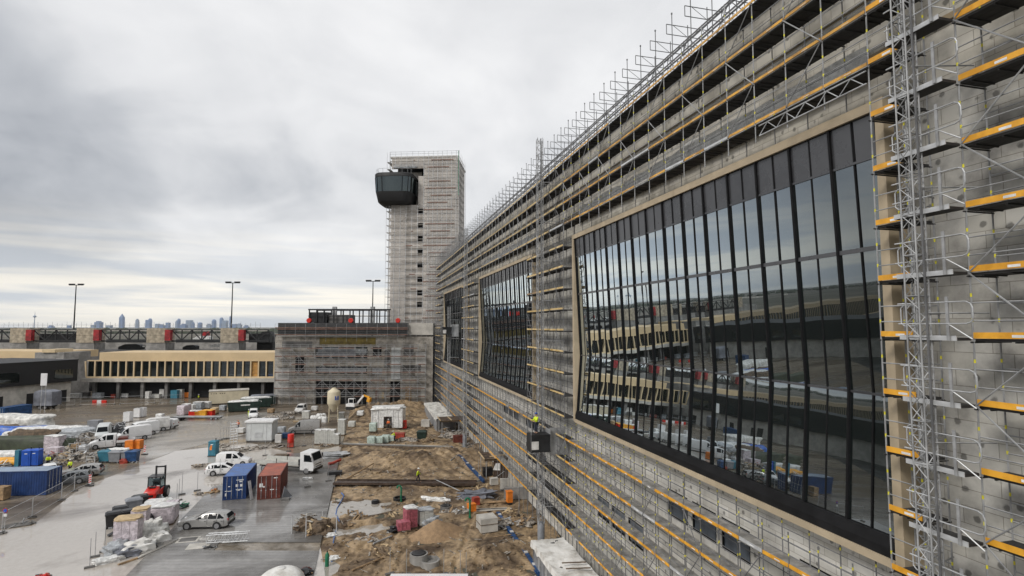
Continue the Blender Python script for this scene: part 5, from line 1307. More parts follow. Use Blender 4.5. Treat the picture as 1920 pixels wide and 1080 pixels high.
c_ = gp(93, 893); car("estate_car", "white car peeking out behind the corner of the long blue container", "car", (96, 899), (92, 886), "estate", "white_paint", GV, centre=c_)
c_ = gp(193, 822)
car("delivery_van", "grey truck like van between the white wrapped goods and the row of vans", "van", (188, 828), (198, 814), "van", "light_grey_clad", GV, centre=c_)

# flatbed truck, cab to the right
pf, pr = at(573, 890), at(505, 886); d = (pf - pr); rz = atan2(d.y, d.x)
base = pf + Vector((-sin(rz), cos(rz), 0)) * 1.0; base.z = gz(base.x, base.y)
ft = thing("flatbed_truck", "white flatbed truck with an empty pale load bed behind the two short containers", "truck", base, rz)
MB().sideprism([(-.75, .55), (1.15, .5), (1.25, 1.1), (1.15, 1.75), (.75, 2.75), (-.75, 2.85)], -1.18, 1.18).build("cab", "white_paint", ft, smooth=25)
for sd in (1, -1): MB().add([(x, sd * 1.192, z) for x, z in ((-.2, 1.65), (1.0, 1.65), (.68, 2.5), (-.2, 2.55))], [(0, 1, 2, 3) if sd < 0 else (3, 2, 1, 0)]).build("side_window", "car_glass", ft)
MB().quad((1.165, -1.02, 1.78), (1.165, 1.02, 1.78), (.80, .98, 2.68), (.80, -.98, 2.68)).build("windscreen", "car_glass", ft)
MB().bx(1.17, 1.26, -1.1, 1.1, .45, .75).build("bumper", "black_plastic", ft)
MB().bx(1.2, 1.235, -.7, .7, .9, 1.3).build("grille", "black_plastic", ft)
MB().bx(-7.3, -.8, -.4, .4, .62, .9).build("chassis", "black_plastic", ft)
MB().bx(-7.4, -.95, -1.22, 1.22, 1.0, 1.12).build("load_bed", "concrete_light", ft)
for sd in (1, -1): MB().bx(-7.4, -4.25, sd * 1.24 - .02, sd * 1.24 + .02, 1.121, 1.62).bx(-4.15, -.95, sd * 1.24 - .02, sd * 1.24 + .02, 1.121, 1.62).build("side_board", "stone_pale", ft)
MB().bx(-1.0, -.9, -1.2, 1.2, 1.13, 1.9).bx(-4.24, -4.16, -1.26, -1.2, 1.0, 1.9).build("stake", "black_plastic", ft)
for x in (0.15, -4.9, -6.1):
    for sd in (1, -1): wheel(ft, x, sd * 1.02, .48, .3, s=sd)
for sd in (1, -1): MB().cb((.95, sd * 1.42, 2.1), (.1, .2, .42)).build("door_mirror", "black_plastic", ft); MB().cb((1.26, sd * .85, .92), (.05, .3, .16)).build("headlight", "lamp_clear", ft)

# rough terrain forklift
b = gp(291, 936)
fk = thing("forklift_truck", "red rough terrain forklift with a tall black mast standing on the wet apron", "forklift", b, R(90))
MB().rings([[(x, y * w, z) for y, z in ((-.62, zb), (.62, zb), (.62, zt - .12), (.45, zt), (-.45, zt), (-.62, zt - .12))] for x, zb, zt, w in ((-1.9, .55, 1.15, .8), (-1.75, .5, 1.35, 1.0), (-.95, .5, 1.6, 1.0), (-.6, .5, 1.62, 1.0))]).build("engine_hood", "red_paint", fk, smooth=30)
MB().bx(-1.25, -.75, -.35, .35, 1.605, 1.63).bx(-1.93, -1.88, -.4, .4, .75, 1.0).build("air_grille", "black_plastic", fk)
MB().bx(-1.8, 1.3, -.5, .5, .42, .55).build("chassis", "black_plastic", fk)
MB().bx(-.58, .9, -.66, .66, .55, 1.25).build("body", "red_paint", fk)
m = MB()
for x, y in ((-.55, -.62), (-.55, .62), (.75, -.62), (.75, .62)): m.beam((x, y, 1.25), (x * .92, y * .95, 2.55), .09, .09)
m.bx(-.6, .8, -.66, .66, 2.55, 2.65); m.build("cab_frame", "black_plastic", fk)
MB().bx(-.55, -.53, -.56, .56, 1.68, 2.5).bx(-.48, .7, -.635, -.62, 1.3, 2.5).bx(-.48, .7, .62, .635, 1.3, 2.5).build("cab_glass", "cab_glass", fk)
MB().bx(1.35, 1.5, -.55, -.38, .2, 3.45).bx(1.35, 1.5, .38, .55, .2, 3.45).bx(1.36, 1.49, -.379, .379, 3.25, 3.4).bx(1.36, 1.49, -.379, .379, 2.3, 2.42).build("mast", "black_plastic", fk)
MB().bx(1.51, 1.6, -.7, .7, .35, .9).bx(1.61, 2.7, -.42, -.28, .3, .36).bx(1.61, 2.7, .28, .42, .3, .36).build("fork", "steel_dark", fk)
for sd in (1, -1):
    wheel(fk, .95, sd * .78, .58, .42, s=sd); wheel(fk, -1.35, sd * .74, .46, .34, s=sd)
    MB().cb((-1.82, sd * .5, 1.05), (.08, .16, .12)).build("tail_light", "lamp_red", fk)
    MB().rings([[(.95 + .68 * cos(a), sd * .78 - .22, .58 + .68 * sin(a)), (.95 + .68 * cos(a), sd * .78 + .22, .58 + .68 * sin(a)), (.95 + .72 * cos(a), sd * .78 + .22, .58 + .72 * sin(a)), (.95 + .72 * cos(a), sd * .78 - .22, .58 + .72 * sin(a))] for a in [pi * .05 + pi * .9 * i / 8 for i in range(9)]]).build("fender", "black_plastic", fk)

# mini excavator
ex = thing("excavator", "small white and yellow excavator digging at the far earth heap", "excavator", gp(662, 767), R(-30))
for sd in (1, -1): MB().sideprism([(-1.2, .0), (1.2, .0), (1.4, .3), (1.2, .6), (-1.2, .6), (-1.4, .3)], sd * .85 - .22, sd * .85 + .22).build("track", "rubber", ex)
MB().bx(-1.4, .9, -.95, .95, .7, 1.35).build("body", "white_paint", ex); MB().bx(-.8, .6, -.9, .1, 1.351, 2.6).build("cab", "white_paint", ex)
MB().bx(.601, .62, -.8, .0, 1.5, 2.5).bx(-.6, .5, -.92, -.905, 1.6, 2.45).build("cab_window", "car_glass", ex)
MB().beam((.8, .3, 1.2), (2.6, .3, 3.3), .3, .42).build("boom", "white_paint", ex); MB().beam((2.6, .3, 3.35), (4.1, .3, 2.9), .28, .38).build("stick", "yellow", ex)
MB().sideprism([(3.9, 2.9), (4.5, 2.7), (4.3, 1.7), (3.6, 2.0)], -.2, .8).build("bucket", "yellow", ex)

# ------------------------------------------------------------ containers
mk_ = ([(.40, .545, .60, .575), (.10, .35, .75, .375), (.12, .16, .30, .28)], [(.15, .80, .85, .835), (.45, .72, .75, .77), (.10, .53, .34, .64), (.52, .53, .78, .64), (.12, .40, .80, .425), (.2, .36, .5, .385)])
pb = gp(416, 940); container("blue short shipping container with its white marked doors to the camera", pb + Vector((1.22, .1, .02)), 0.0, 6.06, 2.44, 2.59, "blue_box", "blue_roof", "blue_box", "short containers on the slab", mk_)
pb = gp(481, 939); container("rust red short shipping container right of the blue one", pb + Vector((1.22, .1, .02)), 0.0, 6.06, 2.44, 2.59, "rust_red", "rust_roof", "rust_red", "short containers on the slab", ([(.45, .5, .6, .56), (.08, .52, .42, .68)], [(.45, .87, .85, .905), (.1, .38, .5, .41)]))
# long blue one at the left edge, its long side facing the camera
pb = gp(86, 928); v_ = (gp(0, 930) - pb); rzc = atan2(v_.y, v_.x) - pi / 2
container("long blue shipping container with a grey blue roof at the left edge", pb + Vector((0, 0, .02)) + Vector((cos(rzc), sin(rzc), 0)) * -1.22 * 0 + Vector((cos(rzc + pi), sin(rzc + pi), 0)) * 0 + Vector((cos(PSI), -sin(PSI), 0)) * 0 + Vector((-sin(rzc), cos(rzc), 0)) * 0 + Vector((cos(rzc), sin(rzc), 0)) * (1.22 if cos(rzc) * 0 + sin(rzc) > 0 else -1.22), rzc, 12.19, 2.44, 2.75, "blue_box", "blue_grey_roof", "blue_box")
container("small blue container at the left edge below the black building", gp(-16, 789) + Vector((1.2, 0, .02)), R(-20), 6.06, 2.44, 2.59, "blue_paint", "blue_paint", "blue_paint")
t = thing("leaning_plank", "grey metal plank leaning on the side of the short blue container", "plank", gp(472, 938), 0); MB().beam((0, 0, 0.02), (-.42, .5, 2.0), .32, .06).build("plank", "galv", t)
t = thing("leaning_board", "dark flat panel leaning against the red container", "panel", gp(538, 937), 0); MB().add([(-.55, 0, 0), (.3, -.1, 0), (.42, .9, .1), (-.5, 1.1, 1.25), (-.3, .2, 1.3)], [(0, 1, 2, 4), (0, 4, 3), (4, 2, 3)]).build("panel", "pvc_grey", t)
MB().bx(-.5, .3, -.6, .0, 0, .25).build("block", "concrete_dark", t)
sk = []
for k, (px, py, L_, dz, lb) in enumerate(((458, 770, 7.0, 0, "near dark green skip with a pale tarp, next to the beige box"), (480, 763, 7.0, 0, "dark green skip behind the nearest one"), (494, 758, 6, 0, "farthest dark green skip, by the dark undercroft"))):
    t = thing("skip_container", lb, "skip", gp(px, py), R(8), "dark green skips by the beige box"); h = 2.2
    MB().rings([[(-L_/2*a, -1.2, z), (L_/2*a, -1.2, z), (L_/2*a, 1.2, z), (-L_/2*a, 1.2, z)] for a, z in ((.92, .15), (1, h))]).build("tub", "dark_green", t)
    m = MB()
    for j in range(8): x = -L_/2 * .9 + L_ * .9 * j / 7; m.bx(x - .05, x + .05, -1.27, -1.205, .25, h - .05)
    m.build("rib", "dark_green", t)
    MB().blob((0, 0, h), (L_/2 * .95, 1.15, .35), k, .3, 16, 6, 1.6, .5).build("cover", "wrap_white" if k != 2 else "tarp_grey", t, smooth=60)
    MB().bx(-L_ * .1, L_ * .18, -1.285, -1.272, 1.35, 1.6).build("lettering", "sticker", t)
# beige box
t = thing("beige_container", "long beige box container with a row of small round vents near the dark undercroft", "container", gp(393, 758) + Vector((4.1, 1.5, 0)), R(12))
MB().bx(-4.5, 4.5, -2.0, 2.0, .25, 3.3).build("body", "beige_paint", t); MB().bx(-4.6, 4.6, -2.1, 2.1, 3.301, 3.42).build("roof", "concrete_light", t)
for x in (-4.0, -3.4, -2.9, -2.0, -1.5, -1.0): MB().lathe([(.11, -2.03), (.11, -2.002)], 8, (x, 0, 2.75), axis="y").build("vent", "black_plastic", t)
MB().bx(-4.3, 4.3, -1.7, 1.7, 0, .249).build("base", "concrete_dark", t)
# white site cabin
t = thing("site_cabin", "white technical cabin with a louvred panel and overhanging roof, in the middle of the yard", "cabin", gp(488, 829) + Vector((0, 1.3, 0)), RF + R(3))
MB().bx(-2.15, 2.15, -1.3, 1.3, .3, 3.35).build("wall", "light_grey_clad", t); MB().bx(-2.35, 2.35, -1.55, 1.55, 3.351, 3.62).build("roof", "white_paint", t)
MB().bx(-.8, .7, -1.33, -1.305, .5, 3.1).build("door", "light_grey_clad", t)
for k in range(6): MB().bx(-.7, .6, -1.37, -1.335, .75 + k * .16, .85 + k * .16).build("louvre", "galv_white", t)
for x in (-2.155, -1.4, 1.2, 2.08): MB().bx(x, x + .07, -1.34, -1.302, .3, 3.34).build("corner_post", "galv_white", t)
MB().bx(-2.1, 2.1, -1.2, 1.2, 0, .299).build("base", "concrete_dark", t)

# silo
t = thing("mortar_silo", "beige mortar silo on four legs with a blue mark", "silo", gp(625, 790), 0)
MB().lathe([(.3, 2.0), (1.25, 3.6), (1.3, 3.7), (1.3, 6.0), (1.2, 6.25), (.5, 6.7), (.45, 6.9), (.05, 6.95)], 20).build("tank", "beige_paint", t, smooth=40)
for a in (45, 135, 225, 315): MB().tube((1.15 * cos(R(a)), 1.15 * sin(R(a)), 3.9), (1.3 * cos(R(a)), 1.3 * sin(R(a)), 0), .07, 6).build("leg", "beige_paint", t)
MB().path([(1.25 * cos(R(a)), 1.25 * sin(R(a)), 1.2) for a in (45, 135, 225, 315, 405)], .04, 5).build("brace_ring", "beige_paint", t)
for k, (a, w) in enumerate(((282, 12), (296, 7), (304, 7), (312, 10))):
    MB().rings([[(1.312 * cos(R(a + j)), 1.312 * sin(R(a + j)), z) for z in (4.5, 5.3 if k != 1 else 5.0)] + [(1.318 * cos(R(a + j)), 1.318 * sin(R(a + j)), z) for z in (5.3 if k != 1 else 5.0, 4.5)] for j in (0, w * .4, w * .8)]).build("lettering", "blue_loo", t)
t = thing("blue_tank", "tall blue grey tank standing behind the beige silo", "tank", gp(642, 752), 0); MB().lathe([(.9, 0), (.9, 3.6), (.6, 4.2), (.2, 4.5), (.15, 5.0)], 16).build("tank", "teal", t, smooth=40)
t = thing("water_tank", "upright red tank on a dark base beside the white cabin", "tank", gp(545, 838), 0); MB().lathe([(.48, .75), (.5, .8), (.5, 2.05), (.47, 2.1)], 18).build("tank", "red_paint", t, smooth=40); MB().bx(-.45, .45, -.45, .45, 0, .749).build("base", "red_dirty", t); MB().bx(-.6, .6, -.5, .5, -.05, .06).build("skid", "black_plastic", t)
crate("electric_box", "white electric cabinet with a screen between the white cabin and the red tank", gp(522, 830), R(-10), .95, .6, 1.35, "white_dirty", "cabinet")

# portable toilets
lt = loo("teal portable toilet with orange stickers left of the white cabin", gp(400, 854), RF, "teal")
MB().bx(-.3, .02, -.5625, -.556, .95, 1.45).bx(-.2, .05, -.57, -.563, 1.2, 1.65).build("warning_notice", "orange", lt)
loo("left one of two bright blue portable toilets behind the long blue container", gp(52, 873), RF + R(10), "blue_loo", "blue portable toilets"); loo("right one of two bright blue portable toilets behind the long blue container", gp(67, 872), RF + R(10), "blue_loo", "blue portable toilets")
crate("standpipe_box", "tall narrow teal box left of the blue toilets", gp(33, 874), RF, .55, .5, 2.2, "teal", "box", feet=False)

# covered trailer
t = thing("covered_machine", "tall machine under a grey tarpaulin on a trailer in front of the black building", "trailer", gp(88, 766), RF)
MB().rings([[(x * a, y * b, z) for x, y in ((-2.2, -1.4), (-1.0, -1.5), (1.0, -1.45), (2.2, -1.4), (2.25, 1.4), (-2.25, 1.4))] for a, b, z in ((1.02, 1.05, .9), (1.0, 1.0, 1.6), (.99, 1.0, 3.6), (.97, .95, 4.1), (.55, .6, 4.5))]).build("tarpaulin", "tarp_grey", t)
MB().bx(-1.6, 1.6, -1.1, 1.1, .5, .899).build("frame", "black_plastic", t)
for x in (-.8, .6):
    for sd in (1, -1): wheel(t, x, sd * 1.15, .42, .28, s=sd)

# ------------------------------------------------------------ people
pb = gp(781, 915); bz = 0.42
# ------------------------------------------------------------ in the dug strip beside the terminal
wk0, wk1 = at(628, 909), at(893, 911); d = wk1 - wk0; rz = atan2(d.y, d.x); L_ = hypot(d.x, d.y); bz = .34
bw = thing("boardwalk", "long dark boarded walkway crossing the dug strip with a low kerb on both sides", "walkway", Vector((wk0.x, wk0.y, 0)), rz)
m = MB()
for k in range(int(L_ / .5)): m.bx(k * .5 + .01, k * .5 + .49, -.75, .75, bz - .05, bz)
m.build("deck", "brown_board", bw)
for sd in (1, -1): MB().bx(0, L_, sd * .79 - .035, sd * .79 + .035, bz - .12, bz + .16).build("kerb_board", "brown_board", bw)
for k in range(7): MB().bx(L_ * k / 6.2, L_ * k / 6.2 + .25, -.7, .7, -.4, bz - .051).build("support", "concrete_dark", bw)
u_ = Vector((cos(rz), sin(rz), 0))
pp = wk0 + u_ * ((at(781, 913) - wk0).dot(u_)); pp.z = bz
person("worker in a yellow jacket and white helmet walking along the boarded walkway", pp, rz, "hi_yellow", "navy", "helmet_white", stride=.26, arms=((.35, .3), (-.3, .35)), lean=.08)
person("person in an orange jacket standing by the spindly frames left of the white cabin", gp(446, 806), RF + pi * .6, "hi_orange", "navy", "helmet_orange", arms=((.5, .7), (.3, .8)))
person("person in an orange jacket in the opening of the white sheeted shelter", gp(728, 806), RF - pi / 2, "hi_orange", "boot", "helmet_white", arms=((.3, .9), (.2, .5)))
person("person in a yellow vest crouched over at work behind the blue toilets", gp(90, 876), RF - pi * .3, "hi_yellow", "navy", "helmet_blue", arms=((.6, .6), (.7, .5)), lean=.2, stride=.1)
person("person in a yellow jacket and white helmet behind the silver estate car", gp(131, 886), RF - pi / 2, "hi_yellow", "navy", "helmet_white", arms=((.2, .4), (.2, .4)))
person("worker in a yellow vest and blue helmet standing on top of the lift cage", Vector((14.6, 47.3, 10.1)), R(200), "hi_yellow", "navy", "helmet_blue", arms=((.6, .9), (.5, .9)))
person("worker in a bright yellow jacket on the ground under the low scaffold boards", gp(931, 826), R(120), "hi_yellow", "navy", "helmet_white", arms=((.4, .9), (.3, .9)), lean=.25)
person("worker in a yellow vest among the pallets in front of the white shelter", gp(740, 830), RF + pi, "hi_yellow", "navy", "helmet_white", arms=((.6, .8), (.6, .8)), lean=.3)
person("person in a yellow vest at the door of the small white van facing the camera", gp(466, 783), RF, "hi_yellow", "hi_yellow", "helmet_white", arms=((.2, .5), (.2, .5)))
person("person in a yellow vest walking under the beige wing beside a small sign", gp(372, 752), RF, "hi_yellow", "navy", "helmet_white", stride=.2)
person("person in a yellow vest at the dark gate of the scaffolded block", gp(593, 752), RF - pi / 2, "hi_yellow", "hi_yellow", "helmet_white")

_sp = gp(824, 1012) + Vector((0, 1.5, 0)); _spz = _sp.z
def sand_h(x, y):
    r = hypot(x / 3.9, y / 2.5); b = (1 + 0.16 * noise.noise(Vector((x * .5, y * .5, 2)))) * (1 - r)
    return -.5 + 2.05 * max(0, min(1, b)) ** .9 + .05 * noise.noise(Vector((x * 2.2, y * 2.2, 5))) if r < 1 else -.5
single("sand_pile", MB().sheet(-4, 4, -2.6, 2.6, 64, 48, sand_h), "sand", "smooth pile of clean sand in the middle of the dug strip", "sand pile", _sp, .15, smooth=180)
rr = random.Random(5); cl = MB(); lt_ = MB()
for k in range(2600):
    x, y = rr.uniform(-3.6, 15.5), 40 + 95 * rr.random() ** 1.6
    if noise.noise(Vector((x * .35, y * .35, 11))) < -.05: continue
    s = .05 + .13 * rr.random() ** 3; cl.blob((x, y, dirt_h(x, y) + s * .3), (s * rr.uniform(.8, 1.7), s * rr.uniform(.8, 1.7), s * .7), k, .6, 6, 4, 1.5)
struct("clods", cl, "dirt", kind="stuff")
for k in range(420):
    x, y = rr.uniform(-3.4, 15.5), 40 + 90 * rr.random() ** 1.3; a = rr.uniform(0, pi); L2 = rr.uniform(.2, 1.1)
    z = dirt_h(x, y) + .03; lt_.beam((x - L2/2*cos(a), y - L2/2*sin(a), z), (x + L2/2*cos(a), y + L2/2*sin(a), z + rr.uniform(0, .12)), rr.uniform(.04, .16), .03)
struct("litter", lt_, M["debris"], kind="stuff")
pallet_load("brick_pallet", "upper pile of pink paving bricks under a white cap, near the sand pile", gp(769, 990) + Vector((0, 0, 0)), .3, 1.1, 1.1, 1.9, "brick_pink", "wrap_white", "pallet", "paver pallets by the sand pile", layers=9)
pallet_load("brick_pallet", "low pile of pink paving bricks at the foot of the tall pink pile", gp(756, 998), .15, 1.2, 1.0, .9, "brick_pink", None, "pallet", "paver pallets by the sand pile", layers=4)
pallet_load("brick_pallet", "grey paver pile under clear film right of the pink one", gp(797, 984), .2, 1.4, 1.1, 1.45, "stone_pale", "wrap_grey", "pallet", "paver pallets by the sand pile", layers=6)
mound("plastic_heap", "crumpled clear plastic heap between the grey pavers and the sand", gp(808, 986), 0, .9, .6, .8, "wrap_grey", "plastic", 4, .8, 2.5)
mound("black_sheet", "black plastic sheet bundle left of the pink bricks", gp(745, 997), .4, .9, .5, .5, "black_plastic", "sheet", 6, .7, 2.2)
def ring_(label, px, py, r, h, col="concrete", lid=False, g="concrete manhole rings"):
    t = thing("manhole_ring", label, "manhole ring", gp(px, py), 0, g)
    MB().lathe([(r, -.2), (r, h), (r * .82, h), (r * .82, h - .25), (.01, h - .25)], 22).build("ring", col, t, smooth=30)
    if lid: MB().lathe([(r * .78, h + .005), (r * .78, h + .07), (r * .6, h + .09)], 20).build("cover", "black_plastic", t, smooth=30)
ring_("concrete manhole cone with a black cover near the bottom edge", 785, 1056, .75, .75, lid=True); ring_("open concrete manhole ring right of the covered cone", 806, 1060, .8, .4)
ring_("small dark manhole ring left of the green swan neck pipe", 704, 942, .45, .35, "black_plastic", True); ring_("dark manhole ring with a cover right of the grey pavers", 836, 958, .6, .5, "concrete_dark", True)
ring_("wide dark ring at the foot of the left green pipe", 749, 938, .7, .2, "black_plastic")
for lb, px, py in (("left green swan neck vent pipe beyond the puddles", 752, 941), ("right green swan neck vent pipe before the stacked planks", 881, 973)):
    t = thing("vent_pipe", lb, "pipe", gp(px, py), RF + pi, "green vent pipes"); pts = [(0, 0, -.1), (0, 0, 1.45), (.04, 0, 1.6), (.16, 0, 1.72), (.32, 0, 1.72), (.44, 0, 1.6), (.46, 0, 1.45)]
    MB().path(pts if px < 800 else [(a, b, c * 1.15) for a, b, c in pts], .10, 10).build("pipe", "green_plastic", t, smooth=60); MB().lathe([(.14, 0), (.14, .15)], 10).build("collar", "green_plastic", t)
t = thing("concrete_block", "pale cast concrete block with a dark band, right of the sand pile", "concrete block", gp(913, 994), .1); MB().bx(-.85, .85, -.8, .8, 0, .7).bx(-.85, .85, -.8, .8, .74, 1.25).build("block", "concrete_light", t); MB().bx(-.9, .9, -.85, .85, .7, .74).build("band", "timber_old", t)
t = thing("orange_box", "bright orange upright box on a stand under the scaffold", "box", gp(955, 945), .1); MB().bx(-.3, .3, -.3, .3, .25, 1.35).build("case", "orange", t); MB().bx(-.34, .34, -.34, .34, 1.351, 1.45).build("lid", "orange", t); MB().bx(-.25, .25, -.25, .25, 0, .249).build("stand", "steel_dark", t)
crate("orange_crate", "orange crate behind the right green pipe", gp(884, 962), .2, .8, .6, .8, "orange"); crate("orange_crate", "small dirty orange drum box stacked behind the right green pipe", gp(892, 948), .2, .7, .6, .8, "red_dirty")
# blue service pipes along the facade foot
for k, (a, b, lb) in enumerate((((933, 963), (1012, 1078), "blue steel beam in the dirt running towards the white covered hut"), ((846, 842), (907, 907), "blue steel beam in the dirt beyond the walkway"))):
    p, q_ = gp(*a), gp(*b); t = thing("steel_beam", lb, "beam", p, 0, "blue beams along the strip"); d = q_ - p
    MB().beam((0, 0, .18), (d.x, d.y, .18), .34, .05).beam((0, 0, .06), (d.x, d.y, .06), .10, .19).beam((0, 0, -.06), (d.x, d.y, -.06), .34, .05).build("beam", "blue_paint", t)
    for j in range(6): c_ = d * ((j + .4) / 6); MB().cb((c_.x, c_.y, .25), (.3, .34, .07)).build("clamp", "white_dirty", t)
t = thing("blue_hose", "thin blue hose lying along the edge of the slab", "hose", gp(640, 925), 0); b0 = gp(640, 925)
MB().path([(gp(x, y) - b0) + Vector((0, 0, .08)) for x, y in ((640, 925), (645, 932), (632, 952), (630, 962), (636, 978), (628, 1000), (625, 1020), (627, 1045), (622, 1052))], .06, 6).build("hose", "blue_roof", t, smooth=60)
t = thing("gas_cylinder", "green cylinder standing at the slab edge near the bottom", "cylinder", gp(613, 1060), 0); MB().lathe([(.16, 0), (.16, 1.0), (.08, 1.15), (.04, 1.2)], 12).build("bottle", "green_plastic", t, smooth=50); MB().lathe([(.05, 1.2), (.05, 1.32)], 8).build("valve", "steel_dark", t)
for a in ((gp(627, 1048), "lower"), (gp(622, 1004), "upper")): mound("white_bag", f"{a[1]} white bag lying by the blue hose", a[0], .2, .45, .35, .35, "wrap_white", "bag", 3, .6, 2.0, group="white bags by the blue hose")
planks("timber planks lying on the dirt left of the pink bricks", gp(715, 960), R(28), 5.5, .5, 3, "timber_old", "plank stacks in the dug strip"); planks("short pale planks beside the second puddle", gp(662, 980), R(75), 3.0, .7, 4, "timber", "plank stacks in the dug strip", seed=3)
planks("dark planks beyond the second puddle", gp(706, 974), R(-15), 3.0, .5, 4, "timber_old", "plank stacks in the dug strip", seed=5); planks("brown boards across the blue beam under the walkway end", gp(858, 880), R(5), 3.2, .5, 2, "timber", "plank stacks in the dug strip", seed=6)
planks("upper brown boards bridging the blue beam right of the concrete block", gp(946, 1003), R(10), 2.6, .35, 1, "timber", "plank stacks in the dug strip", seed=7); planks("lower brown boards bridging the blue beam", gp(958, 1008), R(2), 3.4, .35, 1, "timber_old", "plank stacks in the dug strip", seed=8)
planks("long grey beams stacked beyond the right green pipe", gp(912, 958), R(-6), 5.5, .9, 4, "concrete_light", "plank stacks in the dug strip", seed=9); planks("grey planks across the dirt behind the stacked beams", gp(915, 945), R(-2), 5.0, .8, 3, "timber", "plank stacks in the dug strip", seed=10)
mound("black_sheet", "crumpled dark plastic sheet at the end of the walkway", gp(893, 934), 0, 1.9, .7, .6, "tarp_grey", "sheet", 8, .8, 2.4); heap("small timber heap in the dirt right of the manhole ring", gp(845, 962), 0, 1.2, .6, .4, 8, 3); heap("grey scrap beside the right green pipe", gp(866, 968), 0, .9, .6, .5, 9, 12, ("debris", "galv", "timber"))
mound("white_sheet", "white plastic strip in the dirt beyond the grey pavers", gp(818, 941), R(-25), 1.4, .3, .35, "wrap_white", "sheet", 2, .7, 2)
# far kerb walkway with a shallow ramp
a, b = gp(640, 836), gp(845, 842); d = b - a
t = thing("timber_ramp", "low timber edged ramp between the earth heap and the pallets", "walkway", Vector((a.x, a.y, 0)), atan2(d.y, d.x)); L2 = hypot(d.x, d.y)
MB().bx(0, L2, -.7, .7, .15, .25).build("deck", "concrete_dark", t); MB().bx(0, L2, -.78, -.705, 0, .38).build("kerb_board", "timber_old", t); MB().bx(0, L2, .705, .78, 0, .34).build("kerb_board", "concrete_light", t)
# white shelter
sc = gp(725, 806); t = thing("sheeted_shelter", "white plastic sheeted shelter with an open doorway", "shelter", sc + Vector((0, .6, 0)), RF)
w_, d_, h_ = 3.0, 3.0, 3.6; zn = lambda i: Vector((.06 * sin(i * 2.1), .06 * cos(i * 3.3), 0))
m = MB().bx(-w_, -.6, 0, .08, 0, h_).bx(1.0, w_, 0, .08, 0, h_).bx(-.6, 1.0, 0, .08, 2.1, h_); m.build("front_sheet", "wrap_white", t)
MB().bx(-w_, -w_ + .08, .081, d_, 0, h_).bx(w_ - .08, w_, .081, d_, 0, h_).build("side_sheet", "wrap_white", t); MB().bx(-w_, w_, d_, d_ + .08, 0, h_).build("back_sheet", "wrap_white", t)
MB().blob((0, d_ / 2, h_ + .05), (w_ * 1.05, d_ * .56, .28), 2, .3, 24, 8, 2.2, .3).build("roof_sheet", "wrap_white", t, smooth=60)
for x in (-w_ + .2, -1.6, 1.2, 2.2): MB().tube((x, -.04, 0), (x, -.04, h_), .04, 5).build("post", "galv_white", t)
t = thing("red_cabinet", "red cabinet right of the white shelter", "cabinet", gp(757, 803), RF); MB().bx(-.55, .55, -.35, .35, .1, 1.6).build("body", "red_paint", t); MB().bx(-.4, .4, -.37, -.352, .3, 1.3).build("door", "red_dirty", t)
# pallets in front of it
gp_ = "pale green wrapped pallets before the shelter"
for px, py, h, lb in ((697, 833, 1.3, "front left pale green wrapped pallet below the tall one"), (700, 812, 1.7, "tall pale green wrapped pallet at the shelter's left corner"), (712, 832, 1.2, "pale green wrapped pallet second from the left"), (723, 830, 1.3, "pale green wrapped pallet third from the left"), (733, 829, 1.1, "rightmost pale green wrapped pallet")):
    pallet_load("wrapped_pallet", lb, gp(px, py), RF, 1.25, 1.2, h, "wrap_green", None, "pallet", gp_, seed=px)
crate("red_crate", "flat red crate among the pallets before the shelter", gp(748, 822), RF, 2.0, 1.2, .9, "red_dirty"); bin_("dark green wheeled bin right of the pallets", gp(791, 828), RF, "dark_green", s=1.35); heap("mixed tools and sacks between the pallets and the green bin", gp(765, 827), 0, 2.8, 1.2, .8, 14, 5, ("debris", "timber", "orange"))
heap("heap of dark rubble at the foot of the shelter", gp(712, 775), 0, 3, 1.6, 1.0, 8, 15); crate("concrete_trough", "grey concrete trough right of the red cabinet", gp(798, 801), RF, 1.6, 1.2, 1.2, "concrete_light", "trough", feet=False)
# pale block stacks by the silver van
gb = "pale block stacks beside the silver van"
for px, py, w, h, lb in ((598, 832, 1.2, 2.3, "left pallet of the front row of pale blocks"), (610, 832, 1.2, 2.35, "second pallet of the front row of pale blocks"), (622, 832, 1.2, 2.3, "third pallet of the front row of pale blocks"), (632, 833, .9, 1.7, "low right pallet at the end of the front row of pale blocks"), (641, 815, 1.25, 2.7, "tall pale block stack behind the right end of the front row"), (574, 785, 1.5, 1.6, "pale block pallet left of the white sacks"), (640, 787, 1.3, 1.5, "pale block pallet right of the silo legs")):
    pallet_load("block_pallet", lb, gp(px, py), RF, w, 1.1, h, "stone_pale", "wrap_white", "pallet", gb, layers=6)
for k, (px, py) in enumerate(((587, 789), (594, 790), (602, 791), (609, 791), (598, 785), (606, 785))): mound("big_bag", f"white big bag {['at the left front','second in the front row','third in the front row','at the right front','at the left back','at the right back'][k]} of the group near the silo", gp(px, py), k, .55, .55, 1.1, "wrap_white", "big bag", k, .25, 2, .5, "white big bags near the silo")
heap("low rubble at the foot of the pale blocks", gp(611, 836), 0, 1.3, .6, .5, 8, 21); mound("grey_mat", "rolled grey mesh mats on the slab near its right edge", gp(622, 856), .0, 2.3, 1.2, .5, "galv_dull", "mat", 4, .6, 3)
t = thing("red_pipe_bend", "dirty red pipe bend lying at the slab's right edge", "pipe", gp(628, 872), .2); MB().path([(-.9, 0, .2), (-.2, .1, .25), (.3, .4, .35), (.9, .9, .4)], .2, 8).build("pipe", "red_dirty", t, smooth=60)
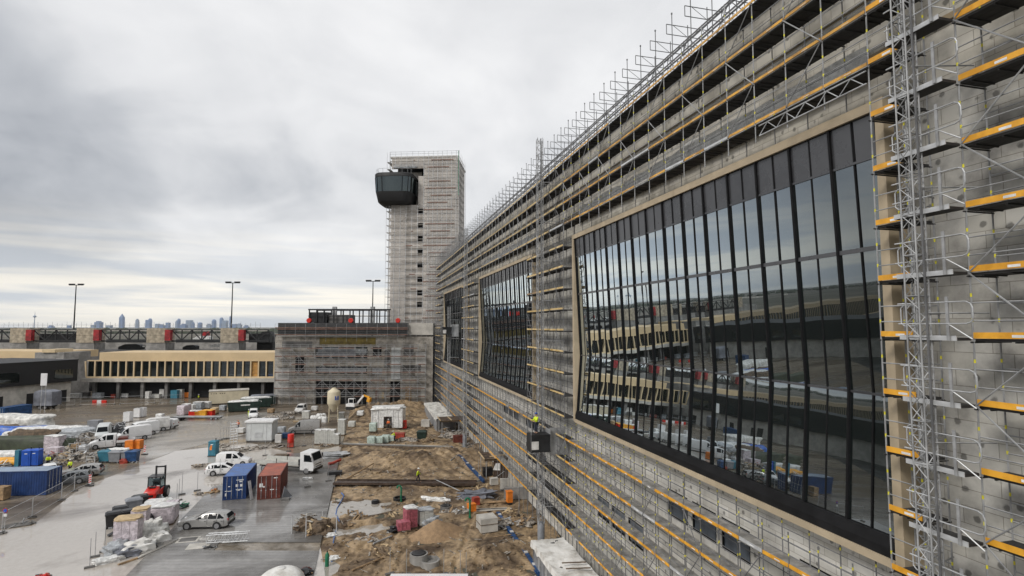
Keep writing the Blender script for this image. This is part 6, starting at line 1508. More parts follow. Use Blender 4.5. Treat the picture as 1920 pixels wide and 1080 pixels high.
crate("weight_slab", "black weighted slab at the edge of the dug strip", gp(628, 890), 0, 1.8, .8, .35, "black_plastic", "weight", feet=False); crate("timber_crate", "flat brown timber crate on the slab behind the truck", gp(528, 860), RF, 1.9, 1.0, .6, "timber_old"); mound("rag", "white rag on the slab beside the red container", gp(577, 899), 0, .55, .25, .22, "wrap_white", "rag", 1, .5, 2)

# ------------------------------------------------------------ platforms and huts along the terminal
def platform(label, px0, py0, px1, py1, z, dpt, group="timber platforms on props by the terminal"):
    a, b = at(px0, py0, z), at(px1, py1, z); d = b - a; L_ = hypot(d.x, d.y)
    t = thing("timber_platform", label, "platform", Vector((a.x, a.y, 0)), atan2(d.y, d.x), group)
    for k in range(int(dpt / .5)): MB().bx(0.03 * (k % 3), L_ + .04 * (k % 2), k * .5, k * .5 + .47, z - .05, z).build("board", "brown_board" if k % 3 else "timber_old", t)
    for y in (.1, dpt - .15): MB().bx(.05, L_ - .05, y, y + .12, z - .3, z - .052).build("beam", "timber_old", t)
    for x in (.3, L_ / 2, L_ - .3):
        for y in (.16, dpt - .1): MB().tube((x, y, -.2), (x, y, z - .3), .05, 6).build("prop", "galv_dull", t)
    MB().beam((0, -.05, z + .02), (0, dpt, z + .02), .12, .12).beam((L_ * .3, -.05, z + .03), (L_ * .28, dpt * .9, z + .03), .2, .06).build("edge_board", "timber_pale", t)
    return t, a, L_
t, a, L_ = platform("near dark timber platform on props with pale boards lying on top", 908, 861, 979, 857, 2.6, 4.2)
planks("pale boards lying loose on the near timber platform", Vector((a.x + 2.5, a.y + 1.6, 2.6)), R(18), 3.2, .7, 3, "timber_pale", seed=4)
t = thing("board_hut", "dark boarded hut with peeling white film under the near timber platform", "hut", gp(926, 899) + Vector((0, .3, 0)), RF)
MB().bx(0, 3.3, 0, 2.2, 0, 2.2).build("wall", "brown_board", t); MB().add([(-.05, -.02, 1.15), (.9, -.02, 1.1), (.9, -.02, 2.0), (.3, -.02, 2.0)], [(0, 1, 2, 3)]).build("film", "wrap_white", t); MB().beam((0.3, -.05, .2), (1.4, -.05, 1.0), .06, .06).beam((1.8, -.05, .2), (2.9, -.05, 1.1), .06, .06).build("brace", "galv", t)
platform("far timber platform on props beside the white covered shed", 826, 789, 895, 786, 2.8, 4.5)
heap("jumble of tools and scaffold parts under the far timber platform", gp(858, 818), 0, 3.5, 2, 1.2, 22, 33, ("debris", "galv", "galv_dull")); crate("rust_box", "rust red site box under the far timber platform", gp(862, 829), 0, 2.2, 1.2, 1.2, "rust_red")
crate("formwork_stack", "grey formwork panels stacked before the boarded hut", gp(972, 918), RF, 4.4, .4, 1.3, "concrete_light", "panel", feet=False); crate("formwork_stack", "grey formwork wall right of the orange box", gp(980, 938), RF, 4.2, .4, 1.2, "concrete", "panel", feet=False)
crate("timber_box", "small pale box in the shade left of the boarded hut", gp(926, 910), .1, .9, .7, .8, "concrete_light"); crate("generator", "dark machine box left of the boarded hut", gp(914, 893), 0, 1.2, .9, 1.0, "black_plastic", "machine")
for k, (px, py, h) in enumerate(((897, 902, 2.8), (943, 920, 2.3), (973, 969, 2.1), (840, 960, 1.6))): barrier_post(["steel prop standing at the walkway's right end", "steel prop before the boarded hut", "thin post on a foot below the orange box", "short post by the dark manhole ring"][k], px, py, h, "single posts in the dug strip")
def covered_shed(label, x0, x1, y0, y1, h, mat, seed, side="concrete_dark"):
    t = thing("covered_shed", label, "shed", Vector(((x0 + x1) / 2, (y0 + y1) / 2, 0)), 0, "low sheds under sheeting along the terminal"); a, b = (x1 - x0) / 2, (y1 - y0) / 2
    MB().bx(-a, a, -b, b, -.2, h).build("wall", side, t)
    for k in range(int(2 * b / .9)): MB().bx(-a - .05, -a - .002, -b + k * .9 + .1, -b + k * .9 + .8, 0, h - .12).build("board", "pvc_grey" if k % 2 else "galv_dull", t)
    f = MB(); fz = lambda x, y: h + .10 + .16 * noise.noise(Vector((x * .8, y * .5, seed))) + .06 * noise.noise(Vector((x * 3, y * 2, seed)))
    f.sheet(-a - .12, a + .05, -b - .08, b + .12, 18, 40, fz)
    n = 41
    for i in range(n - 1):      # hanging edge on the yard side
        y_0, y_1 = -b - .08 + (2 * b + .2) * i / 40, -b - .08 + (2 * b + .2) * (i + 1) / 40
        hz = lambda y: h - .35 + .22 * noise.noise(Vector((y * 1.3, 7, seed)))
        f.add([(-a - .12, y_0, fz(-a - .12, y_0)), (-a - .12, y_1, fz(-a - .12, y_1)), (-a - .18, y_1, hz(y_1)), (-a - .18, y_0, hz(y_0))], [(0, 1, 2, 3)])
    f.build("sheeting", mat, t, smooth=60)
    return t, a, b, fz
t, a, b, fz = covered_shed("long low shed under stained white sheeting at the foot of the nearest window", 13.5, 16.15, 30.0, 44.9, 1.75, "tarp_stained", 3)
for y, x in ((5.2, .3), (4.2, .25)): planks(f"{'far' if y > 5 else 'near'} dark batten lying across the stained white sheeting", Vector((14.8 + x, 37.4 + y - 3.2, 2.06)), R(-8), 1.9, .3, 1, "timber_old", "battens on the sheeting")
covered_shed("low shed under white sheeting at the far foot of the terminal", 12.7, 15.9, 104, 127, 2.3, "tarp_white", 9)
# things at the bottom edge
t = thing("white_table", "white flat panel on legs at the bottom edge below the manhole rings", "panel", gp(800, 1105) , RF); MB().bx(-2.9, 3.0, -2.5, 1.1, .55, .62).build("panel", "white_paint", t); MB().bx(-2.7, -2.6, -2.3, 1.0, -.2, .549).bx(2.6, 2.7, -2.3, 1.0, -.2, .549).build("leg", "timber_old", t)
for k, (px, py) in enumerate(((731, 1080), (762, 1080), (832, 1078), (863, 1082), (874, 1082))): barrier_post(f"thin rod rising behind the white panel, {['leftmost','second from the left','in the middle','second from the right','rightmost'][k]}", px, py, 2.0, "thin rods around the white panel")
t = thing("white_tank", "rounded white tank lid at the bottom edge of the slab", "tank", gp(527, 1105), 0); MB().blob((0, 0, .3), (1.75, 1.3, 1.15), 2, .08, 26, 14, 1.2, .8).build("tank", "tarp_stained", t, smooth=60); MB().lathe([(.3, 1.3), (.3, 1.5), (.2, 1.54)], 14).build("cap", "white_dirty", t)
heap("rusty tools and a brown drum heaped beside the white tank lid", gp(568, 1078), 0, .9, .6, .6, 12, 41, ("black_plastic", "rust_red", "timber"))
heap("red tipped gadget just visible at the bottom left edge", gp(80, 1086), 0, .6, .4, .55, 6, 44, ("red_paint", "black_plastic", "red_dirty"), ln=.6)
# ------------------------------------------------------------ goods stored on the apron
gs = "wrapped pallets heaped behind the forklift"
pallet_load("wrapped_pallet", "tall striped white pallet of boards, its top torn open, front of the heap", gp(240, 1023), RF + R(15), 1.9, 1.5, 2.45, "wrap_pink", "timber_pale", "pallet", gs, layers=3, seed=2)
pallet_load("wrapped_pallet", "striped white pallet just behind the tall torn one", gp(262, 1000), RF + R(15), 1.3, 1.2, 2.3, "wrap_pink", "timber_pale", "pallet", gs, layers=3, seed=3)
pallet_load("wrapped_pallet", "broad pallet with loose white film on top, middle of the heap", gp(285, 978), RF + R(20), 2.2, 1.6, 1.6, "black_plastic", "wrap_white", "pallet", gs, seed=4)
pallet_load("wrapped_pallet", "white capped pallet nearest the forklift's rear", gp(297, 962), RF + R(20), 2.2, 1.6, 1.25, "wrap_white", "wrap_white", "pallet", gs, seed=5)
pallet_load("wrapped_pallet", "white pallet with two rolls under film at the right of the heap", gp(306, 982), RF + R(20), 2.0, 1.4, 1.8, "wrap_pink", "wrap_white", "pallet", gs, seed=6)
pallet_load("wrapped_pallet", "pink and white striped pallet at the right back of the heap", gp(321, 972), RF + R(20), 1.1, 1.5, 1.7, "wrap_pink", None, "pallet", gs, layers=4, seed=7)
for k, (px, py, sx, sy, h, mt, lb) in enumerate(((285, 1008, 1.1, .9, 1.5, "tarp_white", "large crumpled white film over boards right of the tall striped pallet"), (296, 1015, .9, .6, .8, "tarp_stained", "dirty white film roll beside the timber rail"), (257, 1034, 1.3, .8, .9, "tarp_stained", "off white sack heap in front of the tall striped pallet"), (222, 1035, 1.0, .9, .85, "wrap_grey", "grey film covered bundle at the lower left of the heap"), (238, 1040, .9, .8, .75, "tarp_grey", "dark grey film bundle next to the grey one"), (205, 1052, 1.0, .45, .4, "wrap_white", "flat white sack lying at the very front"), (278, 1030, .6, .5, .5, "black_plastic", "black sack between the white films"), (272, 990, .6, 1.0, 1.4, "black_plastic", "black film edge of a pallet behind the striped ones"), (308, 964, .8, .6, 1.4, "tarp_white", "white hood of film by the forklift wheel"))):
    mound("film_bundle", lb, gp(px, py), R(25), sx, sy, h, mt, "bundle", k + 2, .55, 2.2, .6, "film bundles of the heap")
planks("rail of weathered boards along the right foot of the heap", gp(300, 1030), R(62), 4.6, .35, 2, "concrete_light", seed=2); planks("brown timber lying before the grey bundles", gp(240, 1052), R(48), 1.6, .4, 3, "timber", seed=3)
gb = "black waste bins behind the heap"
bin_("front black waste bin with a white notice", gp(213, 988), R(20), group=gb, s=1.15); bin_("black waste bin behind the front one", gp(225, 976), R(20), group=gb, s=1.1); bin_("black waste bin right of the front pair", gp(236, 983), R(25), group=gb, s=1.1)
bin_("grey lidded bin beside the forklift", gp(250, 962), R(25), "pvc_grey", gb, 1.2); bin_("second grey lidded bin left of the forklift's front", gp(262, 956), R(25), "black_plastic", gb, 1.2)
t = thing("black_sheet", "long black sheet leaning down along the bins", "sheet", gp(235, 998), R(35)); MB().beam((-1.4, 0, .1), (1.6, 0, 1.3), .5, .06).build("sheet", "black_plastic", t)
for k, (px, py, h) in enumerate(((168, 1064, 2.35), (178, 1044, 2.1), (196, 1034, 2.2), (331, 944, 2.2), (335, 938, 2.4), (341, 927, 2.6))):
    barrier_post(["nearest bare fence post on a weighted foot", "bare fence post behind the nearest one", "bare fence post beside the grey bundles", "left fence post right of the forklift", "middle fence post right of the forklift", "right fence post right of the forklift"][k], px, py, h)
for k, (px, py) in enumerate(((370, 922), (412, 894), (438, 862), (497, 856), (541, 848), (570, 838), (586, 850), (577, 916), (616, 905))):
    barrier_post(["thin post left of the short blue container", "thin post before the older white estate", "thin post left of the white cabin's rubble", "thin post on the slab before the white cabin", "thin post in front of the red tank", "thin post right of the red tank", "thin post above the truck cab", "thin post right of the red container", "thin post at the slab's right edge"][k], px, py - 2, 2.2, "thin posts across the middle yard")
heap("tangle of straps and green net beside the fence posts", gp(338, 950), 0, 1.0, .8, .4, 14, 51, ("dark_green", "galv_white", "green_plastic"), ln=.9)
heap("low ring of straps on the wet apron left of the blue container", gp(380, 926), 0, 1.2, .5, .25, 9, 52, ("debris", "timber_pale", "black_plastic")); heap("orange brown bundle against the blue container's corner", gp(403, 924), 0, .6, .5, .5, 7, 53, ("timber", "timber_old", "orange"), ln=.6)
heap("timber and hoses on the apron before the white estate car", gp(383, 874), 0, 2.2, .6, .45, 12, 54)
# aluminium truss sections
t = thing("truss_section", "silver truss sections dumped behind the foreground estate car", "truss", gp(432, 1022), R(-8))
for k, (x, y, L_) in enumerate(((-.9, .3, 2.6), (.4, -.1, 2.2))):
    for dz in (.1, .75):
        for dy in (0, .5): MB().tube((x - L_/2, y + dy, dz + .12 * k), (x + L_/2, y + dy, dz + .12 * k + .08), .045, 6).build("chord", "galv_white", t)
    m = MB()
    for j in range(7):
        x0 = x - L_/2 + L_ * j / 7; m.tube((x0, y, .1 + .12*k), (x0 + L_/7, y, .75 + .12*k), .03, 5).tube((x0, y, .1 + .12*k), (x0, y, .75 + .12*k), .02, 5).tube((x0, y, .75 + .12*k), (x0, y + .5, .75 + .12*k), .02, 5)
    m.build("web", "galv_white", t)
heap("black shackles heaped before the silver truss sections", gp(392, 1028), 0, .7, .3, .3, 9, 55, ("black_plastic", "steel_dark", "galv_dull"), ln=.5)
for k, (px, py) in enumerate(((353, 1013), (372, 1025))): t = thing("drain", ["square drain cover with a pale frame in the slab", "pale square plate in the slab next to the drain cover"][k], "drain cover", gp(px, py) + Vector((0, 0, .0)), 0, "plates in the slab"); MB().bx(-.9, .9, -.7, .7, .004, .012).build("frame", "concrete_light", t); MB().bx(-.7, .7, -.5, .5, .0125, .02).build("cover", "concrete_dark" if k == 0 else "concrete_light", t)
# two crates of timber on the slab
for k, (px, py, lb) in enumerate(((576, 992, "left crate heaped with dark timber offcuts and a white frame"), (602, 998, "right crate heaped with pale timber offcuts"))):
    t = heap(lb, gp(px, py), R(5), 1.35, 1.0, 1.5, 34, 60 + k, ("timber_old", "timber_old", "timber_pale" if k else "concrete_light"), "timber_crate", "crate", "crates of timber offcuts", 1.3)
    for x in (-1.35, 1.35): MB().tube((x, -1, 0), (x, -1, 1.75), .05, 5).build("stanchion", "galv_white", t)
planks("tilted pallet board leaning between the two timber crates", gp(588, 1000), R(60), 1.8, .6, 4, "timber", seed=9)

# rubble ring round the white cabin, spindly frames, fence fields
for k, (px, py, sx, lb) in enumerate(((436, 846, 3.4, "rubble with sheet scraps before the spindly frames"), (470, 842, 2.6, "rubble and cables before the white cabin"), (505, 838, 2.4, "rubble in front of the electric cabinet"), (412, 838, 1.6, "low rubble right of the teal toilet"))): heap(lb, gp(px, py), 0, sx, 1.0, .55, 16, 70 + k, ("debris", "concrete_light", "timber_old"), group="rubble around the white cabin")
t = thing("scaffold_ladder", "grey spiral of stacked scaffold ladders beside the orange clad person", "ladder", gp(438, 832), RF); m = MB()
for sx in (-.6, 0, .6): MB().tube((sx, 0, 0), (sx, 0, 3.6), .05, 6).build("standard", "galv_white", t)
for k in range(8): m.tube((-.6, 0, .3 + k * .42), (.6, 0, .45 + k * .42), .045, 5).tube((-.6, .0, .45 + k * .42), (.0, .5, .4 + k * .42), .03, 5).tube((.0, .5, .4 + k * .42), (.6, 0, .45 + k * .42), .03, 5)
m.build("rung", "galv_white", t)
for k, (px, py) in enumerate(((413, 825), (419, 823), (424, 822), (428, 822))): barrier_post(f"{['first','second','third','fourth'][k]} from the left of four rods sticking up left of the ladders", px, py, 2.0, "rods by the scaffold ladders")
heap("debris with a leaning ladder right of the small white van", gp(520, 786), 0, 4.0, 1.2, 1.1, 26, 80, ("debris", "timber_old", "galv_white"), ln=2.2); heap("dark scrap heap further right of the leaning ladder", gp(545, 776), 0, 2.6, 1.0, .9, 16, 81, ("debris", "timber_old", "galv_dull"))
planks("orange and pale boards laid out before the end of the beige wing", gp(548, 752), RF, 12, 1.6, 6, "timber_pale", seed=12); planks("yellow timber pallet parts near the white sacks", gp(561, 790), RF, 2.4, 1.0, 5, "timber_pale", seed=13)
# pallets of red and yellow sacks
gr_ = "pallets near the beige container"
for k, (px, py, w, h, mt, cp, lb) in enumerate(((341, 779, 1.6, 2.2, "wrap_pink", None, "pink wrapped pallet stack at the left end of the group"), (349, 777, 1.5, 2.3, "wrap_pink", "wrap_white", "pale lilac pallet stack next to the pink one"), (357, 771, 1.8, 1.6, "wrap_white", None, "white wrapped pallet behind the lilac stack"), (366, 781, 2.2, 1.3, "red_paint", "wrap_white", "pallet of red sacks"), (378, 781, 2.4, 1.4, "yellow", None, "pallet of yellow sacks"), (391, 780, 2.2, 1.3, "red_paint", "yellow", "pallet of mixed red and yellow sacks"), (372, 768, 2.0, 1.8, "wrap_grey", "wrap_white", "grey wrapped pallet behind the red sacks"), (386, 766, 2.0, 1.7, "white_dirty", None, "off white carton pallet behind the yellow sacks"), (402, 776, 1.3, 1.4, "timber_pale", None, "tan carton pallet right of the sacks"))):
    pallet_load("sack_pallet", lb, gp(px, py), RF, w, 1.4, h, mt, cp, "pallet", gr_, layers=4 if k in (3, 4, 5) else 0, seed=k)
t = thing("flat_trailer", "low flat trailer under the coloured sacks", "trailer", gp(374, 786), RF); MB().bx(-5, 5, -1.0, .2, .55, .75).build("bed", "galv_dull", t); MB().bx(-4.8, 4.8, -.9, 0, .3, .549).build("chassis", "black_plastic", t)
for x in (-4, -3, 3, 4): wheel(t, x, -.9, .3, .25, s=-1)
# goods under the beige wing
gu = "goods in the shade under the beige wing"
rr = random.Random(11)
for k, (px, w, h, mt, lb) in enumerate(((106, 2.0, 1.6, "concrete_light", "pale box"), (140, 3.2, 1.2, "wrap_white", "flat white sheet pile"), (160, 2.0, 1.4, "concrete_dark", "dark box"), (184, 2.4, 1.5, "wrap_grey", "grey wrapped bundle"), (214, 1.0, 1.0, "red_dirty", "small red box"), (236, 1.6, 1.1, "wrap_white", "white carton"), (278, 1.0, 1.9, "white_dirty", "tall white cabinet"), (292, 2.6, 1.0, "stone_pale", "low pale stack"), (305, 1.2, 2.3, "white_dirty", "tall off white locker"), (328, 1.8, 2.2, "teal", "blue barrel group"), (338, 1.5, 2.3, "stone_pale", "pale upright panel stack"), (352, 2.2, 1.4, "orange", "orange machine"))):
    crate("stored_goods", f"{lb} in the shade under the beige wing", gp(px, 747 - (k % 3)), RF, w, 1.2, h, mt, "goods", gu, lid=None)
heap("clutter in front of the dark gate of the grey block", gp(655, 752), 0, 5, 1.2, 1.4, 22, 90, ("debris", "orange", "galv_dull")); crate("open_container", "red container frame inside the gate of the grey block", gp(672, 748), RF, 2.8, 1.2, 2.6, "red_dirty", "frame"); crate("white_hoarding", "white hoarding boards at the foot of the grey block", gp(752, 752), RF, 2.6, .2, 1.3, "white_dirty", "hoarding")

# ------------------------------------------------------------ the crowded left side
for nm, px, py, rz, sx, sy, h, mt, lb, sd in (
    ("tarpaulin", 28, 806, .0, 6.0, 2.2, 2.6, "tarp_white", "long white tarpaulin cover at the left edge, farthest back", 1),
    ("tarpaulin", 30, 822, .05, 5.2, 1.4, 1.9, "blue_tarp", "bright blue tarpaulin over stored boards", 2),
    ("tarpaulin", 62, 826, .1, 5.0, 1.3, 2.0, "wrap_white", "white film over long boards in front of the blue tarpaulin", 3),
    ("tarpaulin", 112, 822, .1, 4.8, 1.6, 2.0, "wrap_white", "white film covered rows of goods further right", 4),
    ("tarpaulin", 140, 824, .1, 2.8, 1.6, 1.8, "wrap_grey", "grey film covered stack beside the rusty stands", 5),
    ("tarpaulin", 24, 846, .02, 9.0, .9, 2.2, "tarp_green", "long dark green tarpaulin wall of sheeted goods", 6),
    ("tarpaulin", 12, 862, .05, 3.6, 1.0, 1.1, "wrap_white", "white sheet heap left of the blue toilets", 7)):
    mound(nm, lb, gp(px, py) + Vector((0, sy * .8, 0)), RF + rz, sx, sy, h, mt, "tarpaulin", sd, .28, 1.7, .45, "sheeted goods on the left side")
pallet_load("wrapped_pallet", "upper white wrapped block at the end of the green tarpaulin", gp(102, 846), RF, 2.4, 1.4, 2.4, "wrap_pink", "wrap_white", "pallet", "white blocks by the green tarpaulin", layers=4)
pallet_load("wrapped_pallet", "lower white wrapped block in front of the green tarpaulin's end", gp(102, 858), RF, 1.9, 1.2, 1.6, "wrap_pink", None, "pallet", "white blocks by the green tarpaulin", layers=3)
for k, (px, py, sx, h, ms, lb) in enumerate(((60, 862, 3.5, 1.2, ("debris", "galv", "timber"), "clutter of frames behind the blue toilets"), (140, 862, 2.6, 1.5, ("debris", "timber", "timber_pale"), "timber and crates left of the blue skips"), (165, 862, 2.4, 1.3, ("debris", "black_plastic", "galv_white"), "mixed scrap with white sacks in front of the pickup"), (150, 838, 3.0, 2.2, ("debris", "galv_white", "galv"), "tall bundle of steel frames left of the pickup"), (168, 826, 2.4, 2.2, ("debris", "galv_white", "galv_dull"), "steel frames under film behind the pickup"), (205, 812, 3.0, 2.0, ("black_plastic", "galv_dull", "galv"), "dark machine parts behind the large white van"), (96, 862, 2.2, 1.2, ("debris", "red_dirty", "timber"), "small red and brown clutter behind the yellow vested person"), (20, 872, 2.6, .9, ("debris", "timber", "wrap_white"), "sacks and boards left of the teal box"), (128, 850, 2.2, 1.3, ("debris", "galv_white", "timber_pale"), "pale frames beside the white wrapped blocks"), (185, 858, 2.0, 1.0, ("debris", "timber_pale", "timber_old"), "cardboard and planks before the pickup's front wheel"), (110, 872, 1.8, .8, ("debris", "galv", "timber_pale"), "tools on trestles behind the silver estate"), (225, 806, 2.4, 1.8, ("black_plastic", "galv", "galv_dull"), "dark engine parts beside the row of vans"), (85, 815, 3, 1.0, ("debris", "timber_old", "galv_dull"), "brown timber along the back of the covered goods"))):
    heap(lb, gp(px, py), R(10 * k), sx, 1.1, h, 24, 100 + k, ms, group="clutter on the left side of the yard", ln=1.6)
for k, (px, py, mt, lb) in enumerate(((197, 866, "teal", "left teal blue tub in front of the pickup"), (206, 864, "teal", "right teal blue tub in front of the pickup"), (217, 867, "pvc_grey", "grey bin with a white top right of the teal tubs"), (229, 865, "black_plastic", "dark bin right of the grey one"), (240, 866, "pvc_grey", "grey bin left of the dark post"), (248, 866, "blue_paint", "dark blue bin at the right end of the row"))): bin_(lb, gp(px, py), RF + R(8), mt, "tubs and bins before the pickup", s=1.3)
for k, (px, py, lb) in enumerate(((245, 842, "left orange box behind the bins"), (258, 841, "right orange box behind the bins"))): crate("orange_crate", lb, gp(px, py), RF, 1.25, 1.0, 1.35, "orange", "box", "orange boxes behind the bins")
mound("white_sheet", "white sheet with a red edge thrown over the bins", gp(222, 864) + Vector((0, 0, 1.5)), RF, 1.4, .6, .4, "wrap_white", "sheet", 6, .4, 2); mound("orange_cone_bag", "small orange red bag on the ground before the bins", gp(232, 868), 0, .5, .35, .6, "red_dirty", "bag", 4, .5, 2)
for k, (px, py, lb) in enumerate(((168, 911, "red and white warning beacon board before the silver estate"), (271, 852, "red and white warning beacon board right of the bins"))):
    t = thing("warning_board", lb, "beacon board", gp(px, py), RF, "red and white warning boards"); MB().bx(-.16, .16, 0, .05, .3, 1.35).build("board", "white_paint", t)
    for j in range(4): MB().add([(-.155, -.004, .38 + j * .26), (.155, -.004, .5 + j * .26), (.155, -.004, .63 + j * .26), (-.155, -.004, .51 + j * .26)], [(0, 1, 2, 3)]).build("stripe", "red_paint", t)
    MB().bx(-.4, .4, -.2, .25, 0, .12).build("foot", "black_plastic", t); MB().bx(-.03, .03, .051, .09, .12, 1.3).build("post", "galv", t)
for k, (px, py, lb) in enumerate(((259, 782, "left white liquid tote behind the row of vans"), (266, 781, "right white liquid tote behind the row of vans"), (240, 790, "white liquid tote above the large white van"))): crate("liquid_tote", lb, gp(px, py), RF, 1.3, 1.2, 1.9, "white_paint", "tote", "white liquid totes", lid="galv_white")
crate("site_cabinet", "small grey cabinet with a purple grey top behind the grey truck", gp(178, 806), RF, 2.0, 1.4, 1.8, "pvc_grey", "cabinet"); mound("grey_cart", "dark cart on the apron beyond the row of vans", gp(322, 788), 0, 2.4, .8, .6, "black_plastic", "cart", 5, .5, 2)
crate("flat_stack", "low white slab stack beyond the last van", gp(312, 795), RF, 4.0, 2.0, .6, "concrete_light", "stack"); t = thing("fence_barrier", "low red and white barrier on the far wet yard", "barrier", gp(187, 755), RF)
for k in range(3): MB().bx(-1.8 + k * 1.2, -.7 + k * 1.2, -.2, .2, 0, .7).build("segment", "white_paint" if k % 2 else "red_paint", t)
crate("pallet_stack", "stack of brown pallets leaning beside the long blue container", gp(3, 936), RF, 1.2, 1.0, 1.4, "timber", "pallet"); mound("yellow_tarp", "yellow tarpaulin on the far corner behind the long blue container", gp(14, 872), RF, 2.6, .6, 1.0, "yellow", "tarpaulin", 3, .3, 1.6)
# mesh fences
fence_panel("mesh fence panel at the left bottom, first from the edge", (-60, 1008), (4, 1000)); fence_panel("mesh fence panel between the two nearest left feet", (4, 1000), (60, 970)); fence_panel("mesh fence panel before the long blue container", (60, 970), (115, 938)); fence_panel("mesh fence panel leading to the warning board", (115, 938), (139, 921)); fence_panel("mesh fence panel at the warning board", (139, 921), (170, 907))
for k, (a, b) in enumerate((((70, 768 - 6), (140, 760)), ((150, 760), (215, 758)), ((225, 758), (290, 756)), ((300, 756), (345, 754)))):
    fence_panel(f"long mesh fence on the far yard before the beige wing, {['leftmost','second from the left','third from the left','rightmost'][k]} run", a, b, group="far fence runs")
t = thing("parking_sign", "small round red and blue sign on a post by the left fence", "sign", gp(8, 998), RF); MB().tube((0, 0, 0), (0, 0, 2.3), .03, 6).build("post", "galv", t); MB().lathe([(.24, -.06), (.24, -.035)], 18, (0, 0, 2.05), axis="y").build("disc", "red_panel", t); MB().lathe([(.17, -.065), (.17, -.0605)], 18, (0, 0, 2.05), axis="y").build("inner_disc", "blue_loo", t); MB().bx(-.2, .2, -.06, -.035, 1.5, 1.75).build("plate", "sticker", t)
heap("grey fence feet stacked at the left bottom", gp(32, 985), R(15), 1.6, .5, .35, 10, 130, ("concrete_dark", "concrete_dark", "galv_dull"), ln=.9)

# more stored goods in the crowd at the left and along the terminal's foot
def stillage(lb, px, py, w=1.6, h=1.3, load="debris", grp="steel stillages among the stored goods"):
    t = thing("stillage", lb, "stillage", gp(px, py), RF + R((px * 7) % 30 - 15), grp); m = MB()
    for x in (-w/2, w/2):
        for y in (-.5, .5): m.bx(x - .04, x + .04, y - .04, y + .04, 0, h)
    for z in (.12, h * .55, h - .05):
        for y in (-.5, .5): m.bx(-w/2 + .041, w/2 - .041, y - .025, y + .025, z - .025, z + .025)
    m.build("frame", "galv", t); MB().blob((0, 0, h * .5), (w * .42, .42, h * .42), px, .5, 12, 8, 2.2, .5).build("load", load, t)
for k, (px, py, w, h, ld, lb) in enumerate(((118, 838, 1.8, 1.7, "galv_dull", "steel stillage of grey parts right of the green tarpaulin"), (131, 836, 1.6, 1.9, "wrap_grey", "steel stillage of film wrapped parts second from the green tarpaulin"), (143, 848, 1.6, 1.5, "timber", "steel stillage of brown boards before the grey film stack"), (157, 850, 1.5, 1.4, "galv_white", "steel stillage of pale tubes left of the pickup's nose"), (152, 818, 1.8, 1.9, "galv_dull", "steel stillage behind the grey film stack"), (121, 862, 1.5, 1.2, "timber_pale", "steel stillage of pale timber above the yellow jacketed person"), (176, 868, 1.5, 1.1, "debris", "steel stillage of scrap left of the teal tubs"), (80, 868, 1.4, 1.1, "wrap_grey", "steel stillage right of the blue toilets"))): stillage(lb, px, py, w, h, ld)
for k, (px, py, sx, h, mt, lb) in enumerate(((8, 815, 2.6, 1.5, "timber_old", "brown timber stack between the white and blue covers"), (70, 812, 3.0, 1.2, "wrap_grey", "grey film row behind the blue tarpaulin"), (90, 836, 2.6, 1.4, "wrap_white", "white film row on top of the green tarpaulin's end"), (50, 834, 4.0, 2.3, "timber_old", "dark board ends showing above the green tarpaulin"))):
    mound("covered_stack", lb, gp(px, py) + Vector((0, 1.5, 0)), RF, sx, 1.0, h, mt, "stack", k + 20, .35, 2.2, .5, "covered stacks on the left side")
for k, (px, py, mt, h, lb) in enumerate(((300, 790, "wrap_white", 1.6, "white pallet beyond the row of vans"), (418, 770, "wrap_grey", 1.3, "grey pallet left of the white van facing the camera"), (452, 812, "white_dirty", 1.0, "white carton pallet by the orange jacketed person"), (528, 812, "wrap_grey", 1.2, "grey film pallet right of the white cabin"), (536, 822, "blue_paint", 1.0, "dark blue pallet right of the electric cabinet"), (508, 774, "timber", 1.0, "brown pallet left of the leaning ladder heap"), (590, 770, "white_dirty", 1.1, "white carton pallet beside the far van"), (660, 800, "stone_pale", 1.2, "pale pallet right of the silo"), (676, 786, "wrap_white", 1.1, "white pallet left of the sheeted shelter"))):
    pallet_load("goods_pallet", lb, gp(px, py), RF, 1.3, 1.1, h, mt, None, "pallet", "single pallets across the middle yard", seed=k + 40)
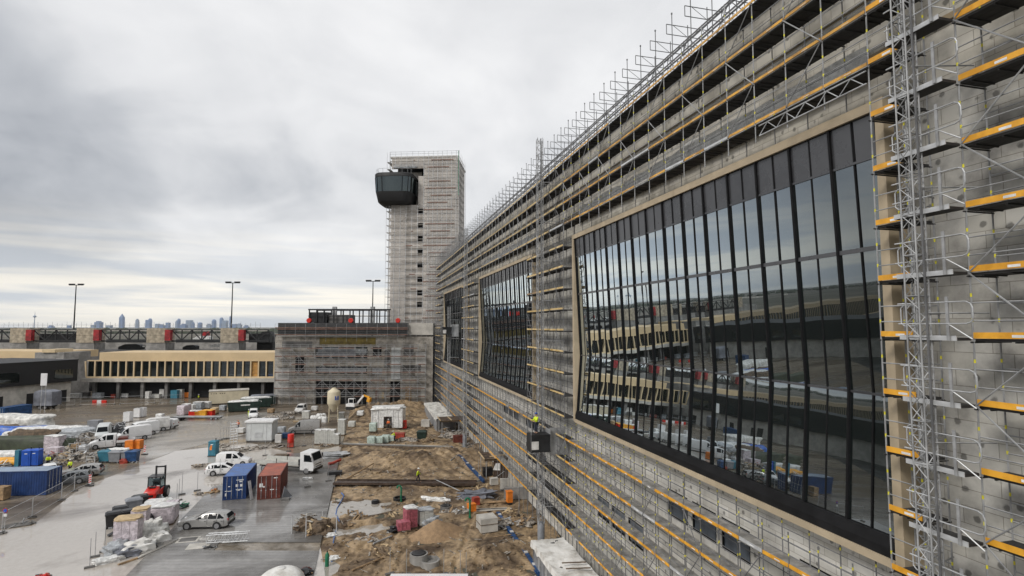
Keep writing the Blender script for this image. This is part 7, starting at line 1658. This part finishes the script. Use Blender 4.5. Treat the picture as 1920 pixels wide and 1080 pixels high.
for k, (px, py, sx, sy, h, n, lb) in enumerate(((905, 842, 2.0, 1.6, 1.0, 20, "scaffold boards and sacks between the two timber platforms"), (880, 838, 1.6, 1.2, .8, 16, "planks and buckets left of the scaffold boards heap"), (900, 925, 1.8, 1.0, .7, 18, "muddy boards at the right end of the walkway"), (940, 985, 1.5, 1.4, .6, 16, "stones and boards right of the concrete block"), (960, 965, 1.2, .9, .6, 14, "fittings spilled below the orange box"), (985, 985, 1.1, 1.1, .7, 16, "scaffold couplers heaped left of the mast foot"), (715, 1040, 1.5, .8, .35, 14, "roots and scraps left of the manhole cone"), (668, 965, 1.4, .7, .4, 14, "planks sunk between the two puddles"), (735, 965, 1.2, .6, .4, 12, "scrap timber before the green pipe"), (690, 1020, 1.3, .8, .4, 12, "broken boards below the second puddle"), (800, 830, 1.5, .9, .7, 14, "buckets and boards right of the green bin"), (835, 810, 1.6, 1.2, .9, 16, "formwork scraps left of the rust red box"))):
    heap(lb, gp(px, py), R(17 * k), sx, sy, h, n, 200 + k, ("debris", "timber", "galv_dull") if k % 2 else ("dirt", "timber_old", "timber_pale"), group="heaps in the dug strip", ln=1.3)
for k, (a, b, r) in enumerate((((640, 905), (700, 880), .09), ((815, 905), (862, 934), .05), ((872, 1010), (915, 1062), .07), ((735, 1010), (700, 1030), .08), ((660, 1075), (720, 1050), .08), ((845, 870), (878, 842), .08))):
    p, q_ = gp(*a), gp(*b); d = q_ - p; t = thing("loose_pole", ["pole left of the walking worker beyond the walkway", "thin pole slanting over the walkway's right half", "pole lying right of the sand pile", "pole lying below the pink bricks", "pole at the bottom left of the dug strip", "pole near the far blue beam"][k], "pole", p, 0, "loose poles in the dug strip")
    MB().tube((0, 0, .12 if k != 1 else .5), (d.x, d.y, d.z + .15 + (.6 if k == 1 else 0)), r, 6).build("pole", "timber" if k % 2 == 0 else "galv_dull", t)
# ------------------------------------------------------------ the air: thin haze that greys the far skyline
hz = bpy.data.materials.new("haze"); hz.use_nodes = True
t = hz.node_tree
for n in list(t.nodes):
    if n.type != "OUTPUT_MATERIAL": t.nodes.remove(n)
v = t.nodes.new("ShaderNodeVolumePrincipled"); v.inputs["Color"].default_value = (0.86, 0.93, 1.0, 1); v.inputs["Density"].default_value = 2.2e-5
t.links.new(v.outputs[0], t.nodes["Material Output"].inputs["Volume"])
struct("haze", MB().bx(-16000, 16000, -2500, 22000, -1.2, 330), hz, kind="stuff")
